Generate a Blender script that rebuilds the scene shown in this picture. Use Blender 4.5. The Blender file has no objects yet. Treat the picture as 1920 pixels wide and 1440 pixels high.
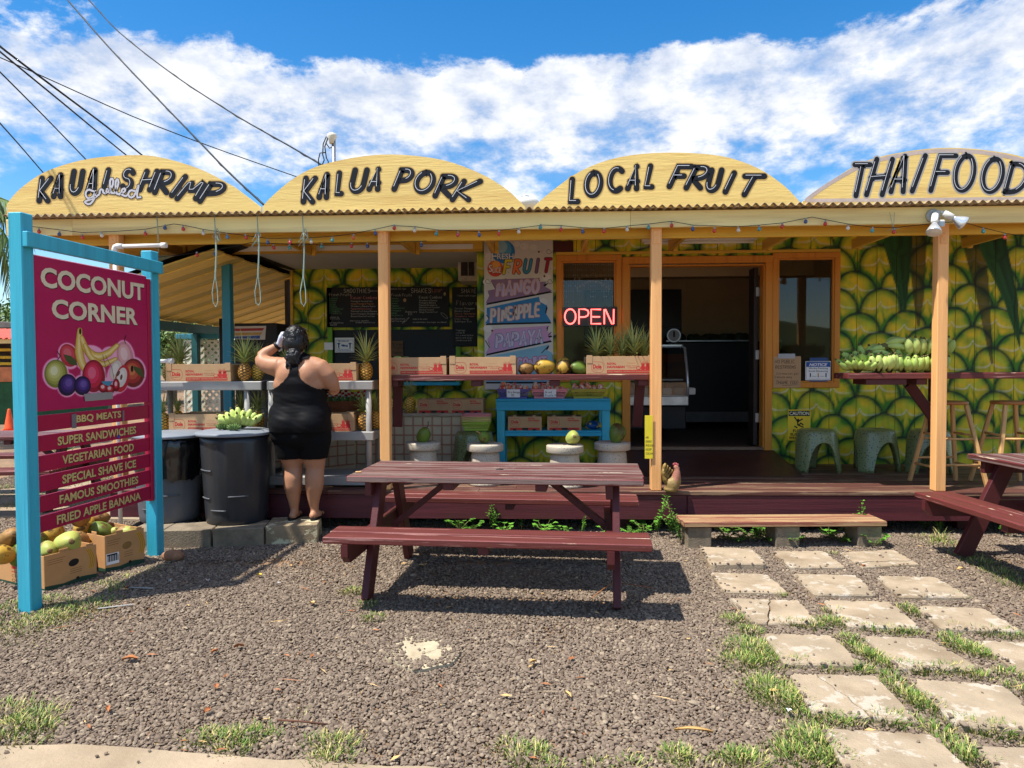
import bpy, math, random
import numpy as np
from mathutils import Vector, Matrix, noise as mnoise
random.seed(7)
R = math.radians
sc = bpy.context.scene
# ---------------- camera ----------------
F_PX = 1330.0
CAM_Z = 1.46
YAW = R(2.5); PITCH = math.atan(40 / F_PX); ROLL = 0.005
_f = Vector((-math.sin(YAW) * math.cos(PITCH), math.cos(YAW) * math.cos(PITCH), -math.sin(PITCH)))
_r0 = _f.cross(Vector((0, 0, 1))).normalized()
_u0 = _r0.cross(_f)
_r = _r0 * math.cos(ROLL) - _u0 * math.sin(ROLL)
_u = _r.cross(_f)
CAM = Vector((0, 0, CAM_Z))
cd = bpy.data.cameras.new('camera'); cam = bpy.data.objects.new('camera', cd)
sc.collection.objects.link(cam); sc.camera = cam
cd.sensor_fit = 'HORIZONTAL'; cd.sensor_width = 36; cd.lens = F_PX / 1920 * 36
cd.clip_start = 0.05; cd.clip_end = 3000
cam.matrix_world = Matrix(((_r.x, _u.x, -_f.x, 0), (_r.y, _u.y, -_f.y, 0), (_r.z, _u.z, -_f.z, CAM_Z), (0, 0, 0, 1)))
# ---------------- light ----------------
SUN = Vector((0.44, 0.235, -1.0)).normalized()
sl = bpy.data.lights.new('sun', 'SUN'); so = bpy.data.objects.new('sun', sl); sc.collection.objects.link(so)
sl.energy = 3.4; sl.angle = R(0.9); sl.color = (1.0, 0.96, 0.88)
so.rotation_euler = SUN.to_track_quat('-Z', 'Y').to_euler(); so.location = (-5, -4, 12)
sc.view_settings.view_transform = 'Standard'; sc.view_settings.look = 'None'
sc.view_settings.exposure = 1.10; sc.view_settings.gamma = 1.0
try: sc.view_settings.use_curve_mapping = False
except Exception: pass
w = bpy.data.worlds.new('World'); sc.world = w; w.use_nodes = True
def nd(nt, typ, **kw):
 n = nt.nodes.new(typ)
 for k, v in kw.items():
  if k.startswith('_'): setattr(n, k[1:], v)
  else: n.inputs[k.replace('__', ' ')].default_value = v
 return n
def mth(nt, op, a, b=None, c=None, clamp=False):
 n = nt.nodes.new('ShaderNodeMath'); n.operation = op; n.use_clamp = clamp
 for i, x in enumerate((a, b, c)):
  if x is None: continue
  if isinstance(x, (int, float)): n.inputs[i].default_value = x
  else: nt.links.new(x, n.inputs[i])
 return n.outputs[0]
def world():
 nt = w.node_tree; nt.nodes.clear(); L = nt.links.new
 out = nd(nt, 'ShaderNodeOutputWorld'); bg = nd(nt, 'ShaderNodeBackground'); bg.inputs[1].default_value = 0.15
 L(bg.outputs[0], out.inputs[0])
 sky = nd(nt, 'ShaderNodeTexSky'); sky.sky_type = 'NISHITA'; sky.sun_disc = False
 d = -SUN
 sky.sun_elevation = math.asin(d.z); sky.sun_rotation = math.atan2(d.x, d.y)
 sky.air_density = 1.0; sky.dust_density = 0.25; sky.ozone_density = 2.2
 hs = nd(nt, 'ShaderNodeHueSaturation'); hs.inputs['Saturation'].default_value = 1.42; hs.inputs['Value'].default_value = .60
 L(sky.outputs[0], hs.inputs['Color'])
 tc = nd(nt, 'ShaderNodeTexCoord'); sp = nd(nt, 'ShaderNodeSeparateXYZ'); L(tc.outputs['Generated'], sp.inputs[0])
 x, y, z = sp.outputs
 lxy = mth(nt, 'SQRT', mth(nt, 'ADD', mth(nt, 'MULTIPLY', x, x), mth(nt, 'MULTIPLY', y, y)))
 te = mth(nt, 'DIVIDE', z, mth(nt, 'MAXIMUM', lxy, 0.02))
 cmb = nd(nt, 'ShaderNodeCombineXYZ'); L(x, cmb.inputs[0]); L(y, cmb.inputs[1]); L(mth(nt, 'MULTIPLY', z, 1.9), cmb.inputs[2])
 n1 = nd(nt, 'ShaderNodeTexNoise', Scale=4.3, Detail=12.0, Roughness=0.64, Distortion=0.1); L(cmb.outputs[0], n1.inputs['Vector'])
 n2 = nd(nt, 'ShaderNodeTexNoise', Scale=13.0, Detail=8.0, Roughness=0.62); L(cmb.outputs[0], n2.inputs['Vector'])
 n3 = nd(nt, 'ShaderNodeTexNoise', Scale=1.6, Detail=2.0); L(cmb.outputs[0], n3.inputs['Vector'])
 # band of cloud: ring of elevation
 te2 = mth(nt, 'ADD', te, mth(nt, 'MULTIPLY', mth(nt, 'SUBTRACT', n1.outputs[0], 0.5), -0.24))
 te2 = mth(nt, 'SUBTRACT', te2, mth(nt, 'MULTIPLY', x, 0.035))
 up = nt.nodes.new('ShaderNodeMapRange'); up.interpolation_type = 'SMOOTHSTEP'
 up.inputs[1].default_value = 0.436; up.inputs[2].default_value = 0.412; L(te2, up.inputs[0])
 lo = nt.nodes.new('ShaderNodeMapRange'); lo.interpolation_type = 'SMOOTHSTEP'
 te3 = mth(nt, 'ADD', te, mth(nt, 'MULTIPLY', mth(nt, 'SUBTRACT', n2.outputs[0], 0.5), 0.45))
 lo.inputs[1].default_value = 0.19; lo.inputs[2].default_value = 0.335; L(te3, lo.inputs[0])
 dens = mth(nt, 'MULTIPLY', up.outputs[0], lo.outputs[0])
 br = nt.nodes.new('ShaderNodeMapRange'); br.inputs[1].default_value = 0.33; br.inputs[2].default_value = 0.455; L(n1.outputs[0], br.inputs[0])
 dens = mth(nt, 'MULTIPLY', dens, mth(nt, 'ADD', mth(nt, 'MULTIPLY', br.outputs[0], 0.75), 0.25))
 wp = nt.nodes.new('ShaderNodeMapRange'); wp.inputs[1].default_value = 0.56; wp.inputs[2].default_value = 0.80; wp.inputs[4].default_value = 0.45; L(n1.outputs[0], wp.inputs[0])
 wlow = nt.nodes.new('ShaderNodeMapRange'); wlow.inputs[1].default_value = 0.42; wlow.inputs[2].default_value = 0.34; L(te, wlow.inputs[0])
 dens = mth(nt, 'MAXIMUM', dens, mth(nt, 'MULTIPLY', wp.outputs[0], wlow.outputs[0]))
 hp = nt.nodes.new('ShaderNodeMapRange'); hp.inputs[1].default_value = 0.47; hp.inputs[2].default_value = 0.56; L(n1.outputs[0], hp.inputs[0])  # scattered cloud overhead, outside the view, added to neutralise the blue fill light
 hh = nt.nodes.new('ShaderNodeMapRange'); hh.inputs[1].default_value = 0.62; hh.inputs[2].default_value = 0.85; L(te, hh.inputs[0])
 dens = mth(nt, 'MAXIMUM', dens, mth(nt, 'MULTIPLY', hp.outputs[0], hh.outputs[0]))
 dens = mth(nt, 'MULTIPLY', dens, 0.97, clamp=True)
 cr = nd(nt, 'ShaderNodeMix'); cr.data_type = 'RGBA'
 cr.inputs[6].default_value = (2.1, 2.35, 2.85, 1); cr.inputs[7].default_value = (3.5, 3.5, 3.55, 1)
 cm = nt.nodes.new('ShaderNodeMapRange'); cm.inputs[1].default_value = 0.38; cm.inputs[2].default_value = 0.60; L(n2.outputs[0], cm.inputs[0])
 L(cm.outputs[0], cr.inputs[0])
 mx = nd(nt, 'ShaderNodeMix'); mx.data_type = 'RGBA'; L(dens, mx.inputs[0]); L(hs.outputs[0], mx.inputs[6]); L(cr.outputs[2], mx.inputs[7])
 L(mx.outputs[2], bg.inputs[0])
world()
# ---------------- pixel <-> place helpers (photo pixels of the 1920x1440 frame to points at a real depth) ----------------
def ray(px, py): return (_f * F_PX + _r * (px - 960) + _u * (720 - py)).normalized()
def at(px, py, Y):
 d = ray(px, py); return CAM + d * ((Y - CAM.y) / d.y)
def gp(px, py, z=0.0):
 d = ray(px, py); return CAM + d * ((z - CAM.z) / d.z)
def onp(px, py, p0, n, off=0.0):
 d = ray(px, py); t = (Vector(p0) - CAM).dot(n) / d.dot(n); return CAM + d * t + Vector(n) * off
def X(px, Y, py=700): return at(px, py, Y).x
def Z(py, Y, px=960): return at(px, py, Y).z
# ---------------- scene bookkeeping ----------------
COL = sc.collection
def empty(name, label=None, cat=None, loc=(0, 0, 0), group=None, kind=None, rz=0.0):
 o = bpy.data.objects.new(name, None); COL.objects.link(o); o.location = loc; o.rotation_euler = (0, 0, rz)
 return tag(o, label, cat, group, kind)
def tag(o, label=None, cat=None, group=None, kind=None):
 if label: o['label'] = label
 if cat: o['category'] = cat
 if group: o['group'] = group
 if kind: o['kind'] = kind
 return o
def kids(o): return list(o.children)
def copy_tree(o, parent=None):
 c = o.copy(); COL.objects.link(c)
 if parent is not None: c.parent = parent
 for ch in list(o.children): copy_tree(ch, c)
 return c
def place(o, label, cat=None, loc=None, rz=None, group=None, s=None, rot=None):
 o['label'] = label
 if cat: o['category'] = cat
 if group: o['group'] = group
 if loc is not None: o.location = loc
 if rz is not None: o.rotation_euler = (0, 0, rz)
 if rot is not None: o.rotation_euler = rot
 if s is not None: o.scale = (s, s, s) if isinstance(s, (int, float)) else s
 return o
class Proto:                     # first use hands out the thing itself, later uses hand out full copies
 def __init__(s, root): s.root = root; s.used = False
 def get(s):
  if not s.used: s.used = True; return s.root
  return copy_tree(s.root)
def _cube_faces():
 F = []
 idx = {}
 k = 0
 for sx in (0, 1):
  for sy in (0, 1):
   for sz in (0, 1):
    for a in range(3): idx[(sx, sy, sz, a)] = k; k += 1
 for a in range(3):
  b, c = [(1, 2), (0, 2), (0, 1)][a]
  for s in (0, 1):
   q = []
   for (tb, tc) in ((0, 0), (1, 0), (1, 1), (0, 1)):
    key = [0, 0, 0]; key[a] = s; key[b] = tb; key[c] = tc; q.append(idx[(*key, a)])
   F.append((q, 0))
 for a, b in ((0, 1), (0, 2), (1, 2)):
  c = 3 - a - b
  for s in (0, 1):
   for t in (0, 1):
    q = []
    for (tc, ax) in ((0, a), (1, a), (1, b), (0, b)):
     key = [0, 0, 0]; key[a] = s; key[b] = t; key[c] = tc; q.append(idx[(*key, ax)])
    F.append((q, 1))
 for sx in (0, 1):
  for sy in (0, 1):
   for sz in (0, 1): F.append(([idx[(sx, sy, sz, a)] for a in range(3)], 1))
 return idx, F
_CI, _CF = _cube_faces()
class MB:
 def __init__(s): s.v = []; s.f = []; s.m = []; s.s = []
 def add(s, vs, fs, m=0, smooth=False, M=None):
  b = len(s.v)
  if M is not None: vs = [M @ Vector(v) for v in vs]
  s.v += [tuple(v) for v in vs]
  for f in fs: s.f.append([b + i for i in f]); s.m.append(m); s.s.append(smooth)
  return s
 def box(s, x0, y0, z0, x1, y1, z1, m=0, c=0.0, M=None, em=None):
  lo = Vector((min(x0, x1), min(y0, y1), min(z0, z1))); hi = Vector((max(x0, x1), max(y0, y1), max(z0, z1)))
  if c <= 0:
   vs = [(a, b, d) for a in (lo.x, hi.x) for b in (lo.y, hi.y) for d in (lo.z, hi.z)]
   fs = [(0, 1, 3, 2), (4, 6, 7, 5), (0, 4, 5, 1), (2, 3, 7, 6), (0, 2, 6, 4), (1, 5, 7, 3)]
   return s.add(vs, fs, m, False, M)
  c = min(c, (hi.x - lo.x) * .45, (hi.y - lo.y) * .45, (hi.z - lo.z) * .45)
  vs = [None] * 24
  for (sx, sy, sz, a), i in _CI.items():
   p = [0, 0, 0]
   for k, sg in enumerate((sx, sy, sz)):
    e = hi[k] if sg else lo[k]
    p[k] = e if k == a else (e - c if sg else e + c)
   vs[i] = Vector(p)
  cen = (lo + hi) / 2
  b = len(s.v)
  for q, k in _CF:
   n = (vs[q[1]] - vs[q[0]]).cross(vs[q[2]] - vs[q[0]])
   fc = sum((vs[i] for i in q), Vector()) / len(q)
   if n.dot(fc - cen) < 0: q = q[::-1]
   s.f.append([b + i for i in q]); s.m.append(em if (k and em is not None) else m); s.s.append(False)
  if M is not None: vs = [M @ v for v in vs]
  s.v += [tuple(v) for v in vs]
  return s
 def beam(s, a, b, wd, ht, m=0, c=0.004, up=(0, 0, 1), em=None):    # a bar of section wd x ht from a to b
  a = Vector(a); b = Vector(b); d = b - a; L = d.length; d.normalize()
  upv = Vector(up)
  if abs(d.dot(upv)) > .98: upv = Vector((0, 1, 0))
  sx = d.cross(upv).normalized(); sz = sx.cross(d)
  M = Matrix(((d.x, sx.x, sz.x, a.x), (d.y, sx.y, sz.y, a.y), (d.z, sx.z, sz.z, a.z), (0, 0, 0, 1)))
  return s.box(0, -wd / 2, -ht / 2, L, wd / 2, ht / 2, m, c, M, em)
 def tube(s, pts, r, seg=8, m=0, caps=True, smooth=True, flat=None):
  pts = [Vector(p) for p in pts]; n = len(pts)
  rs = r if isinstance(r, (list, tuple)) else [r] * n
  b = len(s.v); prev = None
  for i, p in enumerate(pts):
   t = (pts[min(i + 1, n - 1)] - pts[max(i - 1, 0)])
   if t.length < 1e-9: t = Vector((0, 0, 1))
   t.normalize()
   if prev is None:
    a = Vector((0, 0, 1)) if abs(t.z) < .9 else Vector((1, 0, 0))
    u = t.cross(a).normalized()
   else:
    u = prev - t * prev.dot(t)
    u = u.normalized() if u.length > 1e-6 else t.cross(Vector((0, 0, 1))).normalized()
   prev = u; v = t.cross(u)
   for k in range(seg):
    a = 2 * math.pi * k / seg
    s.v.append(tuple(p + (u * math.cos(a) + v * math.sin(a) * (flat or 1)) * rs[i]))
  for i in range(n - 1):
   for k in range(seg):
    s.f.append([b + i * seg + k, b + i * seg + (k + 1) % seg, b + (i + 1) * seg + (k + 1) % seg, b + (i + 1) * seg + k]); s.m.append(m); s.s.append(smooth)
  if caps:
   s.f.append([b + k for k in range(seg)][::-1]); s.m.append(m); s.s.append(False)
   s.f.append([b + (n - 1) * seg + k for k in range(seg)]); s.m.append(m); s.s.append(False)
  return s
 def lathe(s, prof, seg=24, m=0, M=None, smooth=True, caps=True, fn=None):
  b0 = []
  for j, (r, z) in enumerate(prof):
   for k in range(seg):
    a = 2 * math.pi * k / seg
    p = Vector((r * math.cos(a), r * math.sin(a), z))
    if fn: p = fn(p, a, j)
    b0.append(p)
  fs = []
  for j in range(len(prof) - 1):
   for k in range(seg):
    fs.append((j * seg + k, j * seg + (k + 1) % seg, (j + 1) * seg + (k + 1) % seg, (j + 1) * seg + k))
  s.add(b0, fs, m, smooth, M)
  if caps:
   bb = len(s.v) - len(b0)
   s.f.append([bb + k for k in range(seg)][::-1]); s.m.append(m); s.s.append(False)
   e = bb + (len(prof) - 1) * seg
   s.f.append([e + k for k in range(seg)]); s.m.append(m); s.s.append(False)
  return s
 def ell(s, c, r, seg=20, rings=12, m=0, M=None, fn=None):
  c = Vector(c); r = Vector(r) if not isinstance(r, (int, float)) else Vector((r, r, r))
  prof = [(math.sin(math.pi * (j + .0001) / rings * .9998), -math.cos(math.pi * j / rings)) for j in range(rings + 1)]
  def g(p, a, j):
   q = Vector((p.x * r.x, p.y * r.y, p.z * r.z))
   if fn: q = fn(q)
   return c + q
  return s.lathe(prof, seg, m, M, True, False, g)
 def prism(s, poly, z0, z1, m=0, M=None, sm=None):     # poly in xy, extruded in z
  n = len(poly)
  ar = sum(poly[i][0] * poly[(i + 1) % n][1] - poly[(i + 1) % n][0] * poly[i][1] for i in range(n))
  if ar < 0: poly = poly[::-1]
  vs = [(p[0], p[1], z0) for p in poly] + [(p[0], p[1], z1) for p in poly]
  b = len(s.v)
  s.add(vs, [list(range(n))[::-1], list(range(n, 2 * n))], m, False, M)
  for i in range(n):
   j = (i + 1) % n
   s.f.append([b + i, b + j, b + n + j, b + n + i]); s.m.append(m if sm is None else sm); s.s.append(False)
  return s
 def build(s, name, mats, parent=None, loc=None, label=None, mesh_only=False):
  me = bpy.data.meshes.new(name)
  me.from_pydata(s.v, [], s.f)
  if not isinstance(mats, (list, tuple)): mats = [mats]
  for m_ in mats: me.materials.append(m_)
  me.polygons.foreach_set('material_index', s.m); me.polygons.foreach_set('use_smooth', s.s)
  me.update()
  if mesh_only: return me
  return obj(name, me, parent, loc, label)
def obj(name, me, parent=None, loc=None, label=None):
 o = bpy.data.objects.new(name, me); COL.objects.link(o)
 if parent is not None: o.parent = parent
 if loc is not None: o.location = loc
 if label: o['label'] = label
 return o
def recenter(o, p):       # move an object's origin to world point p (mesh stays)
 p = Vector(p); o.data.transform(Matrix.Translation(-p)); o.location = p; return o
def T(x, y, z): return Matrix.Translation((x, y, z))
def RZ(a): return Matrix.Rotation(a, 4, 'Z')
def RX(a): return Matrix.Rotation(a, 4, 'X')
def RY(a): return Matrix.Rotation(a, 4, 'Y')
# ---------------- materials ----------------
def S(r, g, b, k=1.0):
 def f(c):
  c /= 255.0
  return (c / 12.92 if c <= .04045 else ((c + .055) / 1.055) ** 2.4) * k
 return (f(r), f(g), f(b), 1)
_mc = {}
def mat(name, col, rough=.65, metal=0.0, var=.25, vs=6.0, bump=.15, bs=60.0, stretch=None, dark=None, darkamt=0.0, ds=3.0,
  wear=None, wearamt=0.0, ws=5.0, wstretch=None, spec=.35, emit=None, es=1.0, coat=0.0, speck=None, trans=0.0, attr=None, sub=0.0, rnd=0.0, coords='Object'):
 if name in _mc: return _mc[name]
 m = bpy.data.materials.new(name); m.use_nodes = True; nt = m.node_tree; L = nt.links.new
 b = nt.nodes['Principled BSDF']
 b.inputs['Roughness'].default_value = rough; b.inputs['Metallic'].default_value = metal
 b.inputs['Specular IOR Level'].default_value = spec
 if coat: b.inputs['Coat Weight'].default_value = coat
 if trans: b.inputs['Transmission Weight'].default_value = trans
 if sub: b.inputs['Subsurface Weight'].default_value = sub; b.inputs['Subsurface Radius'].default_value = (.02, .01, .005); b.inputs['Subsurface Scale'].default_value = .5
 tc = nd(nt, 'ShaderNodeTexCoord'); src = tc.outputs[coords]
 if rnd or True:
  oi = nd(nt, 'ShaderNodeObjectInfo')
  va = nd(nt, 'ShaderNodeVectorMath'); va.operation = 'MULTIPLY_ADD'
  cmb = nd(nt, 'ShaderNodeCombineXYZ'); L(oi.outputs['Random'], cmb.inputs[0]); L(oi.outputs['Random'], cmb.inputs[1]); L(oi.outputs['Random'], cmb.inputs[2])
  L(cmb.outputs[0], va.inputs[0]); va.inputs[1].default_value = (13.7, 7.3, 5.1); L(src, va.inputs[2]); src = va.outputs[0]
 def nz(scale, st, detail=5.0, rg=.6):
  v = src
  if st:
   mp = nd(nt, 'ShaderNodeMapping'); mp.inputs['Scale'].default_value = st; L(src, mp.inputs[0]); v = mp.outputs[0]
  n = nd(nt, 'ShaderNodeTexNoise', Scale=scale, Detail=detail, Roughness=rg); L(v, n.inputs['Vector']); return n.outputs[0]
 def mixc(fac, a, bcol):
  mx = nd(nt, 'ShaderNodeMix'); mx.data_type = 'RGBA'
  for i, q in ((0, fac), (6, a), (7, bcol)):
   if isinstance(q, (tuple, float, int)): mx.inputs[i].default_value = q
   else: L(q, mx.inputs[i])
  return mx.outputs[2]
 def rng(x, a, b_, lo=0.0, hi=1.0):
  r_ = nt.nodes.new('ShaderNodeMapRange'); L(x, r_.inputs[0])
  r_.inputs[1].default_value = a; r_.inputs[2].default_value = b_; r_.inputs[3].default_value = lo; r_.inputs[4].default_value = hi
  return r_.outputs[0]
 if attr:
  an = nd(nt, 'ShaderNodeAttribute'); an.attribute_name = attr; base = an.outputs['Color']
 else: base = col
 n0 = nz(vs, stretch)
 hs = nd(nt, 'ShaderNodeHueSaturation')
 if isinstance(base, tuple): hs.inputs['Color'].default_value = base
 else: L(base, hs.inputs['Color'])
 val = rng(n0, .3, .7, 1 - var, 1 + var)
 if rnd: val = mth(nt, 'MULTIPLY', val, rng(oi.outputs['Random'], 0, 1, 1 - rnd, 1 + rnd))
 L(val, hs.inputs['Value'])
 c = hs.outputs[0]
 if dark: c = mixc(rng(nz(ds, stretch, 6.0), .5, .72, 0, darkamt), c, dark)
 if wear:
  nw = nz(ws, wstretch, 9.0, .68); c = mixc(rng(nw, .62 - wearamt * .3, .66 - wearamt * .3), c, wear)
 if speck:
  vo = nd(nt, 'ShaderNodeTexVoronoi', Scale=speck[1]); L(src, vo.inputs['Vector'])
  c = mixc(rng(vo.outputs['Distance'], speck[2], speck[2] * .6), c, speck[0])
 L(c, b.inputs['Base Color'])
 if bump:
  bn = nd(nt, 'ShaderNodeBump'); bn.inputs['Strength'].default_value = min(1.0, bump); bn.inputs['Distance'].default_value = .006
  L(nz(bs, stretch, 4.0), bn.inputs['Height']); L(bn.outputs[0], b.inputs['Normal'])
 if emit:
  b.inputs['Emission Color'].default_value = emit; b.inputs['Emission Strength'].default_value = es
 _mc[name] = m; return m
def glass(name, tint=(1, 1, 1, 1), refl=1.0, rough=0.02):
 if name in _mc: return _mc[name]
 m = bpy.data.materials.new(name); m.use_nodes = True; nt = m.node_tree; nt.nodes.clear(); L = nt.links.new
 o = nd(nt, 'ShaderNodeOutputMaterial'); mx = nd(nt, 'ShaderNodeMixShader'); tr = nd(nt, 'ShaderNodeBsdfTransparent'); gl = nd(nt, 'ShaderNodeBsdfGlossy')
 tr.inputs[0].default_value = tint; gl.inputs['Roughness'].default_value = rough
 fr = nd(nt, 'ShaderNodeFresnel', IOR=1.5)
 L(mth(nt, 'MULTIPLY', fr.outputs[0], refl, clamp=True), mx.inputs[0]); L(tr.outputs[0], mx.inputs[1]); L(gl.outputs[0], mx.inputs[2]); L(mx.outputs[0], o.inputs[0])
 _mc[name] = m; return m
def plain(name, col, rough=.6, **k):
 k.setdefault('bump', 0.0); k.setdefault('var', .06); return mat(name, col, rough, **k)
gx = (.25, 6, 6)       # grain stretched along x
gy = (6, .25, 6)
gz = (6, 6, .25)
M_fascia = mat('cream_yellow_paint', S(250, 230, 160), .6, var=.10, vs=2.5, stretch=gx, dark=S(150, 105, 45), darkamt=.55, ds=1.2, bump=.25, bs=12)
M_beam = mat('ochre_beam_paint', S(220, 172, 60), .6, var=.14, vs=2.5, stretch=gx, dark=S(120, 80, 30), darkamt=.5, ds=2, bump=.25, bs=12)
M_raft = mat('ochre_rafter_paint', S(222, 178, 70), .6, var=.14, vs=2.5, stretch=gy, dark=S(120, 80, 30), darkamt=.5, ds=2, bump=.25, bs=12)
M_post = mat('apricot_post_paint', S(244, 182, 116), .58, dark=S(206, 136, 78), darkamt=.5, ds=1.6, var=.10, vs=2.5, stretch=gz, bump=.5, bs=12, wear=S(150, 95, 50), wearamt=-.32, ws=60)
M_trim = mat('orange_trim_paint', S(212, 138, 50), .5, var=.10, vs=3, stretch=gz, dark=S(140, 70, 15), darkamt=.5, bump=.2, bs=12)
M_sign = mat('yellow_sign_board_paint', S(242, 210, 128), .6, var=.06, vs=1.6, stretch=(.4, 4, 4), bump=.45, bs=16, dark=S(190, 130, 55), darkamt=.35, ds=3)
M_maroon = mat('maroon_table_paint', S(88, 46, 43), .52, var=.28, vs=3, stretch=gx, wear=S(122, 102, 96), wearamt=.46, ws=3.2, wstretch=(.35, 8, 8), dark=S(70, 30, 34), darkamt=.5, bump=.5, bs=14)
M_maroonb = mat('maroon_bench_paint', S(98, 47, 42), .52, var=.25, vs=2.2, stretch=gx, wear=S(164, 120, 112), wearamt=.1, ws=2.2, wstretch=(.4, 9, 9), dark=S(84, 32, 36), darkamt=.6, bump=.45, bs=14)
M_maroond = mat('dark_maroon_paint', S(84, 35, 36), .5, var=.2, vs=3, bump=.35, bs=20, dark=S(60, 28, 34), darkamt=.5)
M_chip = mat('chipped_paint_edge', S(110, 44, 46), .6, var=.2, wear=S(196, 176, 150), wearamt=.10, ws=7, wstretch=(.35, 3, 3), bump=.3)
M_deck = mat('brown_deck_paint', S(92, 56, 48), .5, var=.25, vs=3, stretch=gx, wear=S(132, 106, 84), wearamt=.34, ws=2.6, wstretch=(.35, 5, 5), dark=S(48, 30, 28), darkamt=.6, bump=.5, bs=14)
M_ramp = mat('dark_brown_ramp_paint', S(74, 44, 36), .42, var=.25, vs=4, dark=S(40, 24, 22), darkamt=.6, bump=.3, bs=30)
M_skirt = mat('purple_maroon_skirt_paint', S(86, 38, 44), .5, var=.22, vs=2.5, stretch=gx, wear=S(150, 120, 120), wearamt=-.3, ws=2.2, wstretch=(.4, 6, 6), dark=S(52, 26, 34), darkamt=.7, bump=.4, bs=14)
M_blue = mat('sky_blue_paint', S(58, 176, 202), .45, dark=S(44, 130, 156), darkamt=.45, ds=2.2, var=.09, vs=4, bump=.5, bs=12, stretch=gz, spec=.45)
M_bluex = mat('sky_blue_paint_table', S(44, 164, 200), .45, var=.08, vs=4, bump=.2, bs=12, stretch=gx)
M_teal = mat('teal_post_paint', S(58, 140, 160), .5, var=.12, vs=4, bump=.2, bs=12, stretch=gz)
M_dteal = mat('dark_teal_paint', S(36, 92, 92), .5, var=.12, vs=4, bump=.2)
M_corr = mat('weathered_roof_sheet', S(160, 140, 108), .6, var=.18, vs=6, bump=.2, dark=S(120, 90, 60), darkamt=.5)
M_white = mat('white_paint', S(225, 222, 214), .5, var=.05, bump=.05)
M_grayp = mat('light_grey_shelf_plastic', S(154, 152, 148), .45, var=.06, bump=.12, bs=90)
M_black = mat('black_plastic', S(44, 46, 50), .36, var=.12, bump=.1, bs=80, spec=.5)
M_dark = mat('near_black_paint', S(22, 22, 24), .5, var=.1, bump=0)
M_metal = mat('galvanised_metal', S(170, 172, 174), .35, metal=.8, var=.15)
M_card = mat('cardboard', S(188, 152, 112), .8, var=.06, vs=8, bump=.08, bs=40, rnd=.08)
M_cardi = mat('cardboard_inside', S(168, 128, 92), .85, var=.08, rnd=.05)
M_red = plain('red_print', S(196, 44, 44), .7)
M_lred = plain('pale_red_print', S(214, 96, 84), .7)
M_cream = plain('cream_lettering', S(232, 222, 190), .6)
M_ink = plain('black_ink', S(18, 18, 20), .6)
M_wht = plain('white_print', S(238, 238, 236), .6)
M_conc = mat('concrete_block', S(134, 120, 100), .9, var=.22, vs=9, bump=.8, bs=70, dark=S(88, 76, 60), darkamt=.6, ds=4)
M_chippy = mat('concrete_block_chipped_paint', S(142, 124, 98), .85, var=.2, vs=8, wear=S(206, 196, 160), wearamt=.32, ws=7, bump=.6, bs=60)
M_wood = mat('natural_stool_wood', S(206, 158, 98), .5, var=.18, vs=4, stretch=gz, bump=.15, dark=S(150, 100, 50), darkamt=.4)
M_ceil = mat('grey_ceiling_panel', S(186, 182, 176), .8, var=.05, bump=.05)
M_cloth = None
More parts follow.
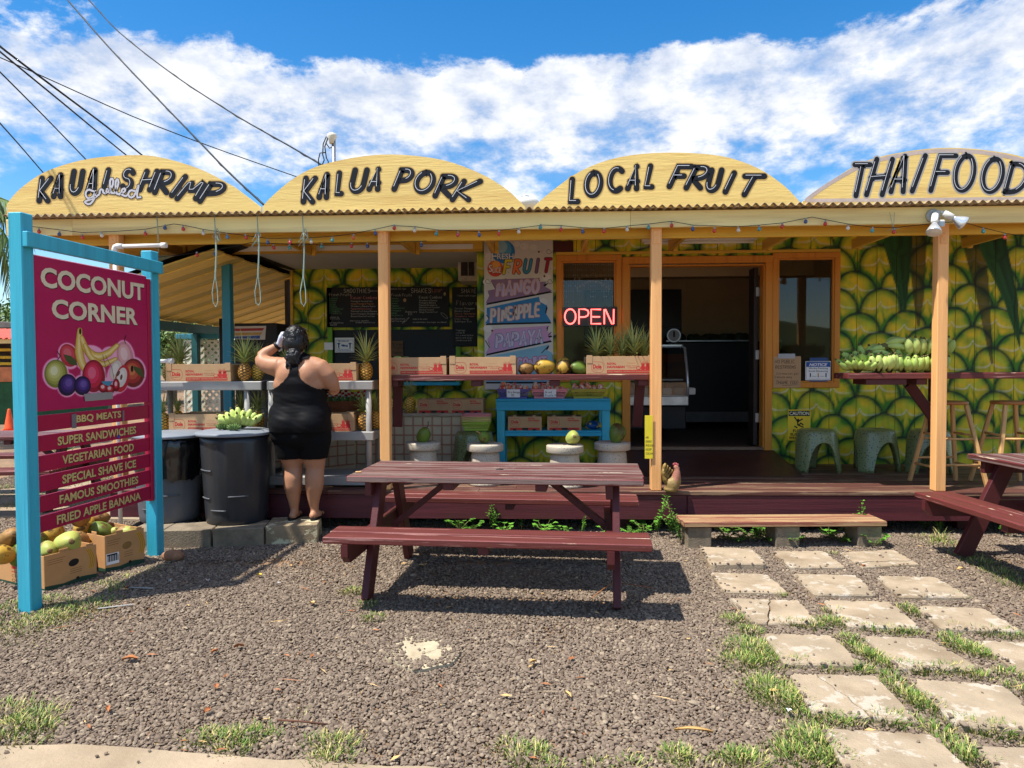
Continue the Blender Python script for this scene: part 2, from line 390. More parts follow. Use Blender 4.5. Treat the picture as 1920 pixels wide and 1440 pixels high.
# ---------------- lettering tools ----------------
def arc(cx, cy, rx, ry, a0, a1, n=9):
 return [(cx + rx * math.cos(R(a0 + (a1 - a0) * i / (n - 1))), cy + ry * math.sin(R(a0 + (a1 - a0) * i / (n - 1)))) for i in range(n)]
G = {
 'A': [[(0, 0), (.5, 1), (1, 0)], [(.1, .33), (.92, .33)]], 'B': [[(0, 0), (0, 1)], [(0, 1), (.4, 1)] + arc(.45, .76, .4, .24, 80, -80, 6) + [(0, .52)], [(0, .52)] + arc(.5, .26, .45, .26, 80, -80, 6) + [(0, 0)]],
 'C': [arc(.55, .5, .55, .5, 50, 310, 12)], 'D': [[(0, 0), (0, 1)], [(0, 1)] + arc(.3, .5, .7, .5, 80, -80, 9) + [(0, 0)]],
 'E': [[(.95, 1), (0, 1), (0, 0), (.95, 0)], [(0, .5), (.8, .5)]], 'F': [[(1, 1), (0, 1), (0, 0)], [(0, .52), (.75, .52)]],
 'G': [arc(.55, .5, .55, .5, 50, 330, 12) + [(1, .45), (.6, .45)]], 'H': [[(0, 0), (0, 1)], [(1, 0), (1, 1)], [(-.05, .48), (1.05, .52)]],
 'I': [[(.5, 0), (.5, 1)]], 'J': [[(.8, 1), (.8, .25)] + arc(.45, .25, .35, .25, 0, -180, 6)], 'K': [[(0, 0), (0, 1)], [(1, 1), (.05, .42), (1, 0)]],
 'L': [[(0, 1), (0, 0), (.95, 0)]], 'M': [[(0, 0), (.12, 1), (.5, .25), (.88, 1), (1, 0)]], 'N': [[(0, 0), (0, 1), (1, 0), (1, 1)]],
 'O': [arc(.5, .5, .5, .5, 95, 455, 17)], 'P': [[(0, 0), (0, 1)], [(-.05, 1), (.4, 1)] + arc(.5, .73, .5, .27, 80, -80, 8) + [(0, .44)]],
 'Q': [arc(.5, .5, .5, .5, 90, 450, 15), [(.6, .3), (1, -.05)]], 'R': [[(0, 0), (0, 1)], [(-.05, 1), (.4, 1)] + arc(.5, .74, .5, .26, 80, -80, 8) + [(.1, .46), (1, 0)]],
 'S': [arc(.5, .76, .46, .24, 20, 250, 8) + arc(.5, .26, .46, .26, 80, -160, 9)], 'T': [[(0, 1), (1, 1)], [(.5, 1), (.5, 0)]],
 'U': [[(0, 1), (0, .35)] + arc(.5, .35, .5, .35, 180, 360, 9) + [(1, 1)]], 'V': [[(0, 1), (.5, 0), (1, 1)]], 'W': [[(0, 1), (.25, 0), (.5, .75), (.75, 0), (1, 1)]],
 'X': [[(0, 0), (1, 1)], [(0, 1), (1, 0)]], 'Y': [[(0, 1), (.5, .5), (1, 1)], [(.5, .5), (.5, 0)]], 'Z': [[(0, 1), (1, 1), (0, 0), (1, 0)]],
 '0': [arc(.5, .5, .42, .5, 90, 450, 13)], '1': [[(.3, .8), (.55, 1), (.55, 0)]], '2': [arc(.5, .72, .42, .28, 160, -20, 7) + [(.05, 0), (.95, 0)]],
 '3': [arc(.45, .75, .4, .25, 150, -80, 7) + arc(.45, .25, .45, .25, 80, -150, 7)], '5': [[(.85, 1), (.15, 1), (.12, .58)] + arc(.45, .3, .42, .3, 100, -150, 8)],
 '9': [arc(.5, .72, .38, .28, 0, 360, 10) + [(.85, .3), (.6, 0)]], '$': [arc(.5, .72, .38, .2, 20, 250, 6) + arc(.5, .3, .38, .2, 80, -160, 6), [(.5, 1.05), (.5, -.05)]],
 '-': [[(.2, .45), (.8, .45)]], '.': [[(.45, 0), (.55, .05)]], '!': [[(.5, 1), (.5, .3)], [(.5, .05), (.52, 0)]], '+': [[(.2, .5), (.8, .5)], [(.5, .2), (.5, .8)]],
 "'": [[(.5, 1), (.45, .8)]], ':': [[(.5, .2), (.52, .25)], [(.5, .65), (.52, .7)]], ',': [[(.5, .1), (.4, -.1)]], '*': [[(.3, .4), (.7, .6)], [(.3, .6), (.7, .4)]], '"': [[(.35, 1), (.35, .8)], [(.65, 1), (.65, .8)]],
}
g_ = {'a': [arc(.5, .3, .45, .3, 0, 360, 9), [(.95, .6), (.95, 0)]], 'e': [[(.05, .3), (.92, .33)] + arc(.5, .3, .45, .3, 10, 310, 9)], 'i': [[(.5, .6), (.5, 0)], [(.5, .85), (.52, .9)]],
      'l': [[(.5, 1), (.5, 0)]], 'n': [[(.05, .6), (.05, 0)], [(.05, .4)] + arc(.5, .35, .42, .25, 150, 0, 5) + [(.92, 0)]], 'o': [arc(.5, .3, .45, .3, 90, 450, 10)],
      'r': [[(.1, .6), (.1, 0)], [(.1, .4)] + arc(.5, .35, .38, .25, 150, 40, 4)], 's': [arc(.5, .45, .38, .15, 20, 250, 5) + arc(.5, .16, .4, .15, 80, -160, 5)],
      't': [[(.5, .95), (.5, .1), (.8, 0)], [(.15, .62), (.85, .62)]], 'u': [[(.05, .6), (.05, .2)] + arc(.5, .25, .45, .25, 180, 360, 6) + [(.95, .6)], [(.95, .3), (.95, 0)]],
      'c': [arc(.55, .3, .45, .3, 50, 310, 8)], 'd': [arc(.5, .3, .45, .3, 0, 360, 9), [(.95, 1), (.95, 0)]], 'g': [arc(.5, .3, .45, .3, 0, 360, 9), [(.95, .6), (.95, -.15)] + arc(.5, -.15, .45, .2, 0, -160, 6)],
      'h': [[(.05, 1), (.05, 0)], [(.05, .4)] + arc(.5, .35, .42, .25, 150, 0, 5) + [(.92, 0)]], 'm': [[(0, .6), (0, 0)], [(0, .4)] + arc(.25, .42, .22, .2, 150, 0, 4) + [(.47, 0)], [(.47, .4)] + arc(.72, .42, .24, .2, 150, 0, 4) + [(.96, 0)]],
      'p': [arc(.5, .3, .42, .3, 0, 360, 9), [(.05, .6), (.05, -.4)]], 'w': [[(0, .6), (.25, 0), (.5, .5), (.75, 0), (1, .6)]], 'b': [[(.05, 1), (.05, 0)], arc(.5, .3, .45, .3, 0, 360, 9)], 'k': [[(.05, 1), (.05, 0)], [(.8, .6), (.1, .28), (.85, 0)]],
      'f': [arc(.65, .75, .3, .25, 60, 180, 4) + [(.35, 0)], [(.05, .6), (.75, .6)]], 'y': [[(.05, .6), (.5, .05)], [(.95, .6), (.3, -.4)]], 'v': [[(0, .6), (.5, 0), (1, .6)]]}
G.update(g_)
NARROW = set('IiLl1!.\'t,:')
class Art:
 """flat print on one plane: shapes given in photo pixels (mapped to the plane) or metres"""
 def __init__(s, fn): s.fn = fn; s.mb = MB(); s.mats = []; s.k = 0
 def mi(s, m):
  if m not in s.mats: s.mats.append(m)
  return s.mats.index(m)
 def poly(s, pts, m, off, th=0.0):
  vs = [s.fn(p[0], p[1], off) for p in pts]; n = len(vs)
  nn = Vector()
  for i in range(n): nn += vs[i].cross(vs[(i + 1) % n])
  if nn.dot(CAM - vs[0]) < 0: vs = vs[::-1]
  s.mb.add(vs, [list(range(n))], s.mi(m))
 def ell(s, cx, cy, rx, ry, m, off, rot=0, n=28, sq=1.0):
  c, d = math.cos(R(rot)), math.sin(R(rot)); P = []
  for i in range(n):
   a = 2 * math.pi * i / n; x, y = rx * math.cos(a), ry * math.sin(a) * (1 + sq * 0)
   P.append((cx + x * c - y * d, cy + x * d + y * c))
  s.poly(P, m, off)
 def stroke(s, pts, wd, m, off, taper=None, smooth=True):
  P = [Vector((p[0], p[1])) for p in pts]
  if smooth and len(P) > 3:
   Q = [P[0]]
   for i in range(1, len(P) - 1): Q += [P[i] * .75 + P[i - 1] * .25, P[i] * .75 + P[i + 1] * .25]
   Q.append(P[-1]); P = Q
  n = len(P); Lf = []; Rt = []
  h0 = wd / 2
  for i, p in enumerate(P):
   t0 = (P[i] - P[i - 1]) if i > 0 else (P[1] - P[0]); t1 = (P[i + 1] - P[i]) if i < n - 1 else t0
   if t0.length < 1e-9: t0 = t1
   if t1.length < 1e-9: t1 = t0
   a = t0.normalized(); b = t1.normalized(); t = a + b
   t = t.normalized() if t.length > .35 else b
   nn = Vector((-t.y, t.x)); k = max(.8, abs(nn.dot(Vector((-a.y, a.x)))))
   h = h0 * (taper(i / (n - 1)) if taper else 1)
   Lf.append(p + nn * h / k); Rt.append(p - nn * h / k)
  for i in range(n - 1):
   s.poly([Lf[i], Lf[i + 1], Rt[i + 1], Rt[i]], m, off)
  for e in (0, n - 1):
   h = h0 * (taper(e / (n - 1)) if taper else 1)
   s.ell(P[e].x, P[e].y, h, h, m, off - .0001, n=10)
  if not taper:
   for i in range(1, n - 1):
    if (P[i] - P[i - 1]).length and (P[i + 1] - P[i]).length and (P[i] - P[i - 1]).angle(P[i + 1] - P[i], 0) > .6: s.ell(P[i].x, P[i].y, h0, h0, m, off - .0001, n=10)
 def glyph(s, ch, x0, x1, yt, yb, slant, wd, m, off, ydn=True, jit=0):
  for st in G.get(ch, G.get(ch.upper(), [])):
   P = []
   for (u, v) in st:
    x = x0 + (u * (1 - slant) + slant * v) * (x1 - x0); y = yb + (yt - yb) * v
    P.append((x + random.uniform(-jit, jit), y + random.uniform(-jit, jit)))
   s.stroke(P, wd, m, off)
 def hand(s, text, x, y, h, wd, m, off, slant=.1, adv=.75, jit=.03, up=-1):
  """single-stroke writing; y = baseline, up = -1 when y grows downwards"""
  for ch in text:
   cw = h * (.32 if ch in NARROW else .6)
   if ch != ' ':
    s.glyph(ch, x, x + cw, y + up * h, y, slant, wd, m, off, jit=h * jit)
   x += (cw + h * .18) if ch != ' ' else h * .4
  return x
 def font(s, text, x0, x1, yt, yb, m, off, bold=.0, shear=0.0):
  vs, fs = font_mesh(text, bold, shear)
  for f in fs:
   s.poly([(x0 + vs[i][0] * (x1 - x0), yb + vs[i][1] * (yt - yb)) for i in f], m, off)
 def build(s, name, parent, label=None):
  return s.mb.build(name, s.mats, parent, None, label)
_fc = {}
def font_mesh(text, bold, shear):
 k = (text, bold, shear)
 if k in _fc: return _fc[k]
 cu = bpy.data.curves.new('t', 'FONT'); cu.body = text; cu.size = 1; cu.offset = bold; cu.shear = shear; cu.resolution_u = 3; cu.fill_mode = 'FRONT'
 o = bpy.data.objects.new('t', cu); COL.objects.link(o)
 me = bpy.data.meshes.new_from_object(o)
 v = np.array([tuple(q.co) for q in me.vertices]); f = [tuple(p.vertices) for p in me.polygons]
 bpy.data.objects.remove(o); bpy.data.curves.remove(cu); bpy.data.meshes.remove(me)
 lo = v.min(0); hi = v.max(0); v = (v - lo) / np.maximum(hi - lo, 1e-6)
 _fc[k] = (v.tolist(), f); return _fc[k]
def planeY(Y): return lambda px, py, off: at(px, py, Y) + Vector((0, -off, 0))
def frame(o, u, v, n):      # metres on an arbitrary plane
 o = Vector(o); u = Vector(u).normalized(); v = Vector(v).normalized(); n = Vector(n).normalized()
 return lambda a, b, off: o + u * a + v * b + n * off
# =============== STRUCTURE OF THE PLACE ===============
Y0 = 6.06                       # front edge of the porch
YW = 7.68                       # wall with door and windows
YL = 8.8                        # recessed wall with the chalk menus
ZD = 0.36                       # porch floor
ZR = 0.54                       # shop floor
XL = X(205, Y0, 930)            # left end of the porch
XR = 5.4
stand = empty('fruit_stand', 'yellow roadside food stand with porch posts, pineapple mural wall and scalloped roofline', 'building', (XL, Y0, 0))
def part(name, mb, mats, parent=None, label=None, wp=None):
 """child of the stand built from world coordinates"""
 par = parent or stand
 o = mb.build(name, mats, None); o.data.transform(Matrix.Translation(-world_loc(par))); o.parent = par
 if label: o['label'] = label
 return o
def world_loc(o):
 v = Vector(o.location)
 while o.parent is not None: o = o.parent; v = v + Vector(o.location)
 return v
# porch floor planks
Zs = lambda py, px, Y: at(px, py, Y).z
deck = part('porch_floor', MB().box(XL, Y0 + .06, ZD - .16, XR, YL, ZD - .035), M_dark)
yy = Y0 - .012
while yy < YL - .02:
 wdt = .138
 x0 = XL
 cuts = sorted([XL, XR] + [random.uniform(XL + .8, XR - .8) for _ in range(1 + (yy < 7.2))])
 for a, b in zip(cuts[:-1], cuts[1:]):
  dz = random.uniform(-.0015, .0015)
  part('plank', MB().box(a + .001, yy, ZD - .034 + dz, b - .001, min(yy + wdt - .006, YL - .005), ZD + dz, c=.003), M_deck, deck)
 yy += wdt
sk = MB().box(XL, Y0, ZD - .245, X(1288, Y0, 950), Y0 + .038, ZD - .037, c=.004).box(X(1289, Y0, 950), Y0 - .004, ZD - .245, XR, Y0 + .036, ZD - .037, c=.004)
part('skirt_board', sk, M_skirt)
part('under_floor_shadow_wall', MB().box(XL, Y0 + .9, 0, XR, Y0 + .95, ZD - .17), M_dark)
for i in range(7):
 xx = XL + .15 + i * 1.45
 part('footing_post', MB().box(xx, Y0 + .2, -.02, xx + .09, Y0 + .29, ZD - .165, c=.004), M_maroond)
# ramp in front of the door
xa, xb = X(1180, YW, 838) - .25, X(1446, YW, 838)
yb_ = 6.80
rm = MB(); rm.add([(xa, yb_, ZD + .008), (xb + .03, yb_, ZD + .008), (xb + .03, YW, ZR - .03), (xa, YW, ZR - .03), (xa, yb_, ZD + .001), (xb + .03, yb_, ZD + .001), (xb + .03, YW, ZD + .001), (xa, YW, ZD + .001)],
          [(0, 1, 2, 3), (0, 4, 5, 1), (1, 5, 6, 2), (3, 7, 4, 0)])
part('ramp', rm, M_ramp)
# ---- roof edge ----
YF = Y0 - .03                    # fascia front
zf0 = at(700, 433, YF).z; zf1 = at(700, 402.5, YF).z
fa = MB(); jo = [XL - .75, X(135, YF, 415), X(1182, YF, 415), XR]
for i, (a, b) in enumerate(zip(jo[:-1], jo[1:])):
 part('fascia_board', MB().box(a + .001, YF - .002 * (i % 2), zf0, b - .001, YF + .036, zf1, c=.003), M_fascia)
zb0 = at(700, 453.5, Y0 + .12).z
part('beam', MB().box(XL - .7, Y0 + .115, zb0, XR, Y0 + .155, zb0 + .19, c=.003), M_beam)
part('beam', MB().box(XL - .7, YL - 1.55, 2.60, X(905, 7.3, 460), YL - 1.50, 2.74, c=.003), M_beam)
for px in (235, 512, 735, 905, 1100, 1290, 1495, 1690, 1930, 2150):
 x_ = X(px, Y0 + .16, 440); zt = zb0 + .09
 part('rafter', MB().box(x_, Y0 + .158, zt - .045, x_ + .038, 7.2, zt + .05, c=.003), M_raft)
 part('rafter_block', MB().box(x_ + .042, 7.14, zt - .055, x_ + .08, 7.18, zt + .09, c=.003), M_raft)
# corrugated roof sheets
def corr(x0, x1, y0, z0, y1, z1, pitch, amp, th, name, m, parent=None):
 n = int((x1 - x0) / pitch * 10); vs = []; fs = []
 for i in range(n + 1):
  x = x0 + (x1 - x0) * i / n; a = math.sin(2 * math.pi * (x - x0) / pitch) * amp
  vs += [(x, y0, z0 + a), (x, y1, z1 + a), (x, y0, z0 + a - th), (x, y1, z1 + a - th)]
 for i in range(n):
  a, b = 4 * i, 4 * (i + 1)
  fs += [(a, b, b + 1, a + 1), (a + 3, b + 3, b + 2, a + 2), (a, a + 2, b + 2, b)]
 mb = MB().add(vs, fs, 0, True)
 return part(name, mb, m, parent)
zc = zf1 + .028
xs_ = XL - .80
while xs_ < XR:
 xe = min(xs_ + .69, XR); dz = random.uniform(-.003, .003)
 corr(xs_, xe + .02, YF - .10, zc + dz - .01, 9.2, zc + .16 + dz, .0712, .0135, .004, 'roof_sheet', M_corr)
 xs_ += .69
# end of roof on left: edge board running back
part('barge_board', MB().beam((XL - .8, YF - .05, zf0 + .06), (XL - .8, 9.2, zf0 + .2), .03, .14), M_fascia)
# posts
def post(px, pyb, pyt=433, w_=.089):
 x = X(px, Y0 + .01, 680)
 o = part('post', MB().box(x - w_ / 2, Y0 + .012, ZD + .002, x + w_ / 2, Y0 + .012 + w_, zf1 - .02, c=.006), M_post)
 zt = at(px, 443, Y0).z
 br = MB().box(x - .028, Y0 + .006, zt - .06, x + .028, Y0 + .0115, zt + .05, c=.002)
 for (bx, bz) in ((0, -.03), (0, .02), (-.015, 0)): br.lathe([(.005, 0), (.005, .003), (.002, .005)], 8, 0, T(x + bx, Y0 + .006, zt + bz) @ RX(R(90)))
 b = br.build('bracket', M_post, None); b.data.transform(Matrix.Translation(-world_loc(stand))); b.parent = o
 return x
XP = [post(217, 900), post(720, 920), post(1231, 930), post(1767, 918), X(1231, Y0) + 2 * (X(1767, Y0) - X(1231, Y0))]
part('post', MB().box(XP[4] - .045, Y0 + .012, ZD, XP[4] + .045, Y0 + .1, zf1 - .02, c=.006), M_post)
# ---- mural walls, board by board ----
def smooth(a, b, x): t = np.clip((x - a) / (b - a), 0, 1); return t * t * (3 - 2 * t)
def mural(x, z, px=.475, row=.222, ph=0.0):
 """painted pineapple skin; returns linear colours for arrays x, z"""
 n = x.size; col = np.zeros((n, 3)); best = np.full(n, 1e9); U = np.zeros(n); V = np.zeros(n); D = np.ones(n); O = np.ones(n)
 wx = x + .02 * np.sin(z * 5.1) + .012 * np.sin(x * 7.3 + z * 3) + ph; wz = z + .02 * np.sin(x * 3.7 + 1) + .012 * np.sin(x * 9 + z * 4)
 r0 = np.floor(wz / row).astype(int)
 for dr in (2, 1, 0, -1, -2):
  r = r0 + dr; off = (r % 2) * .5; c = np.round(wx / px - off) ; cx = (c + off) * px + .032 * np.sin(12.9 * c + 7.8 * r); cz = r * row + .02 * np.sin(5.3 * c + 3.1 * r)
  u = (wx - cx) / (px * .455); v = wz - cz
  e = np.where(v > 0, np.sqrt(u * u + (v / .225) ** 2), np.abs(u) + np.clip(-v, 0, 1) * .5) - 1
  inside = e < 0
  O = np.where(inside, 1.0, np.where(e >= 0, np.minimum(O, e * .2), O))
  U = np.where(inside, u, U); V = np.where(inside, v, V); D = np.where(inside, -e * .2, D)
 Y1 = np.array(S(240, 202, 36)[:3]); Y2 = np.array(S(190, 202, 52)[:3]); GR = np.array(S(72, 134, 26)[:3]); DK = np.array(S(14, 46, 34)[:3]); BW = np.array(S(226, 226, 200)[:3])
 nn = .5 + .15 * np.sin(x * 61 + 5 * np.sin(z * 33)) * np.sin(z * 47 + x * 9) + .25 * np.sin(x * 21 + 3 * np.sin(z * 13)) + .25 * np.sin(z * 27 + 2 * np.sin(x * 17))
 t = (.55 + .45 * np.sin(U * 1.2 + V * 9)) * nn
 col = Y1 * (1 - t)[:, None] * 1.0 + Y2 * t[:, None]
 edge = np.minimum(D, O + .012)
 low = smooth(.02, -.19, V)                     # greener to the bottom of each scale
 g = np.clip(smooth(.075, .010, edge) * .85 * (.6 + .5 * nn) + low * (.3 + .7 * smooth(.0, .8, np.abs(U))) + low ** 3 * .7, 0, 1)
 vst = np.abs(np.abs(U) - (.10 + .9 * np.clip(-V + .02, 0, 1) * 1.6)); st = smooth(.10, .02, vst) * smooth(.04, -.02, V) * smooth(-.19, -.12, V)
 g = np.clip(g + st * .6 + .55 * np.clip(np.sin(x * 9 + 2.2 * np.sin(z * 11)) * np.sin(z * 13 + 1.7 * np.sin(x * 8)), 0, 1) * (.4 + .6 * nn), 0, 1)
 col = col * (1 - g)[:, None] + GR * g[:, None]
 bz = .02 + .075 * np.exp(-np.abs(U) / .13) + .02 * np.abs(U) ** 2
 bl = smooth(.014, .003, np.abs(V - bz)) * (.35 + .65 * np.exp(-(U / .42) ** 2)) * smooth(.98, .7, np.abs(U))
 sh = smooth(.035, .0, np.abs(V - bz + .018)) * .25
 col = col * (1 - sh)[:, None] + GR * sh[:, None] * .6
 dk = np.clip(smooth(.026, .004, edge) * .9 * (.75 + .35 * nn) + smooth(.018, .0, O) * .9 + smooth(-.13, -.23, V) * .75, 0, 1)
 col = col * (1 - dk)[:, None] + DK * dk[:, None]
 col = col * (1 - bl * .75)[:, None] + BW * (bl * .75)[:, None]
 return col
def leafmask(x, z, pts, tip):
 """tapered hanging leaf along a polyline: returns mask, side"""
 best = np.full(x.size, -1.0); side = np.zeros(x.size)
 for (a, wa), (b, wb) in zip(pts[:-1], pts[1:]):
  ax, az = a; bx, bz = b; dx, dz = bx - ax, bz - az; L2 = dx * dx + dz * dz
  t = np.clip(((x - ax) * dx + (z - az) * dz) / L2, 0, 1); qx, qz = ax + t * dx, az + t * dz
  d = np.hypot(x - qx, z - qz); ww = wa + (wb - wa) * t; m = smooth(0, .012, ww - d)
  sd = np.sign((x - ax) * dz - (z - az) * dx) * d / np.maximum(ww, .01)
  side = np.where(m > best, sd, side); best = np.maximum(best, m)
 return best, side
_wl = lambda px, py: (at(px, py, YW).x, at(px, py, YW).z)
LEAVES = [([(_wl(1682, 380), .16), (_wl(1684, 460), .15), (_wl(1690, 520), .09), (_wl(1697, 585), .015)], 0), ([(_wl(1850, 400), .18), (_wl(1865, 470), .14), (_wl(1895, 560), .08), (_wl(1912, 650), .012)], 0)]
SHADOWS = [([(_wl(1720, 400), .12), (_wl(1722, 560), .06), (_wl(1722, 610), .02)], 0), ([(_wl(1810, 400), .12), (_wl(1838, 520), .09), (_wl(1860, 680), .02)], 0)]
M_mural = mat('painted_mural', (1, 1, 1, 1), .6, var=.10, vs=5, bump=.25, bs=30, stretch=(4, 4, .4), attr='paint', dark=S(40, 60, 20), darkamt=.25)
def wall_boards(x0, x1, y, z0, z1, wd=.203, th=.016, ph=0, holes=(), leaves=False, ret=None, name='wall_board'):
 x = x0; res = .0115
 while x < x1 - .02:
  xe = min(x + wd - .005, x1)
  # vertical spans left by holes
  spans = [(z0, z1)]
  for (hx0, hx1, hz0, hz1) in holes:
   if xe > hx0 + .01 and x < hx1 - .01:
    ns = []
    for (a, b) in spans:
     if hz0 > a: ns.append((a, min(b, hz0)))
     if hz1 < b: ns.append((max(a, hz1), b))
    spans = ns
  for (a, b) in spans:
   if b - a < .02: continue
   nx = max(2, int((xe - x) / res)); nz = max(2, int((b - a) / res))
   gx_, gz_ = np.meshgrid(np.linspace(x, xe, nx), np.linspace(a, b, nz)); X1 = gx_.ravel(); Z1 = gz_.ravel()
   c = mural(X1 if ret is None else X1, Z1, ph=ph)
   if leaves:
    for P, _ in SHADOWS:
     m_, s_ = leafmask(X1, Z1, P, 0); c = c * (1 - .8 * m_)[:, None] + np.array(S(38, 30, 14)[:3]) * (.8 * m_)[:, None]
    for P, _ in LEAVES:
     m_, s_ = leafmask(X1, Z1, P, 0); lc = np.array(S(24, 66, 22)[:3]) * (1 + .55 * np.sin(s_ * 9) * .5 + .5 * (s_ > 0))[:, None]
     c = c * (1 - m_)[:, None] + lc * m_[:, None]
   vs = np.stack([X1, np.full(X1.size, y), Z1], 1)
   idx = np.arange(nx * nz).reshape(nz, nx)
   q = np.stack([idx[:-1, :-1], idx[:-1, 1:], idx[1:, 1:], idx[1:, :-1]], -1).reshape(-1, 4)
   bx = MB().box(x, y + .0005, a, xe, y + th, b); nb = len(vs)
   allv = np.vstack([vs, np.array(bx.v)]); faces = q.tolist() + [[nb + i for i in f] for f in bx.f]
   me = bpy.data.meshes.new(name); me.from_pydata((allv - np.array(world_loc(stand))).tolist(), [], faces); me.materials.append(M_mural)
   ca = me.color_attributes.new('paint', 'FLOAT_COLOR', 'POINT')
   cc = np.ones((len(allv), 4)); cc[:nb, :3] = c; cc[nb:, :3] = np.array(S(120, 110, 40)[:3]); ca.data.foreach_set('color', cc.ravel())
   o = obj(name, me, wallp)
   o.location = -Vector((0, 0, 0))
  x += wd
ZT = 2.78
# openings measured from the photo
wx0, wx1 = X(1043, YW, 600), X(1166, YW, 600); wz0 = Z(716, YW, 1100); wzt = Z(481, YW, 1100)
dx0, dx1 = X(1166, YW, 600), X(1447, YW, 600)
vx1 = X(1574, YW, 600); vz0 = Z(727, YW, 1510)
xw0 = X(895, YW, 600)
wallp = part('front_wall', MB().box(xw0, YW + .017, ZD - .1, wx0, YW + .06, ZT).box(wx1 - .02, YW + .017, wzt, vx1, YW + .06, ZT).box(wx0, YW + .017, ZD - .1, dx0, YW + .06, wz0)
             .box(dx1, YW + .017, ZD - .1, vx1, YW + .06, vz0).box(vx1, YW + .017, ZD - .1, XR, YW + .06, ZT).box(wx0, YW + .017, wzt, wx1 - .021, YW + .06, ZT), M_dark)
holes = [(wx0 + .02, wx1, wz0 + .02, wzt - .02), (dx0, dx1, -1, wzt - .02), (dx1, vx1 - .02, vz0 + .02, wzt - .02)]
def split_boards():
 # board edges are cut to the openings so none overlaps a frame
 for (a, b) in ((xw0, wx0 + .02), (wx0 + .02, dx0), (dx0, dx1), (dx1, vx1 - .02), (vx1 - .02, XR)):
  wall_boards(a, b, YW, ZD + .002, ZT, holes=[(h[0] - .001, h[1] + .001, h[2], h[3]) for h in holes if h[0] < b - .01 and h[1] > a + .01], leaves=(a > 2))
split_boards()
# return wall between the two walls and the recessed wall on the left
recess = part('recessed_wall', MB().box(X(549, YL, 600), YL + .017, ZD - .1, xw0, YL + .06, ZT), M_dark)
wp_keep = wallp; wallp = recess
ox0, ox1 = X(620, YL, 650), X(858, YL, 650); oz0, oz1 = Z(716, YL, 740), Z(618, YL, 740)
for (a, b) in ((X(549, YL, 600), ox0), (ox0, ox1), (ox1, xw0)):
 wall_boards(a, b, YL, ZD + .002, ZT, ph=.13, holes=[(ox0, ox1, oz0, oz1)] if abs(a - ox0) < .01 else [])
wallp = wp_keep
part('return_wall', MB().box(xw0, YW + .062, ZD, xw0 + .06, YL + .06, ZT, c=.002), mat('return_wall_paint', S(190, 170, 50), .6, dark=S(60, 100, 30), darkamt=.9, ds=4))
part('corner_trim', MB().box(X(549, YL, 600) - .02, YL - .03, ZD, X(549, YL, 600) + .012, YL + .06, ZT), M_raft)
# grey ceiling over the service bay
zc0 = Z(503, YL, 740)
cx0 = at(550, 523, YL)
cl = MB(); c1 = at(437, 467, 7.33);
cl.add([(c1.x, 7.26, zc0), (xw0, 7.26, zc0), (xw0, YL, zc0), (X(549, YL), YL, zc0)] + [(c1.x, 7.26, zc0 + .03), (xw0, 7.26, zc0 + .03), (xw0, YL, zc0 + .03), (X(549, YL), YL, zc0 + .03)], [(0, 1, 2, 3), (4, 7, 6, 5), (0, 3, 7, 4), (0, 4, 5, 1)])
part('ceiling_panel', cl, M_ceil)
part('ceiling_trim', MB().beam((c1.x, 7.26, zc0 - .006), (X(549, YL), YL, zc0 - .006), .03, .035), M_white)
part('ceiling_trim', MB().box(c1.x, 7.24, zc0 - .02, xw0, 7.258, zc0 + .03), M_white)
# window and door frames
def frame_rect(x0, x1, z0, z1, y, w_, d_, name, m, parent=None, bottom=True, label=None):
 mb = MB().box(x0, y - d_, z0 + (w_ if bottom else 0), x0 + w_, y, z1 - w_, c=.004).box(x1 - w_, y - d_, z0 + (w_ if bottom else 0), x1, y, z1 - w_, c=.004).box(x0, y - d_, z1 - w_, x1, y, z1, c=.004)
 if bottom: mb.box(x0, y - d_, z0, x1, y, z0 + w_, c=.004)
 return part(name, mb, m, parent, label)
M_glass = glass('window_glass', (.82, .84, .84, 1), .9)
w1 = frame_rect(wx0, wx1 - .003, wz0, wzt + .015, YW + .016, .062, .035, 'window', M_trim, label='left window behind the neon open sign')
part('sash', MB().box(wx0 + .063, YW - .006, wz0 + .063, wx0 + .078, YW + .03, wzt - .05).box(wx1 - .083, YW - .006, wz0 + .063, wx1 - .067, YW + .03, wzt - .05).box(wx0 + .079, YW - .006, wzt - .065, wx1 - .084, YW + .03, wzt - .05).box(wx0 + .079, YW - .006, wz0 + .063, wx1 - .084, YW + .03, wz0 + .078), M_trim, w1)
part('pane', MB().box(wx0 + .07, YW + .032, wz0 + .07, wx1 - .07, YW + .036, wzt - .055), M_glass, w1)
w2 = frame_rect(dx1 + .003, vx1, vz0, wzt + .015, YW + .016, .058, .035, 'window', M_trim, label='right window with paper notices')
part('sash', MB().box(dx1 + .063, YW - .006, vz0 + .06, dx1 + .075, YW + .03, wzt - .046).box(vx1 - .073, YW - .006, vz0 + .06, vx1 - .06, YW + .03, wzt - .046).box(dx1 + .076, YW - .006, wzt - .06, vx1 - .074, YW + .03, wzt - .046).box(dx1 + .076, YW - .006, vz0 + .06, vx1 - .074, YW + .03, vz0 + .073), M_trim, w2)
part('pane', MB().box(dx1 + .06, YW + .032, vz0 + .06, vx1 - .06, YW + .036, wzt - .05), M_glass, w2)
dr = frame_rect(dx0, dx1, ZR - .03, wzt - .012, YW + .016, .075, .045, 'doorway', M_trim, bottom=False)
part('jamb', MB().box(dx0 + .076, YW - .004, ZR - .03, dx0 + .09, YW + .12, wzt - .10).box(dx1 - .09, YW - .004, ZR - .03, dx1 - .076, YW + .12, wzt - .10).box(dx0 + .091, YW - .004, wzt - .114, dx1 - .091, YW + .12, wzt - .10), M_trim, dr)
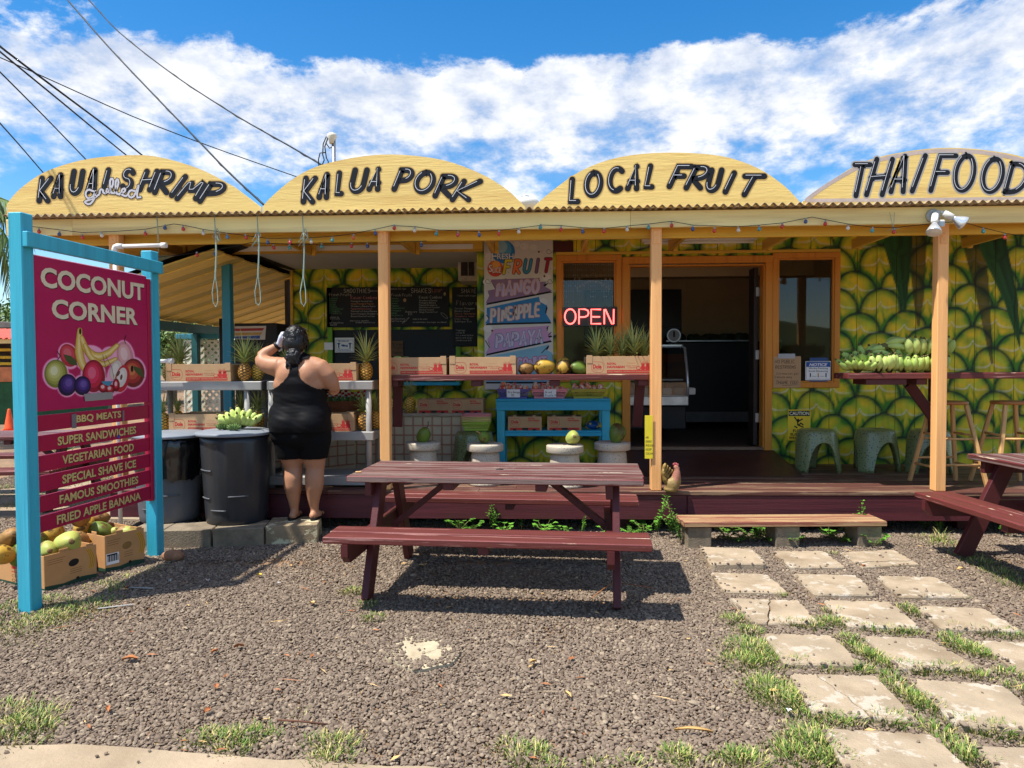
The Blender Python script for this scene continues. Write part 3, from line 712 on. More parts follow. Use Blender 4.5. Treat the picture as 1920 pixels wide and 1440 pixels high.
part('sill', MB().box(dx0 + .08, YW - .01, ZR - .028, dx1 - .08, YW + .12, ZR + .004, c=.004), mat('worn_sill', S(120, 96, 76), .5), dr)
part('top_trim', MB().box(wx0, YW - .012, wzt + .018, vx1, YW + .0, wzt + .05, c=.003), M_beam)
doorl = part('open_door', MB().box(dx1 - .15, YW + .13, ZR + .01, dx1 - .105, YW + .32, wzt - .12, c=.004), mat('dark_brown_door', S(48, 36, 32), .5), dr)
for zz in (Z(545, YW, 1430), Z(665, YW, 1430), Z(785, YW, 1430)):
 part('hinge', MB().box(dx1 - .13, YW + .122, zz - .05, dx1 - .092, YW + .128, zz + .05, c=.002), M_metal, dr)
# interior
M_int = mat('dim_interior_wall', S(196, 168, 130), .8, bump=0, var=.05)
M_intf = mat('interior_floor', S(80, 58, 46), .35, bump=.1)
rx0, rx1, ry1 = xw0 + .1, vx1 + .3, 11.2
room = part('shop_room', MB().box(rx0, ry1, ZR, rx1, ry1 + .05, 2.75).box(rx0 - .05, YW + .07, ZR, rx0, ry1, 2.75).box(rx1, YW + .07, ZR, rx1 + .05, ry1, 2.75), M_int)
part('shop_floor', MB().box(rx0, YW + .061, ZR - .05, rx1, ry1, ZR), M_intf)
part('shop_ceiling', MB().box(rx0 - .05, YW + .061, 2.752, rx1 + .05, ry1 + .05, 2.79), M_int)
part('cross_beam', MB().box(rx0, 9.2, 2.55, rx1, 9.26, 2.74), M_int)
# kitchen box behind service window
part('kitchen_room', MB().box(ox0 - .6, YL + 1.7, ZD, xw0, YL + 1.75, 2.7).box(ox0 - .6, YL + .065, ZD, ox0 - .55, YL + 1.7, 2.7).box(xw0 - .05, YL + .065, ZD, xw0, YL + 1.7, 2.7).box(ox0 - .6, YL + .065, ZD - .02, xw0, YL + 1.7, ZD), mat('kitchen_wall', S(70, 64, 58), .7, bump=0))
M_green = mat('lime_green_trim', S(110, 160, 30), .5)
part('window_trim', MB().box(ox0 - .03, YL - .03, oz0, ox0 + .03, YL, Z(537, YL, 740), c=.004).box(ox1 - .02, YL - .03, oz0, ox1 + .04, YL, oz1, c=.004), M_green)
part('service_shelf', MB().box(ox0 - .05, YL - .22, oz0 - .04, ox1 + .05, YL - .001, oz0, c=.004), M_bluex)
part('window_post', MB().box(X(738, YL, 650), YL + .07, oz0, X(743, YL, 650), YL + .1, oz1).box(X(822, YL, 650), YL + .07, oz0, X(829, YL, 650), YL + .1, oz1), M_white)
# ---------------- left wing of the stand ----------------
wing_x1, wing_z1 = X(549, YL, 540), 2.56
sl_ = 0.31
wx_l = -4.85
wingr = part('wing_roof', MB().add([(wx_l, 6.7, wing_z1 + sl_ * (wx_l - wing_x1) + .05), (wing_x1 + .1, 6.7, wing_z1 + .1), (wing_x1 + .1, 13.2, wing_z1 + .1), (wx_l, 13.2, wing_z1 + sl_ * (wx_l - wing_x1) + .05)], [(0, 1, 2, 3)]), M_dark)
M_plankA = mat('yellow_roof_boards', S(250, 216, 112), .6, var=.14, vs=3, stretch=gx, dark=S(130, 95, 30), darkamt=.4, bump=.3, bs=14, rnd=.10)
M_plankB = mat('olive_roof_boards', S(216, 192, 104), .6, var=.14, vs=3, stretch=gx, dark=S(110, 85, 30), darkamt=.4, bump=.3, bs=14, rnd=.12)
yy = 6.72; i = 0
while yy < 13.1:
 wd = .25 if i % 2 else .22; off = 0 if i % 2 else .010
 xr_ = wing_x1 + (.05 if yy > YL - .1 else -.02)
 a = (wx_l, yy + wd / 2, wing_z1 + sl_ * (wx_l - wing_x1) + off); b = (xr_, yy + wd / 2, wing_z1 + sl_ * (xr_ - wing_x1) + off)
 part('roof_board', MB().beam(a, b, wd - .004, .02, c=.002), M_plankA if i % 2 else M_plankB, wingr)
 yy += wd; i += 1
zE = wing_z1 + sl_ * (wx_l - wing_x1)
part('eave_beam', MB().box(wx_l + .02, 6.9, zE - .14, wx_l + .09, 13.2, zE - .02, c=.004), M_dteal)
Yt = 7.33
tp = X(424, Yt, 600)
part('post', MB().box(tp - .045, Yt, ZD, tp + .045, Yt + .09, zc0 - .02, c=.006), M_teal, label='teal inner post beside the pineapples')
part('post', MB().box(wx_l + .0, 9.6, .0, wx_l + .09, 9.69, zE - .14, c=.006), M_dteal, label='dark teal post under the lower roof edge')
lx0, lx1, lyy = X(345, 9.75, 700), X(414, 9.75, 700), 9.75
lz1, lz0 = at(380, 638, lyy).z, at(380, 790, lyy).z
part('rail', MB().box(lx0 - .1, lyy - .03, lz1 + .02, lx1 + .2, lyy + .03, lz1 + .09, c=.004), M_teal)
part('dark_post', MB().box(lx1 + .005, lyy - .04, ZD, lx1 + .07, lyy + .04, lz1 + .3, c=.003), M_dark)
M_latt = mat('cream_lattice', S(240, 232, 208), .6, var=.08)
lat = empty('lattice_panel', 'cream wooden lattice panel behind the pineapple shelf', 'lattice', (0, 0, 0))
LM = MB().box(lx0, lyy - .012, lz0, lx0 + .02, lyy + .02, lz1, c=.002).box(lx1 - .02, lyy - .012, lz0, lx1, lyy + .02, lz1, c=.002).box(lx0, lyy - .014, lz1 - .02, lx1, lyy + .022, lz1 + .002, c=.002).box(lx0, lyy - .014, lz0 - .02, lx1, lyy + .022, lz0, c=.002)
LM.build('lattice_frame', M_latt, lat)
W_, H_ = lx1 - lx0, lz1 - lz0
for sgn, dy in ((1, 0.0), (-1, .009)):
 s_ = -H_
 while s_ < W_:
  # line x - x0 = s + t, z = t (or mirrored)
  t0 = max(0, -s_); t1 = min(H_, W_ - s_)
  if t1 - t0 > .03:
   xa_, xb_ = s_ + t0, s_ + t1
   if sgn < 0: xa_, xb_ = W_ - xa_, W_ - xb_
   MB().beam((lx0 + xa_, lyy + dy, lz0 + t0), (lx0 + xb_, lyy + dy, lz0 + t1), .032, .007, c=0, up=(0, 1, 0)).build('slat', M_latt, lat)
  s_ += .098
# swap beam width/height so the flat side faces front
# drinks fridge with a picture header behind the customer
fx0, fx1, FY = X(439, 8.55, 620), X(520, 8.55, 620), 8.55
fr = empty('drinks_fridge', 'black drinks fridge with a striped header panel behind the shelf', 'fridge', (fx0, FY, ZD))
fz1 = at(470, 606, FY).z
MB().box(0, 0, 0, fx1 - fx0, .5, fz1 - ZD, c=.01).build('cabinet', M_dark, fr)
A_ = Art(planeY(FY - .003)); A_.poly([(440, 612), (499, 611), (497, 637), (440, 636)], plain('header_white', S(206, 198, 190)), 0)
A_.poly([(440, 616), (496, 615), (492, 620), (440, 621)], plain('header_red', S(170, 60, 60)), .0006); A_.poly([(440, 624), (492, 623), (489, 628), (440, 629)], plain('header_gold', S(190, 150, 90)), .0006); A_.poly([(440, 631), (488, 629), (487, 635), (440, 635)], plain('header_blue', S(60, 90, 160)), .0006)
o = A_.build('header_panel', None); o.data.transform(T(-fx0, -FY, -ZD)); o.parent = fr
# ---------------- tiled counter ----------------
M_tile = [mat('cream_tile', S(206, 190, 162), .3, var=.06, rnd=.05, bump=0), plain('tile_brown_line', S(186, 136, 110), .35), plain('tile_dark_cross', S(170, 118, 96), .35)]
def tile_mesh():
 mb = MB(); q = .096; g = .016; xs = [0, g, q - g, q]
 for i in range(3):
  for j in range(3):
   k = (i != 1) + (j != 1)
   if (i == 0) or (j == 0): m = k if (i == 0 or j == 0) else 0
   else: m = 0
   if i == 2 or j == 2: m = 0 if not (i == 0 or j == 0) else 1
   mb.add([(xs[i], 0, xs[j]), (xs[i + 1], 0, xs[j]), (xs[i + 1], 0, xs[j + 1]), (xs[i], 0, xs[j + 1])], [(0, 1, 2, 3)], m)
 mb.add([(0, 0, 0), (q, 0, 0), (q, 0, q), (0, 0, q), (0, .006, 0), (q, .006, 0), (q, .006, q), (0, .006, q)], [(0, 4, 5, 1), (1, 5, 6, 2), (2, 6, 7, 3), (3, 7, 4, 0)], 0)
 return mb.build('tile', M_tile, mesh_only=True)
TM = tile_mesh()
c0 = gp(507, 899, ZD); c1_ = gp(668, 881, ZD); YC = c1_.y; c2x = X(903, YC, 800); zct = at(820, 775, YC).z
cnt = empty('tiled_counter', 'low counter faced with cream and brown plaid tiles behind the porch post', 'counter', (c1_.x, YC, ZD))
body = MB(); body.box(0, .008, 0, c2x - c1_.x, .5, zct - ZD - .03, c=0)
dvec = Vector((c0.x - c1_.x, c0.y - YC, 0)); L1 = dvec.length; ang1 = math.atan2(-dvec.y, -dvec.x)
Ma = T(dvec.x, dvec.y, 0) @ RZ(ang1)
body.box(0, .008, 0, L1 - .001, .5, zct - ZD - .03, M=Ma)
body.build('counter_body', M_tile[0], cnt)
tp_ = MB().box(.0, -.02, zct - ZD - .03, c2x - c1_.x, .52, zct - ZD, c=.004); tp_.box(-.02, -.02, zct - ZD - .032, L1 - .001, .52, zct - ZD - .002, c=.004, M=Ma)
tp_.build('counter_top', mat('counter_top_worn', S(178, 160, 140), .5), cnt)
for (M_, Ln) in ((Ma, L1), (Matrix.Identity(4), c2x - c1_.x)):
 for i in range(int(Ln / .0985)):
  for j in range(int((zct - ZD - .03) / .0985)):
   t = obj('tile', TM, cnt); t.matrix_local = M_ @ T(i * .0985, 0, zct - ZD - .035 - (j + 1) * .0985)
# ---------------- scalloped roof signs ----------------
YS = YF - .055
ZB = zc - .013
def scallop(pts, name, label):
 P = [(at(a, b, YS).x, at(a, b, YS).z) for a, b in pts]
 Q = []
 for i in range(len(P) - 1):      # soften the outline
  p0 = P[max(i - 1, 0)]; p1 = P[i]; p2 = P[i + 1]; p3 = P[min(i + 2, len(P) - 1)]
  for k in range(4):
   t = k / 4
   Q.append(tuple(.5 * ((2 * p1[d]) + (-p0[d] + p2[d]) * t + (2 * p0[d] - 5 * p1[d] + 4 * p2[d] - p3[d]) * t * t + (-p0[d] + 3 * p1[d] - 3 * p2[d] + p3[d]) * t ** 3) for d in (0, 1)))
 Q.append(P[-1])
 Q = [(a, max(b, ZB + .002)) for a, b in Q]
 poly = [(Q[0][0], ZB)] + Q + [(Q[-1][0], ZB)]
 ctr = sum(q[0] for q in poly) / len(poly)
 root = empty(name, label, 'sign', (ctr, YS, ZB))
 M = Matrix(((1, 0, 0, 0), (0, 0, -1, .018), (0, 1, 0, 0), (0, 0, 0, 1)))
 MB().prism([(a - ctr, b - ZB) for a, b in poly], 0, .018, 0, M, sm=1).build('board', [M_sign, M_fascia], root)
 MB().box(-.5, .02, .0, -.46, .06, .2).box(.46, .02, 0, .5, .06, .2).build('backing', M_fascia, root)
 return root, ctr
M_halo = plain('airbrush_shade', S(206, 170, 96)); M_halo2 = plain('airbrush_shade_dark', S(104, 84, 52)); M_blk = plain('sign_black', S(22, 22, 26), .45); M_hi = plain('sign_highlight', S(226, 228, 232))
M_hgrey = plain('sign_grey_halo', S(176, 172, 168))
def sign_word(root, ctr, letters, k, ox, oy, lw=10.4, halo=M_halo):
 A = Art(planeY(YS))
 conv = lambda x, y: (ox + x / k, oy + y / k)
 for (ch, x0, x1, yt, yb, sl) in letters:
  a, t = conv(x0, yt); b, bo = conv(x1, yb)
  m = lw * .45; a += m; b -= m; t += m; bo -= m
  A.glyph(ch, a, b, t, bo, sl, lw + (4.5 if halo is M_halo else 5), halo, .001)
  if halo is M_halo: A.glyph(ch, a, b, t, bo, sl, lw + 1.2, M_halo2, .0014)
  A.glyph(ch, a, b, t, bo, sl, lw, M_blk, .0019)
  for st in G[ch]:
   P = [(a + (u * (1 - sl) + sl * v) * (b - a) - lw * .23, bo + (t - bo) * v - lw * .2) for u, v in st]
   if len(P) > 5: P = P[1:-2]
   elif len(P) >= 2:
    q = .1; P = [((P[0][0] * (1 - q) + P[1][0] * q), (P[0][1] * (1 - q) + P[1][1] * q))] + P[1:-1] + [((P[-1][0] * (1 - q) + P[-2][0] * q), (P[-1][1] * (1 - q) + P[-2][1] * q))]
   A.stroke(P, lw * .095, M_hi, .0024)
 o = A.mb.build('lettering', A.mats, None); o.data.transform(Matrix.Translation(-root.location)); o.parent = root
 return A
r1, c_1 = scallop([(12, 388), (16, 378), (40, 352), (85, 322), (150, 301), (220, 292), (290, 293), (370, 315), (430, 345), (455, 362), (489, 388)], 'roof_sign', 'yellow scalloped roof sign painted Kauai grilled shrimp')
r2, c_2 = scallop([(492, 388), (510, 368), (550, 335), (600, 310), (680, 293), (750, 290), (830, 300), (900, 325), (950, 355), (985, 388)], 'roof_sign', 'yellow scalloped roof sign painted Kalua pork')
r3, c_3 = scallop([(1000, 388), (1035, 358), (1090, 320), (1160, 295), (1250, 286), (1350, 292), (1420, 315), (1470, 348), (1503, 382)], 'roof_sign', 'yellow scalloped roof sign painted local fruit')
r4, c_4 = scallop([(1505, 378), (1525, 362), (1560, 338), (1620, 303), (1700, 284), (1780, 277), (1860, 283), (1930, 298), (2000, 335), (2048, 372)], 'roof_sign', 'yellow scalloped roof sign with grey border painted Thai food')
sign_word(r1, c_1, [('K', 255, 370, 258, 448, .25), ('A', 355, 462, 235, 418, .35), ('U', 470, 592, 210, 395, .3), ('A', 590, 696, 200, 385, .4), ('I', 700, 775, 200, 350, .75), ('S', 825, 948, 200, 370, .3),
 ('H', 950, 1105, 210, 372, .42), ('R', 1055, 1225, 215, 390, .4), ('I', 1168, 1305, 247, 410, .93), ('M', 1210, 1465, 268, 432, .42), ('P', 1368, 1585, 298, 450, .42)], 3.692, 0, 260)
sign_word(r2, c_2, [('K', 300, 412, 355, 545, .22), ('A', 405, 515, 330, 515, .38), ('L', 525, 600, 320, 490, .35), ('U', 612, 757, 300, 475, .3), ('A', 738, 862, 295, 460, .38), ('P', 905, 1068, 300, 460, .4),
 ('O', 1038, 1212, 316, 478, .22), ('R', 1178, 1362, 342, 505, .38), ('K', 1293, 1512, 375, 530, .42)], 3.5556, 480, 230)
sign_word(r3, c_3, [('L', 315, 412, 302, 490, .18), ('O', 416, 565, 256, 448, .15), ('C', 578, 715, 227, 417, .15), ('A', 710, 838, 213, 400, .35), ('L', 838, 942, 210, 388, .42), ('F', 998, 1188, 213, 385, .42),
 ('R', 1115, 1317, 220, 395, .42), ('U', 1255, 1395, 238, 413, .35), ('I', 1383, 1484, 258, 423, .93), ('T', 1450, 1690, 280, 442, .35)], 3.692, 980, 250)
A4 = sign_word(r4, c_4, [('T', 462, 680, 238, 530, .3), ('H', 612, 862, 193, 522, .4), ('A', 812, 1015, 168, 497, .4), ('I', 982, 1135, 163, 492, .93), ('F', 1138, 1382, 165, 487, .38), ('O', 1318, 1548, 163, 487, .22),
 ('O', 1543, 1782, 190, 497, .22), ('D', 1745, 1990, 232, 500, .3)], 4.364, 1480, 250, lw=9.4, halo=M_hgrey)
# 'grilled' in cursive over the first sign
A = Art(planeY(YS))
K = lambda x, y: (x / 3.692, 260 + y / 3.692)
gr = [[(650, 365), (610, 350), (590, 380), (605, 415), (640, 410), (660, 375), (665, 360), (655, 420), (620, 460), (585, 440), (600, 430), (650, 415), (690, 385)], [(690, 385), (695, 350), (715, 355), (715, 375), (735, 380)], [(735, 380), (745, 340), (750, 380), (775, 340)],
      [(760, 375), (790, 300), (775, 270), (760, 300), (770, 375), (790, 378)], [(795, 378), (825, 310), (815, 275), (800, 300), (805, 380), (830, 388)], [(830, 380), (865, 370), (870, 345), (845, 350), (840, 385), (870, 400), (885, 390)], [(940, 365), (905, 355), (885, 385), (905, 412), (935, 395), (965, 300), (945, 410), (975, 405)]]
for st in gr: A.stroke([K(*p) for p in st], 6.2, M_blk, .0029)
for st in gr: A.stroke([K(*p) for p in st], 3.6, plain('grilled_silver', S(205, 203, 208)), .0034)
o = A.mb.build('small_lettering', A.mats, None); o.data.transform(Matrix.Translation(-r1.location)); o.parent = r1
# grey worn border of the last board
A = Art(planeY(YS)); M_bd = mat('worn_grey_border', S(196, 178, 168), .7, var=.15, vs=8)
A.stroke([(1512, 375), (1530, 361), (1563, 339), (1622, 306), (1700, 288), (1780, 281), (1858, 287), (1928, 302), (1996, 338), (2040, 371)], 7, M_bd, .0007); A.stroke([(1515, 376), (1700, 374.5), (2040, 371)], 6.5, M_bd, .0006, smooth=False)
o = A.mb.build('border', A.mats, None); o.data.transform(Matrix.Translation(-r4.location)); o.parent = r4
# ---------------- roof-top bits and wires ----------------
ms = at(626, 300, 7.4)
mast = empty('service_mast', 'grey electrical service mast with a weatherhead above the pork sign', 'mast', (ms.x, 7.4, zc))
zt = at(626, 262, 7.4).z - zc
MB().tube([(0, 0, .05), (0, 0, zt)], .021, 12).build('pipe', M_metal, mast)
MB().lathe([(.03, zt - .04), (.034, zt), (.05, zt + .03), (.045, zt + .06), (.01, zt + .075)], 14, 0, T(-.015, 0, 0)).build('weatherhead', mat('weatherhead_cream', S(214, 208, 190), .6), mast)
wr = MB()
for pts in ([(612, 256), (606, 270), (605, 290), (608, 300), (603, 312)], [(615, 257), (609, 275), (612, 296), (616, 304), (612, 311)], [(610, 286), (600, 287), (597, 300), (598, 312)], [(616, 258), (611, 268), (618, 278), (622, 276)]):
 wr.tube([at(a, b, 7.4) - mast.location for a, b in pts], .006, 6)
wr.build('wires', M_ink, mast)
vt = at(985, 383, 8.2)
vent = empty('roof_vent', 'white round roof vent between the pork and fruit signs', 'vent', (vt.x, 8.2, zc + .1))
zv = vt.z - zc - .1
MB().lathe([(.10, 0), (.10, zv - .05), (.155, zv - .04), (.155, zv + .03), (.12, zv + .06), (.05, zv + .075)], 20).build('cap', M_white, vent)
MB().lathe([(.05, zv + .076), (.05, zv + .09)], 12).build('crown_ring', M_metal, vent)
for i, (pts, y0, y1, r_, lb) in enumerate((
 ([(118, -10), (200, 85), (300, 190), (370, 262), (430, 325), (500, 389)], 13, 8.2, .012, 'thick black power line dropping into the valley after the shrimp sign'),
 ([(158, -10), (220, 60), (330, 145), (450, 222), (540, 272), (606, 311)], 13, 7.4, .009, 'black power line dropping to the service mast'),
 ([(-30, 60), (0, 88), (130, 185), (200, 237), (275, 298)], 7, 12, .013, 'upper of two thick wires crossing behind the shrimp sign'),
 ([(-30, 72), (0, 97), (120, 195), (180, 245), (243, 296)], 7, 12, .011, 'lower of two thick wires crossing behind the shrimp sign'),
 ([(-30, 95), (40, 125), (250, 220), (400, 277), (552, 330)], 12, 16, .010, 'thin long wire reaching to the pork sign'),
 ([(-10, 125), (80, 215), (162, 300)], 9, 12, .010, 'lone thin wire ending behind the shrimp sign crest'),
 ([(-10, 220), (35, 270), (82, 325)], 9, 12, .010, 'lowest short wire at the left end of the shrimp sign'))):
 n = len(pts); P = [at(a, b, y0 + (y1 - y0) * k / (n - 1)) for k, (a, b) in enumerate(pts)]
 P = [P[0] + (P[0] - P[1]) * 1.2] + P + ([P[-1] + (P[-1] - P[-2]) * .35] if i > 1 else []); n = len(P)
 Q = []
 for k in range(n - 1):
  for t in (0, .25, .5, .75): Q.append(P[k].lerp(P[k + 1], t))
 Q.append(P[-1])
 for _ in range(2): Q = [Q[0]] + [(Q[k - 1] + Q[k] * 2 + Q[k + 1]) / 4 for k in range(1, len(Q) - 1)] + [Q[-1]]
 mb = MB().tube(Q, r_, 6)
 if i < 2:
  for k in range(1): mb.tube([q + Vector((.012 * math.cos(j * 2.2), 0, .012 * math.sin(j * 2.2))) for j, q in enumerate(Q)], r_ * .6, 5)
 o = mb.build('power_line', M_ink); recenter(o, Q[0]); tag(o, lb, 'power line', 'power lines over the stand')
# ---------------- coloured string lights ----------------
bulbs = [(73,437,'r'),(112,442,'b'),(154,448,'r'),(190,444,'c'),(272,441,'r'),(310,430,'b'),(343,432,'r'),(381,440,'c'),(425,447,'l'),(460,448,'r'),(502,457,'b'),(544,457,'m'),(583,456,'c'),(623,453,'t'),(663,448,'o'),(703,440,'b'),(740,430,'r'),(778,435,'c'),(819,441,'t'),(859,443,'m'),(898,443,'b'),(936,441,'r'),(972,437,'c'),(1014,429,'t'),(1052,433,'r'),(1092,437,'b'),(1133,436,'r'),(1175,433,'c'),(1216,429,'t'),(1259,425,'r'),(1299,432,'b'),(1340,435,'r'),(1384,434,'c'),(1424,432,'t'),(1467,427,'r'),(1511,418,'b'),(1548,422,'r'),(1590,430,'c'),(1636,435,'t'),(1677,437,'r'),(1843,436,'t'),(1884,447,'r')]
BC = {k: mat('bulb_' + n, S(*c), .25, bump=0, var=.08, spec=.6, coat=.4) for k, n, c in (('r', 'red', (196, 50, 42)), ('b', 'blue', (50, 76, 130)), ('c', 'clear', (214, 206, 186)), ('l', 'light_blue', (90, 140, 170)), ('m', 'pink_red', (190, 60, 76)), ('t', 'teal', (66, 150, 150)), ('o', 'orange', (214, 96, 64)))}
M_sock = mat('bulb_socket', S(150, 156, 160), .4, bump=0)
YBL = YF - .03
def bulb_mesh(m, s=1.0):
 mb = MB().lathe([(.006 * s, .0), (.008 * s, -.004 * s), (.008 * s, -.016 * s)], 10, 1).lathe([(.008 * s, -.015 * s), (.0135 * s, -.022 * s), (.016 * s, -.031 * s), (.0135 * s, -.041 * s), (.004 * s, -.047 * s)], 12, 0)
 return mb.build('bulb', [m, M_sock], mesh_only=True)
BMs = {k: bulb_mesh(m) for k, m in BC.items()}
st1 = empty('string_lights', 'string of coloured bulbs swagged along the porch fascia', 'string lights', at(65, 425, YBL))
cord = [(55, 424), (112, 431), (154, 436), (215, 434), (272, 430), (325, 420), (343, 422), (381, 430), (425, 437), (502, 447), (583, 446), (623, 443), (663, 438), (703, 430), (735, 423), (778, 425), (819, 431), (898, 434), (936, 432), (972, 428), (1018, 422), (1052, 423), (1092, 427), (1133, 428), (1216, 420), (1259, 415), (1299, 422), (1384, 425), (1424, 422), (1467, 418), (1523, 407), (1548, 412), (1590, 420), (1636, 426), (1677, 427), (1740, 420), (1800, 415), (1843, 427), (1884, 437), (1940, 447), (2000, 450)]
MB().tube([at(a, b, YBL) - st1.location for a, b in cord], .0028, 5).build('cord', M_ink, st1)
for (a, b, k) in bulbs:
 o = obj('bulb', BMs[k], st1, at(a, b - 9, YBL) - st1.location); o.rotation_euler = (random.uniform(-.15, .15), random.uniform(-.15, .15), 0)
Y2_ = Y0 + .105
st2 = empty('string_lights', 'darker second string of bulbs hanging under the porch beam', 'string lights', at(290, 480, Y2_))
MB().tube([at(a, b, Y2_) - st2.location for a, b in [(255, 486), (340, 478), (420, 466), (470, 455), (520, 457), (560, 459), (640, 456), (700, 456), (760, 453), (800, 452)]], .0028, 5).build('cord', M_ink, st2)
for (a, b, k) in ((369, 479, 'r'), (403, 477, 'b'), (513, 465, 'r'), (543, 465, 't'), (603, 463, 't'), (659, 462, 'r'), (689, 462, 'b'), (790, 460, 'b')):
 obj('bulb', BMs[k], st2, at(a, b - 7, Y2_) - st2.location)
# hanging cord loops
M_rope = mat('pale_green_twine', S(150, 172, 160), .7, bump=0)
for i, (px, yl, lb, side) in enumerate(((404, 576, 'pale twine loop hanging left of the teal post top', 1), (484, 573, 'pale twine loop hanging between the teal post and the middle loop', 0), (569, 575, 'pale twine loop hanging nearest the orange porch post', 1))):
 yk = YF - .045 - .004 * i
 pts = [(px - 2, 403), (px, 440), (px + 1, 480), (px - 1, 520), (px - 6, 548), (px - 4, 568), (px + 1, yl), (px + 5, 566), (px + 4, 545), (px + .5, 520), (px + 2, 470), (px + 1, 434)]
 if side: pts += [(px + 3, 428), (px + 7, 436), (px + 9, 452)]
 mb = MB().tube([at(a, b, yk) for a, b in pts], .0042, 6)
 for k in range(5): mb.tube([at(px, 434, yk), at(px + random.uniform(-9, 9), 434 + random.uniform(6, 18), yk - .01), at(px + random.uniform(-14, 14), 434 + random.uniform(14, 30), yk - .012)], .002, 4)
 o = mb.build('twine_loop', M_rope); recenter(o, at(px, 403, yk)); tag(o, lb, 'twine', 'twine loops under the fascia')
o = MB().tube([at(294, 403, YF - .045), at(296, 430, YF - .047), at(297, 474, YF - .045)], .004, 6).build('twine_end', M_rope); recenter(o, at(294, 403, YF - .045)); tag(o, 'single straight twine hanging behind the top rail of the corner sign', 'twine')
o = MB().tube([at(1668, 398, YF - .02), at(1673, 420, YF - .024), at(1676, 434, YF - .024)], .002, 5).tube([at(1677, 398, YF - .02), at(1676, 420, YF - .024), at(1674, 434, YF - .024)], .002, 5).tube([at(1664, 432, YF - .03), at(1674, 430, YF - .03), at(1686, 428, YF - .03)], .002, 5).build('wire_tie', M_rope); recenter(o, at(1668, 398, YF)); tag(o, 'thin wire tie holding the bulbs left of the floodlight', 'wire')
# ---------------- twin floodlight ----------------
fl = at(1748, 405, YF - .002)
flo = empty('floodlight', 'white twin spotlight with motion sensor on the fascia above a post', 'light', fl)
RXm = RX(R(90))
MB().lathe([(.055, 0), (.055, .02), (.045, .03)], 24, 0, RXm).box(-.01, -.06, -.03, .035, -.02, .035, c=.006).build('mount', mat('floodlight_grey', S(180, 182, 178), .5, bump=0), flo)
def lampm(a, b):
 a = Vector(a); d = (Vector(b) - a); Ln = d.length; q = d.to_track_quat('Z', 'Y').to_matrix().to_4x4()
 return T(*a) @ q
M_refl = mat('reflector_lamp', S(222, 224, 226), .18, metal=.6, bump=0)
for a, b in (((-.01, -.06, .01), (-.055, -.13, -.16)), ((.045, -.06, .02), (.20, -.10, -.085))):
 Mx = lampm(a, b); k = (Vector(b) - Vector(a)).length
 h = MB().lathe([(.012, -.01), (.012, .01), (.026, .014), (.027, k * .45), (.02, k * .5)], 16, 0, Mx).build('lamp_holder', mat('floodlight_cream', S(226, 224, 212), .45, bump=0), flo)
 MB().lathe([(.018, k * .48), (.022, k * .56), (.052, k * .86), (.060, k * .98), (.058, k * 1.0)], 22, 0, Mx).lathe([(.057, k * .995), (.04, k * 1.03), (.002, k * 1.04)], 20, 1, Mx, caps=False).build('reflector_bulb', [M_refl, mat('lens_frost', S(214, 212, 204), .3, bump=0)], h)
MB().box(.005, -.075, -.10, .065, -.03, -.045, c=.006).box(.012, -.078, -.095, .058, -.0755, -.06, 1).build('sensor', [M_white, M_metal], flo)
# ---------------- fluorescent tube under the beam ----------------
ty = 7.2; t0_, t1_ = at(1205, 452, ty), at(1420, 450, ty)
o = MB().box(0, 0, 0, t1_.x - t0_.x, .09, .035, c=.004).tube([(.02, .045, -.012), (t1_.x - t0_.x - .02, .045, -.012)], .014, 10).build('tube_light', M_white); o.location = t0_; tag(o, 'white strip light under the porch ceiling above the doorway', 'light')
# ---------------- signs on the walls ----------------
YBn = YW - .04
ban = empty('fruit_banner', 'tall white board listing mango, pineapple, papaya and coconut slices', 'sign', at(972, 590, YBn))
bz0, bz1 = at(972, 730, YBn).z, at(972, 446, YBn).z
bx0, bx1 = X(908, YBn, 600), X(1037, YBn, 600)
o = MB().box(bx0, YBn, bz0, bx1, YBn + .012, bz1, c=.002).build('board', mat('banner_white', S(206, 200, 192), .5, bump=0, var=.05)); o.data.transform(Matrix.Translation(-ban.location)); o.parent = ban
A = Art(planeY(YBn)); kx = lambda x, y: (700 + x / 4.8, 420 + y / 4.8)
def pc(*c): return plain('print_%d_%d_%d' % c, S(*c))
def PP(pts, m, off): A.poly([kx(*p) for p in pts], m, off)
def EE(x, y, rx, ry, m, off, rot=0): q = kx(x, y); A.ell(q[0], q[1], rx / 4.8, ry / 4.8, m, off, rot)
for (x, y, r, m) in ((1170, 250, 105, pc(40, 120, 190)), (1160, 228, 84, pc(84, 158, 200)), (1150, 205, 56, pc(150, 190, 205)), (1098, 402, 72, pc(200, 70, 46)), (1100, 385, 54, pc(226, 120, 60)), (1104, 366, 34, pc(236, 168, 80))): EE(x, y, r, r, m, .0006 + .0003 * (120 - r) / 60)
for (x, y, r) in ((1360, 200, 40), (1290, 180, 30), (1440, 210, 34), (1050, 290, 40), (1560, 480, 38), (1020, 520, 34), (1530, 700, 40), (1030, 940, 40), (1560, 1150, 30)): EE(x, y, r, r * .8, pc(220, 214, 208), .0005)
for (x, y) in ((1490, 250), (1540, 470), (1190, 500), (1070, 960)): EE(x, y, 10, 10, pc(120, 60, 60), .0008)
for (x, y) in ((1580, 245), (1030, 515), (1590, 515)):
 A.stroke([kx(x + 28 * math.cos(t * .6) * (1 - t * .05), y + 28 * math.sin(t * .6) * (1 - t * .05)) for t in range(12)], .7, M_ink, .0009)
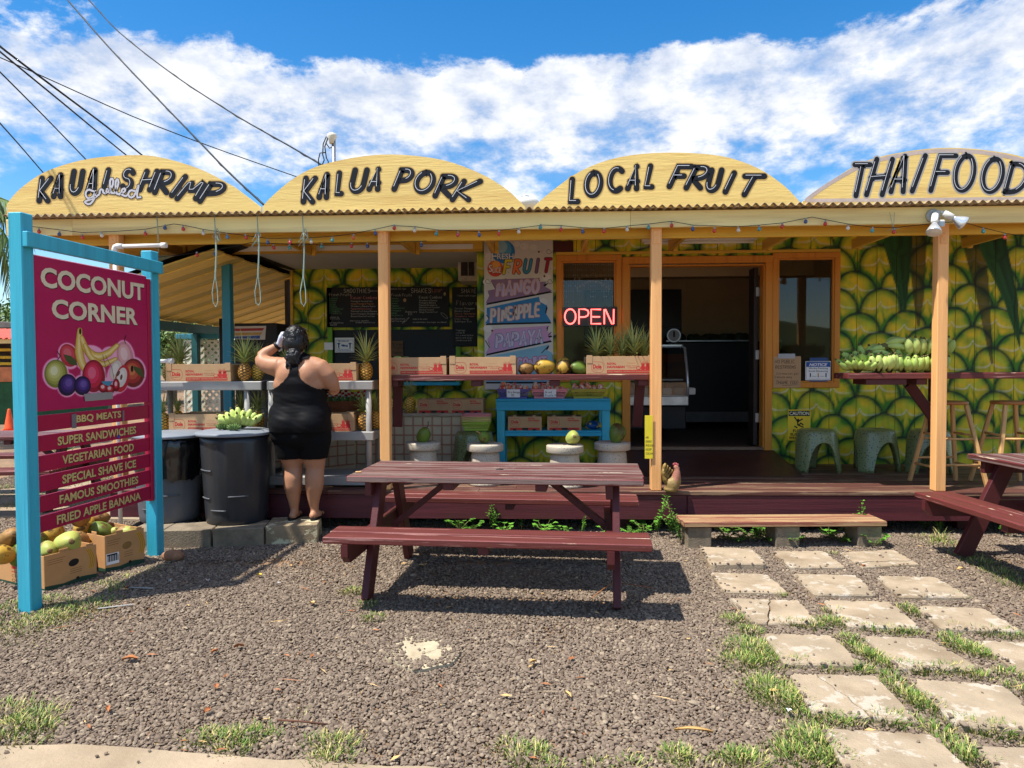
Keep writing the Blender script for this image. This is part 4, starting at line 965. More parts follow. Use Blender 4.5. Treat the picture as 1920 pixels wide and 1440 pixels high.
def bword(t, x0, x1, yt, yb, m, oc, dy=0, sh=.1, lw=4.6, ow=6.8, off=.003, sl=.12):
 n = len(t); wd = (x1 - x0) / n
 for i, ch in enumerate(t):
  a, tt = kx(x0 + wd * i + wd * .10, yt + dy * i / n); b, bb = kx(x0 + wd * (i + 1) - wd * .12, yb + dy * i / n)
  if ch == 'I': a, b = a + 1, b - 1
  A.glyph(ch, a, b, tt, bb, sl, ow, oc, off); A.glyph(ch, a, b, tt, bb, sl, lw, m[i % len(m)] if isinstance(m, list) else m, off + .0004)
wht_ = pc(226, 222, 222)
for (t, x0, x1, yt, yb) in (('F', 1062, 1112, 250, 335), ('RESH', 1115, 1262, 266, 318)):
 a, tt = kx(x0, yt); b, bb = kx(x1, yb)
 A.font(t, a - .6, b + .6, tt - .6, bb + .6, M_ink, .0022, .03); A.font(t, a, b, tt, bb, wht_, .0026, .01)
for (t, x0, x1, yt, yb) in (('S', 1038, 1072, 366, 432), ('LICE', 1072, 1150, 390, 440)):
 a, tt = kx(x0, yt); b, bb = kx(x1, yb)
 A.font(t, a - .6, b + .6, tt - .6, bb + .6, M_ink, .0022, .03); A.font(t, a, b, tt, bb, wht_, .0026, .01)
bword('FRUIT', 1165, 1610, 330, 445, [pc(214, 196, 60), pc(226, 120, 70), pc(60, 140, 176), pc(120, 90, 130), pc(170, 36, 60)], M_ink, -20, lw=4.6, ow=6.6, off=.0032, sl=.3)
def ribbon(pts, m): PP([(x + 4, y + 16) for x, y in pts], M_ink, .0012); PP(pts, m, .0018)
ribbon([(1055, 500), (1500, 485), (1480, 520), (1560, 520), (1530, 555), (1610, 600), (1010, 715), (1045, 640), (1028, 600), (1100, 585)], pc(140, 110, 140))
ribbon([(1020, 755), (1490, 655), (1500, 700), (1565, 735), (1550, 800), (1600, 880), (1005, 895), (1035, 850), (1020, 800)], pc(44, 124, 176))
ribbon([(1090, 945), (1570, 915), (1560, 960), (1610, 1000), (1570, 1010), (1605, 1045), (1010, 1170), (1050, 1090), (1025, 1040)], pc(196, 150, 188))
ribbon([(1005, 1200), (1580, 1085), (1555, 1130), (1610, 1160), (1605, 1420), (1010, 1420), (1030, 1300)], pc(130, 178, 196))
for (a, b) in (((1545, 560), (1568, 535)), ((1010, 1050), (1045, 1110)), ((1560, 940), (1575, 920)), ((1575, 1000), (1600, 975)), ((1515, 1160), (1580, 1095)), ((1550, 800), (1560, 745)), ((1020, 820), (1040, 850))): A.stroke([kx(*a), kx(*b)], 1.6, M_ink, .0024)
bword('MANGO', 1105, 1500, 525, 640, pc(190, 172, 200), pc(206, 150, 120), -28, off=.0028)
bword('PINEAPPLE', 1055, 1500, 770, 880, pc(206, 196, 190), pc(190, 130, 120), -60, lw=4.0, ow=6, off=.0028)
bword('PAPAYA', 1100, 1530, 1000, 1110, pc(204, 186, 206), pc(80, 136, 170), -55, off=.0028)
bword('COCONUT', 1180, 1560, 1215, 1320, pc(200, 178, 200), pc(196, 60, 120), -20, lw=3.8, ow=6, off=.0028)
for i in range(26): EE(random.uniform(1005, 1600), random.uniform(180, 500), 3, 3, M_ink, .0007)
o = A.mb.build('banner_print', A.mats, None); o.data.transform(Matrix.Translation(-ban.location)); o.parent = ban
# dark strip behind the banner
part('dark_wall_gap', MB().box(X(1038, YW, 470), YW - .012, wzt + .052, X(1075, YW, 470), YW - .001, 2.76), mat('dark_red_board', S(80, 34, 26), .6))
def board_sign(name, label, x0, y0, x1, y1, Y, m, th=.006, cat='sign', tilt=0):
 c = at((x0 + x1) / 2, (y0 + y1) / 2, Y); r = empty(name, label, cat, c)
 a = at(x0, y1, Y); b = at(x1, y0, Y)
 o = MB().box(a.x, Y, a.z, b.x, Y + th, b.z, c=.0015).build('board', m); o.data.transform(Matrix.Translation(-c)); o.parent = r
 return r
def attach(A, root, name='lettering'):
 o = A.mb.build(name, A.mats, None); o.data.transform(Matrix.Translation(-root.location)); o.parent = root; return o
# caution sign
YCa = YW - .012
M_cy = plain('caution_yellow', S(250, 206, 50), .5)
ca = board_sign('caution_sign', 'yellow caution sign with a slipping figure partly behind a green stool', 1477, 768, 1520, 826, YCa, M_cy, .004)
A = Art(planeY(YCa)); kc = lambda x, y: (1440 + x / 6, 640 + y / 6)
def RQ(A, k, x0, y0, x1, y1, m, off): A.poly([k(x0, y0), k(x1, y0), k(x1, y1), k(x0, y1)], m, off)
RQ(A, kc, 232, 780, 470, 840, M_ink, .001)
def FT(A, k, t, x0, x1, yt, yb, m, off, bold=.02, sh=0): a, c = k(x0, yt); b, d = k(x1, yb); A.font(t, a, b, c, d, m, off, bold, sh)
FT(A, kc, 'CAUTION', 240, 464, 790, 830, plain('caution_letter', S(236, 226, 190)), .0016, .03)
for P in ([(300, 855), (335, 905), (335, 940), (395, 965)], [(335, 905), (385, 875)], [(345, 940), (370, 920), (395, 940)], [(300, 955), (325, 970)]): A.stroke([kc(*p) for p in P], 2.4, M_ink, .001, smooth=False)
A.ell(*kc(340, 882), 1.9, 1.9, M_ink, .001)
FT(A, kc, 'FLOOR', 282, 420, 990, 1022, M_ink, .001, .03); FT(A, kc, 'SLIPPERY', 250, 450, 1030, 1062, M_ink, .001, .03); FT(A, kc, 'WHEN WET', 235, 470, 1070, 1100, M_ink, .001, .03)
attach(A, ca)
# window notices
YN = YW - .006 - .012
no = board_sign('notice_sign', 'blue and white notice sign about social distancing in the right window', 1510, 677, 1558, 713, YN, M_wht, .003)
A = Art(planeY(YN)); RQ(A, kc, 432, 232, 700, 288, pc(40, 84, 160), .001)
for e in ((428, 226, 704, 229), (428, 424, 704, 427), (428, 226, 431, 427), (701, 226, 704, 427)): RQ(A, kc, *e, M_ink, .0012)
FT(A, kc, 'NOTICE', 462, 668, 246, 280, M_wht, .0016, .03, .3); FT(A, kc, 'We Are Practicing', 458, 672, 292, 320, M_ink, .001, .01); FT(A, kc, 'Social Distancing', 458, 672, 324, 350, M_ink, .001, .01)
for x in (476, 565, 652):
 A.ell(*kc(x, 364), 1.2, 1.2, M_ink if x != 565 else pc(214, 160, 40), .001); A.stroke([kc(x, 370), kc(x, 390)], 2.2, M_ink if x != 565 else pc(214, 160, 40), .001); A.stroke([kc(x - 6, 402), kc(x, 388), kc(x + 6, 402)], 1, M_ink, .001)
RQ(A, kc, 495, 392, 545, 395, M_ink, .001); RQ(A, kc, 585, 392, 635, 395, M_ink, .001)
attach(A, no)
o = board_sign('blue_tape', 'blue painter tape behind the notice in the right window', 1518, 670.5, 1552, 715.5, YN + .0045, pc(50, 80, 130), .001, 'tape')
nb = board_sign('cardboard_notice', 'handwritten cardboard sign taped to the right window about restrooms', 1450, 668, 1502, 727, YN - .004, M_card, .004)
A = Art(planeY(YN - .004)); M_pen = plain('brown_marker', S(84, 66, 50))
A.hand('NO PUBLIC', *kc(80, 246), 6.2, .8, M_pen, .001); A.hand('RESTROOMS', *kc(84, 306), 5.6, .8, M_pen, .001); A.hand('(2 is nearest, per', *kc(74, 374), 3.8, .55, M_pen, .001); A.hand('2 minute away)', *kc(74, 412), 3.8, .55, M_pen, .001); A.hand('THANK YOU!', *kc(90, 480), 6, .8, M_pen, .001); A.stroke([kc(160, 496), kc(330, 490)], .6, M_pen, .001)
attach(A, nb)
board_sign('tape', 'silver tape strip above the cardboard restroom note', 1459, 663, 1491, 672, YN - .0065, plain('silver_tape', S(176, 176, 178), .4), .001, 'tape')
# neon open sign
YO = YW - .02 - .012
ne = board_sign('open_sign', 'glowing red open sign hanging in the left window', 1056, 575, 1157, 612, YW - .03, mat('clear_acrylic', S(40, 40, 44), .15, bump=0), .006)
M_neon = mat('neon_red', S(255, 90, 90), .4, bump=0, emit=(1.0, .08, .07, 1), es=3.2)
mb = MB(); kn = lambda x, y: (1020 + x / 4.571, 420 + y / 4.571)
for P in ([kn(225 + 47 * math.cos(t) * (1 if True else 1), 793 - 64 * math.sin(t)) for t in [i * math.pi / 10 for i in range(20)]] + [kn(272, 793)], [kn(300, 858), kn(300, 730), kn(350, 730), kn(376, 742), kn(382, 762), kn(374, 785), kn(350, 797), kn(304, 798)],
          [kn(488, 732), kn(404, 732), kn(404, 855), kn(488, 855)], [kn(412, 796), kn(480, 796)], [kn(516, 858), kn(516, 732), kn(526, 732), kn(582, 856), kn(596, 856), kn(598, 730)]):
 mb.tube([at(p[0], p[1], YW - .045) for p in P], .0075, 7)
o = mb.build('neon_tube', M_neon); o.data.transform(Matrix.Translation(-ne.location)); o.parent = ne
# chalk menus
YM = YL - .03
M_chk = [plain('chalk_white', S(170, 168, 160)), plain('chalk_green', S(90, 150, 100)), plain('chalk_pink', S(200, 120, 116)), plain('chalk_orange', S(190, 130, 80))]
M_bb = mat('blackboard', S(24, 25, 30), .6, bump=.05)
m1 = board_sign('chalk_menu', 'long chalkboard headed smoothies and shakes over the service window', 613, 537, 842, 614, YM, M_bb, .015, 'menu')
m2 = board_sign('chalk_menu', 'narrow chalkboard headed shave ice at the end of the service bay', 848, 538, 897, 650, YM - .001, M_bb, .015, 'menu')
A = Art(planeY(YM)); km = lambda x, y: (600 + x / 5.5375, 440 + y / 5.5375)
def HW(t, x, y, h, c=0, wd=None, sl=.1): A.hand(t, *km(x, y), h / 5.5375, wd or max(.42, h / 5.5375 * .11), M_chk[c], .0008, slant=sl)
HW('SMOOTHIES', 245, 604, 42); HW('many more', 520, 590, 16); HW('Fresh Fruits', 95, 636, 28, 0); HW('Kauai Combos', 320, 668, 32, 2)
for i, t in enumerate(('Coconut', 'Banana', 'Guava', 'Mango', 'Papaya', 'Passionfruit', 'Pineapple', 'Strawberry')): HW(t, 98, 668 + i * 22, 17, 1)
HW('choose up', 98, 862, 15); HW('to 2 fruits', 104, 880, 15); HW('all smoothies', 100, 922, 17); HW('are $9', 104, 944, 17)
for i, t in enumerate(('Pineapple Coconut Lime', 'Mango Pineapple Papaya', 'Strawberry Banana Guava', 'Papaya Mango Coconut', 'Passionfruit Guava Banana', 'Guava Pineapple Strawberry', 'Banana Passionfruit Lime')): HW(t, 322, 698 + i * 26, 15, (0, 3, 0, 2, 0, 0, 0)[i])
HW('what is your smoothie', 310, 900, 14); HW('we make them with love', 370, 918, 14)
HW('mahalo for tips', 735, 570, 16); HW('SHAKES', 945, 604, 46); HW('10% of each', 1150, 580, 16, 2); HW('to our cat', 1160, 598, 14, 3); HW('Fresh Fruits', 742, 640, 26); HW('Kauai Combos', 1028, 662, 28)
for i, t in enumerate(('Banana', 'Coconut', 'Guava', 'Papaya', 'Passionfruit', 'Pineapple', 'Mango', 'Strawberry')): HW(t, 742, 670 + i * 25, 16, 1)
for i, t in enumerate(('Strawberry Banana', 'Pineapple Banana', 'Papaya Strawberry', 'Passionfruit Coconut', 'Banana Coconut', 'Mango Passionfruit')): HW(t, 1030, 690 + i * 24, 15)
HW('Shakes are', 885, 808, 17); HW('$10', 915, 836, 22); HW('any questions', 738, 880, 16); HW('feel free to ask', 738, 904, 14); HW('made to be sweet', 965, 882, 14); HW('no substitutes, less sugar on request', 965, 915, 14)
for (x, y, w_, h_) in ((880, 680, 16, 18), (1295, 615, 12, 18)): A.ell(*km(x, y), w_ / 5.5, h_ / 5.5, plain('chalk_drawing', S(176, 150, 116)), .0008)
for (cx_, cy_) in ((890, 890), (1290, 840)): A.stroke([km(cx_ + 36 * math.cos(t) - 10 * math.sin(t) * .5, cy_ + (36 if cx_ > 1000 else -36) * math.cos(t) * .8 + 12 * math.sin(t)) for t in [i * math.pi / 8 for i in range(17)]], .5, M_chk[0], .0008)
attach(A, m1, 'chalk_writing')
A = Art(planeY(YM - .001))
HW('SHAVE', 1465, 604, 42); HW('-kauai cane sugar', 1418, 640, 17); HW('Flavors', 1415, 732, 44, 0, .6)
for i, t in enumerate(('Coconut  Pineapple', 'Banana  Guava', 'Cherry  Watermelon', 'Strawberry  Lemon', 'Lilikoi  Mango', 'Bubblegum  Blue')): HW(t, 1400, 774 + i * 27, 17, (0, 0, 3, 2, 0, 0)[i])
for i, t in enumerate(('Toppings', 'cream $1', 'ice cream bottom', 'mochi and azuki', 'condensed milk')): HW(t, 1410, 1000 + i * 26, 17)
attach(A, m2, 'chalk_writing')
# poster under the menu, small notices in the service window
po = board_sign('distancing_poster', 'blue and white poster with two figures and a fish in the service window', 628, 633, 664, 661, YL - .012, M_wht, .003)
A = Art(planeY(YL - .012)); bl_ = pc(50, 96, 150)
for e in ((165, 1092, 345, 1095), (165, 1212, 345, 1215), (165, 1092, 168, 1215), (342, 1092, 345, 1215)): RQ(A, km, *e, bl_, .001)
for x in (195, 312): A.ell(*km(x, 1130), 1.5, 1.7, bl_, .001); A.stroke([km(x - 14, 1128), km(x, 1146), km(x + 14, 1128)], 1.2, bl_, .001); A.stroke([km(x, 1140), km(x, 1165)], 2.4, bl_, .001); A.stroke([km(x - 7, 1182), km(x, 1162), km(x + 7, 1182)], 1.1, bl_, .001)
A.poly([km(*p) for p in ((215, 1145), (245, 1140), (270, 1150), (290, 1140), (285, 1155), (292, 1168), (265, 1160), (235, 1162))], bl_, .001)
A.hand('THE ALOHA WAY', *km(185, 1112), 2.4, .5, bl_, .001); A.hand('keep the distance', *km(180, 1202), 2.2, .45, bl_, .001)
attach(A, po)
sfb = board_sign('cardboard_label', 'brown card reading sliced fruits in the service window', 735, 639, 756, 668, YL - .006, mat('dark_card', S(110, 84, 60), .8), .003)
A = Art(planeY(YL - .006)); A.hand('Sliced', *km(752, 1150), 5, .6, M_ink, .001); A.hand('Fruits', *km(758, 1186), 5, .6, M_ink, .001); A.hand('Papaya', *km(758, 1232), 4, .5, M_ink, .001); attach(A, sfb)
board_sign('paper_note', 'small white paper taped beside the service window', 608, 642, 624, 656, YL - .035, M_wht, .001)
# air conditioner
acp = at(877, 500, 8.5)
ac = empty('air_conditioner', 'cream window air conditioner sticking out under the ceiling', 'air conditioner', (acp.x, 8.8, acp.z))
a0, a1_ = at(859, 527, 8.35), at(898, 471, 8.35)
MB().box(a0.x - acp.x, -.45, a0.z - acp.z, a1_.x - acp.x, .0, a1_.z - acp.z, c=.008).build('case', mat('ac_cream', S(196, 186, 170), .6), ac)
for k, (xa_, xb_) in enumerate(((.035, .115), (.125, .19))):
 mb = MB().box(a0.x - acp.x + xa_, -.462, a0.z - acp.z + .06, a0.x - acp.x + xb_, -.451, a1_.z - acp.z - .03, 0)
 for j in range(12):
  zz = a0.z - acp.z + .07 + j * .019
  mb.box(a0.x - acp.x + xa_ + .003, -.467, zz, a0.x - acp.x + xb_ - .003, -.4625, zz + .007, 1)
 mb.build('grille', [M_dark, mat('ac_louvre', S(70, 50, 40), .6)], ac)
# yellow note on the porch post
yp = at(1216, 820, Y0 + .02)
yn = board_sign('yellow_note', 'curled yellow handwritten strip on the left face of the third orange post', 1209, 779, 1224, 860, Y0 - .002, plain('note_yellow', S(226, 204, 50), .5), .0015)
A = Art(planeY(Y0 - .002))
for i, t in enumerate(('NO', 'DOGS', 'PLEASE', 'KEEP', 'CLEAN')): A.hand(t, 1211, 822 + i * 7.5, 3.6, .5, M_ink, .0008)
attach(A, yn)
# shell curtain in the left window
YH = YW + .06
sc_ = empty('shell_curtain', 'strings of small shells hanging inside the left window', 'curtain', at(1106, 495, YH))
shm = [MB().ell((0, 0, 0), (.006, .004, .008), 6, 4).build('shell', mat('shell_grey', S(226, 222, 206), .4, bump=0), mesh_only=True), MB().ell((0, 0, 0), (.014, .006, .017), 8, 5).build('shell', mat('shell_tan', S(214, 180, 146), .5, bump=0), mesh_only=True)]
strm = MB()
for i in range(24):
 px = 1058 + i * 4.15; n = 6 + int(12 * abs(math.sin(i * .55 + .7)) * (1 if (i < 6 or i > 20) else .75));
 if i in (4, 22): n += 14
 strm.tube([at(px, 492, YH), at(px, 494 + n * 5, YH)], .0009, 3)
 for j in range(n):
  if random.random() < .7 and (i * 24 + j) % 2 == 0:
   strm.ell(at(px, 496 + j * 5, YH), (.0062, .004, .0075), 6, 4)
strm_o = strm.build('bead_strings', shm[0].materials[0]); strm_o.data.transform(Matrix.Translation(-sc_.location)); strm_o.parent = sc_
for i in range(13):
 t = i / 12; px = 1082 + t * 60; py = 541 - 14 * math.sin(math.pi * t)
 obj('shell', shm[1], sc_, at(px, py, YH - .01) - sc_.location)
for i in range(9):
 t = i / 8; obj('shell', shm[1], sc_, at(1078 + t * 66, 524 - 10 * math.sin(math.pi * t) + (i % 2) * 3, YH - .01) - sc_.location)
# ---------------- inside the shop ----------------
dcx0, dcx1 = at(1165, 700, 8.35).x, at(1291, 700, 8.35).x
dc = empty('display_case', 'curved glass refrigerated display case just inside the doorway', 'display case', ((dcx0 + dcx1) / 2, 8.7, ZR))
hw = (dcx1 - dcx0) / 2; zb_ = at(1230, 746, 8.35).z - ZR; zt_ = at(1230, 648, 8.35).z - ZR
MB().box(-hw, -.22, .12, hw, .4, zb_ - .10, c=.01).build('base_cabinet', M_dark, dc)
MB().box(-hw, -.36, zb_ - .09, hw, .4, zb_ + .02, c=.008).build('steel_front', mat('brushed_steel_case', S(190, 196, 200), .3, metal=.5, bump=0), dc)
pr = [(-.35, zb_ + .02), (-.36, zb_ + .18), (-.30, zb_ + .34), (-.18, zt_ - .03), (-.05, zt_)]
mb = MB()
for i in range(len(pr) - 1): mb.add([(-hw + .02, *pr[i]), (hw - .02, *pr[i]), (hw - .02, *pr[i + 1]), (-hw + .02, *pr[i + 1])], [(0, 1, 2, 3)], 0, True)
mb.build('curved_glass', glass('case_glass', (.55, .6, .62, 1), 2.5), dc)
mb = MB()
for sx in (-hw + .01, hw - .01):
 mb.tube([(sx, *p) for p in pr] + [(sx, .38, zt_)], .017, 8)
mb.box(-hw, -.05, zt_ - .01, hw, .4, zt_ + .02, c=.004).build('steel_frame', mat('steel_frame', S(200, 204, 206), .25, metal=.6, bump=0), dc)
MB().box(-hw + .04, -.25, zb_ + .2, hw - .04, .35, zb_ + .215).box(-hw + .03, -.3, zb_ + .021, hw - .03, .35, zb_ + .03).build('shelf', M_metal, dc)
for i in range(6): MB().box(-hw + .08 + i * .14, -.22, zb_ + .03, -hw + .19 + i * .14, .0, zb_ + .11, c=.01).build('food_tray', M_white if i % 2 else M_grayp, dc)
scl = at(1262, 634, 8.75)
so_ = empty('kitchen_scale', 'round dial scale on top of the display case', 'scale', (scl.x, 8.72, ZR + zt_ + .02))
MB().lathe([(.085, 0), (.09, .02), (.08, .03)], 24, 0, T(0, 0, .11) @ RX(R(90))).lathe([(.07, .031), (.07, .033)], 24, 1, T(0, 0, .11) @ RX(R(90))).box(-.012, -.037, .09, .012, -.034, .16, 2).build('dial', [M_metal, mat('dial_grey', S(120, 120, 118), .5), M_ink], so_)
MB().box(-.07, -.06, 0, .07, .06, .022, c=.005).box(-.09, -.05, .20, .09, .06, .215, c=.004).build('base', M_dark, so_)
fz = at(1390, 640, 10.0).z - ZR
fx0_, fx1_ = at(1290, 700, 10.0).x, at(1424, 700, 10).x
frz = empty('chest_freezer', 'long black open cooler at the back of the dark shop', 'cooler', ((fx0_ + fx1_) / 2, 10.4, ZR))
hw = (fx1_ - fx0_) / 2 + .3
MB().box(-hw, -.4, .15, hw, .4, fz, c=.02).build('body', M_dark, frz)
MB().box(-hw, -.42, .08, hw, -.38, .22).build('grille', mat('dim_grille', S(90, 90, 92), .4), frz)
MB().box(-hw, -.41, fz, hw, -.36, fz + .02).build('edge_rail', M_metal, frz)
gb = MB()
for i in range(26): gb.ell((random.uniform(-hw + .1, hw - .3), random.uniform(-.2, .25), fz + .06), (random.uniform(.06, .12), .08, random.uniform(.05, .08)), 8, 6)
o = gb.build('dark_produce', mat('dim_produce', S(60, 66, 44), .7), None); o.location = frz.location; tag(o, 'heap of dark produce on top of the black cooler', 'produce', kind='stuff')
tv = at(1230, 585, 11.1)
o = MB().box(-.75, -.05, -.45, .75, 0, .45, c=.01).build('wall_picture', mat('dark_picture', S(44, 48, 58), .3, var=.4, vs=1.5, bump=0)); o.location = (tv.x - .35, 11.18, tv.z - .1); tag(o, 'large dark picture on the back wall of the shop', 'picture')
# ---------------- white water pipe ----------------
pz = at(215, 462, Y0 - .16); pe = at(310, 463, Y0 - .16)
pp = empty('water_pipe', 'white plastic pipe with an elbow beside the left orange post', 'pipe', (pz.x, Y0 - .16, 0))
M_pvc = mat('white_pvc', S(232, 230, 222), .35, bump=0, var=.03)
MB().tube([(0, 0, 0), (0, 0, pz.z - .05)], .017, 12).tube([(.06, 0, pz.z), (pe.x - pz.x, 0, pz.z + .004)], .017, 12).build('pipe_run', M_pvc, pp)
MB().tube([(0, 0, pz.z - .07), (0, 0, pz.z - .02), (.006, 0, pz.z - .006), (.02, 0, pz.z), (.07, 0, pz.z)], .024, 12).build('elbow', M_pvc, pp)
MB().tube([(pe.x - pz.x - .035, 0, pz.z + .004), (pe.x - pz.x + .01, 0, pz.z + .004)], .023, 12).build('end_cap', M_pvc, pp)
p2 = at(322, 677, 6.1)
o = MB().tube([(-.35, 0, -.004), (0, 0, 0)], .017, 12).tube([(-.03, 0, 0), (.012, 0, 0)], .025, 12).build('water_pipe', M_pvc); o.location = p2; tag(o, 'short white pipe end above the left pineapple box', 'pipe')
# =============== GROUND ===============
def gmat(name, c1, c2, sc1, rough=.95, bump=.6, bs=40, c3=None):
 m = bpy.data.materials.new(name); m.use_nodes = True; nt = m.node_tree; L = nt.links.new; b = nt.nodes['Principled BSDF']; b.inputs['Roughness'].default_value = rough; b.inputs['Specular IOR Level'].default_value = .2
 tc = nd(nt, 'ShaderNodeTexCoord'); n = nd(nt, 'ShaderNodeTexNoise', Scale=sc1, Detail=7.0, Roughness=.65); L(tc.outputs['Object'], n.inputs['Vector'])
 vo = nd(nt, 'ShaderNodeTexVoronoi', Scale=bs); L(tc.outputs['Object'], vo.inputs['Vector'])
 r_ = nd(nt, 'ShaderNodeValToRGB'); r_.color_ramp.elements[0].position = .38; r_.color_ramp.elements[1].position = .62; r_.color_ramp.elements[0].color = c1; r_.color_ramp.elements[1].color = c2
 L(n.outputs[0], r_.inputs[0]); mx = nd(nt, 'ShaderNodeMix'); mx.data_type = 'RGBA'; mx.blend_type = 'MULTIPLY'; mx.inputs[0].default_value = .6
 L(r_.outputs[0], mx.inputs[6]); cc = nd(nt, 'ShaderNodeValToRGB'); cc.color_ramp.elements[0].color = (.45, .45, .45, 1); cc.color_ramp.elements[1].color = (1.2, 1.15, 1.1, 1); L(vo.outputs['Color'], cc.inputs[0]); L(cc.outputs[0], mx.inputs[7])
 L(mx.outputs[2], b.inputs['Base Color']); bn = nd(nt, 'ShaderNodeBump', Strength=bump, Distance=.01); L(vo.outputs['Distance'], bn.inputs['Height']); L(bn.outputs[0], b.inputs['Normal'])
 return m
M_dirt = gmat('gravelly_dirt', S(128, 108, 90), S(158, 128, 98), 1.3)
g = MB()
N = 60
def gh(x, y): return 0.0
g.add([(-900, -900, -.012), (900, -900, -.012), (900, 900, -.012), (-900, 900, -.012)], [(0, 1, 2, 3)])
o = g.build('ground', M_dirt); tag(o, 'brown dirt and gravel ground', None, None, 'structure');
del o['label']
M_con = mat('dusty_concrete', S(158, 140, 116), .9, var=.22, vs=3, bump=.7, bs=60, dark=S(140, 116, 90), darkamt=.5, ds=2)
def gpoly(name, pts, z, th, m, parent=None, jag=.0, kind=None):
 P = [gp(a, b, z) for a, b in pts]; Q = []
 for i in range(len(P)):
  a, b = P[i], P[(i + 1) % len(P)]; n = max(1, int((b - a).length / (.035 if jag > .03 else .12))) if jag else 1
  for k in range(n):
   t = k / n; q = a.lerp(b, t); Q.append((q.x + random.uniform(-jag, jag) * (k > 0), q.y + random.uniform(-jag, jag) * (k > 0)))
 cen = gp(sum(p[0] for p in pts) / len(pts), sum(p[1] for p in pts) / len(pts), z)
 o = MB().prism([(x - cen.x, y - cen.y) for x, y in Q], z - th, z).build(name, m, parent, (cen.x, cen.y, 0))
 if kind: o['kind'] = kind
 return o, Q
apron, apQ = gpoly('pavement', [(-60, 1400), (60, 1397), (140, 1395), (250, 1401), (330, 1409), (430, 1416), (520, 1425), (640, 1431), (800, 1436), (1000, 1448), (1000, 1800), (-600, 1800), (-600, 1400)], .012, .03, M_con, jag=.02, kind='structure')
slab, slQ = gpoly('walkway', [(60, 968), (290, 975), (262, 938), (180, 900), (80, 912), (-200, 930), (-200, 968)], .015, .03, M_con, jag=.01, kind='structure')
# stepping stones
path = empty('stepping_stone_path', None, None, (0, 0, 0), kind='structure')
M_pv = mat('paving_stone_concrete', S(164, 146, 122), .9, wear=S(182, 170, 152), wearamt=.25, ws=9, var=.2, vs=5, bump=.9, bs=110, dark=S(124, 104, 78), darkamt=.7, ds=3, rnd=.07)
PV = [[(150,130),(440,140),(522,222),(210,226)], [(540,152),(830,152),(950,242),(650,242)], [(915,160),(1210,145),(1350,225),(1040,243)],
 [(205,270),(520,280),(635,380),(290,375)], [(655,275),(1010,285),(1120,392),(775,390)], [(1110,288),(1440,295),(1630,402),(1240,402)],
 [(312,410),(690,420),(800,540),(440,548)], [(820,420),(1190,428),(1360,572),(960,562)], [(1325,450),(1700,465),(1915,590),(1470,575)],
 [(495,600),(870,612),(1050,775),(610,765)], [(1040,615),(1400,630),(1700,800),(1230,790)], [(1660,640),(2060,655),(2350,830),(1900,820)],
 [(635,818),(1110,830),(1350,1080),(760,1030)], [(1290,845),(1810,885),(2100,1140),(1560,1105)], [(1960,890),(2400,920),(2700,1150),(2250,1130)],
 [(810,1118),(1420,1150),(1720,1430),(985,1400)], [(1640,1215),(2100,1230),(2420,1480),(1930,1450)]]
kp = lambda x, y: (1260 + x / 2.909, 980 + y / 2.909)
pavers = []
def slab_piece(P, z, th):
 # chamfered slab from an outline
 n = len(P); cx = sum(p[0] for p in P) / n; cy = sum(p[1] for p in P) / n
 ins = [(cx + (x - cx) * .975, cy + (y - cy) * .975) for x, y in P]
 mb = MB(); vs = [(x - cx, y - cy, z - th) for x, y in P] + [(x - cx, y - cy, z - .008) for x, y in P] + [(x - cx, y - cy, z) for x, y in ins]
 fs = []
 for i in range(n):
  j = (i + 1) % n; fs += [(i, j, n + j, n + i), (n + i, n + j, 2 * n + j, 2 * n + i)]
 fs.append(list(range(2 * n, 3 * n)));
 ar = sum(P[i][0] * P[(i + 1) % n][1] - P[(i + 1) % n][0] * P[i][1] for i in range(n))
 if ar < 0: fs = [tuple(f)[::-1] for f in fs]
 mb.add(vs, fs); o = mb.build('paving_stone', M_pv, path, (cx, cy, 0)); return o
def edgeline(a, b, n, j): return [(a[0] + (b[0] - a[0]) * k / n + random.uniform(-j, j) * (0 < k < n), a[1] + (b[1] - a[1]) * k / n + random.uniform(-j, j) * (0 < k < n)) for k in range(n)]
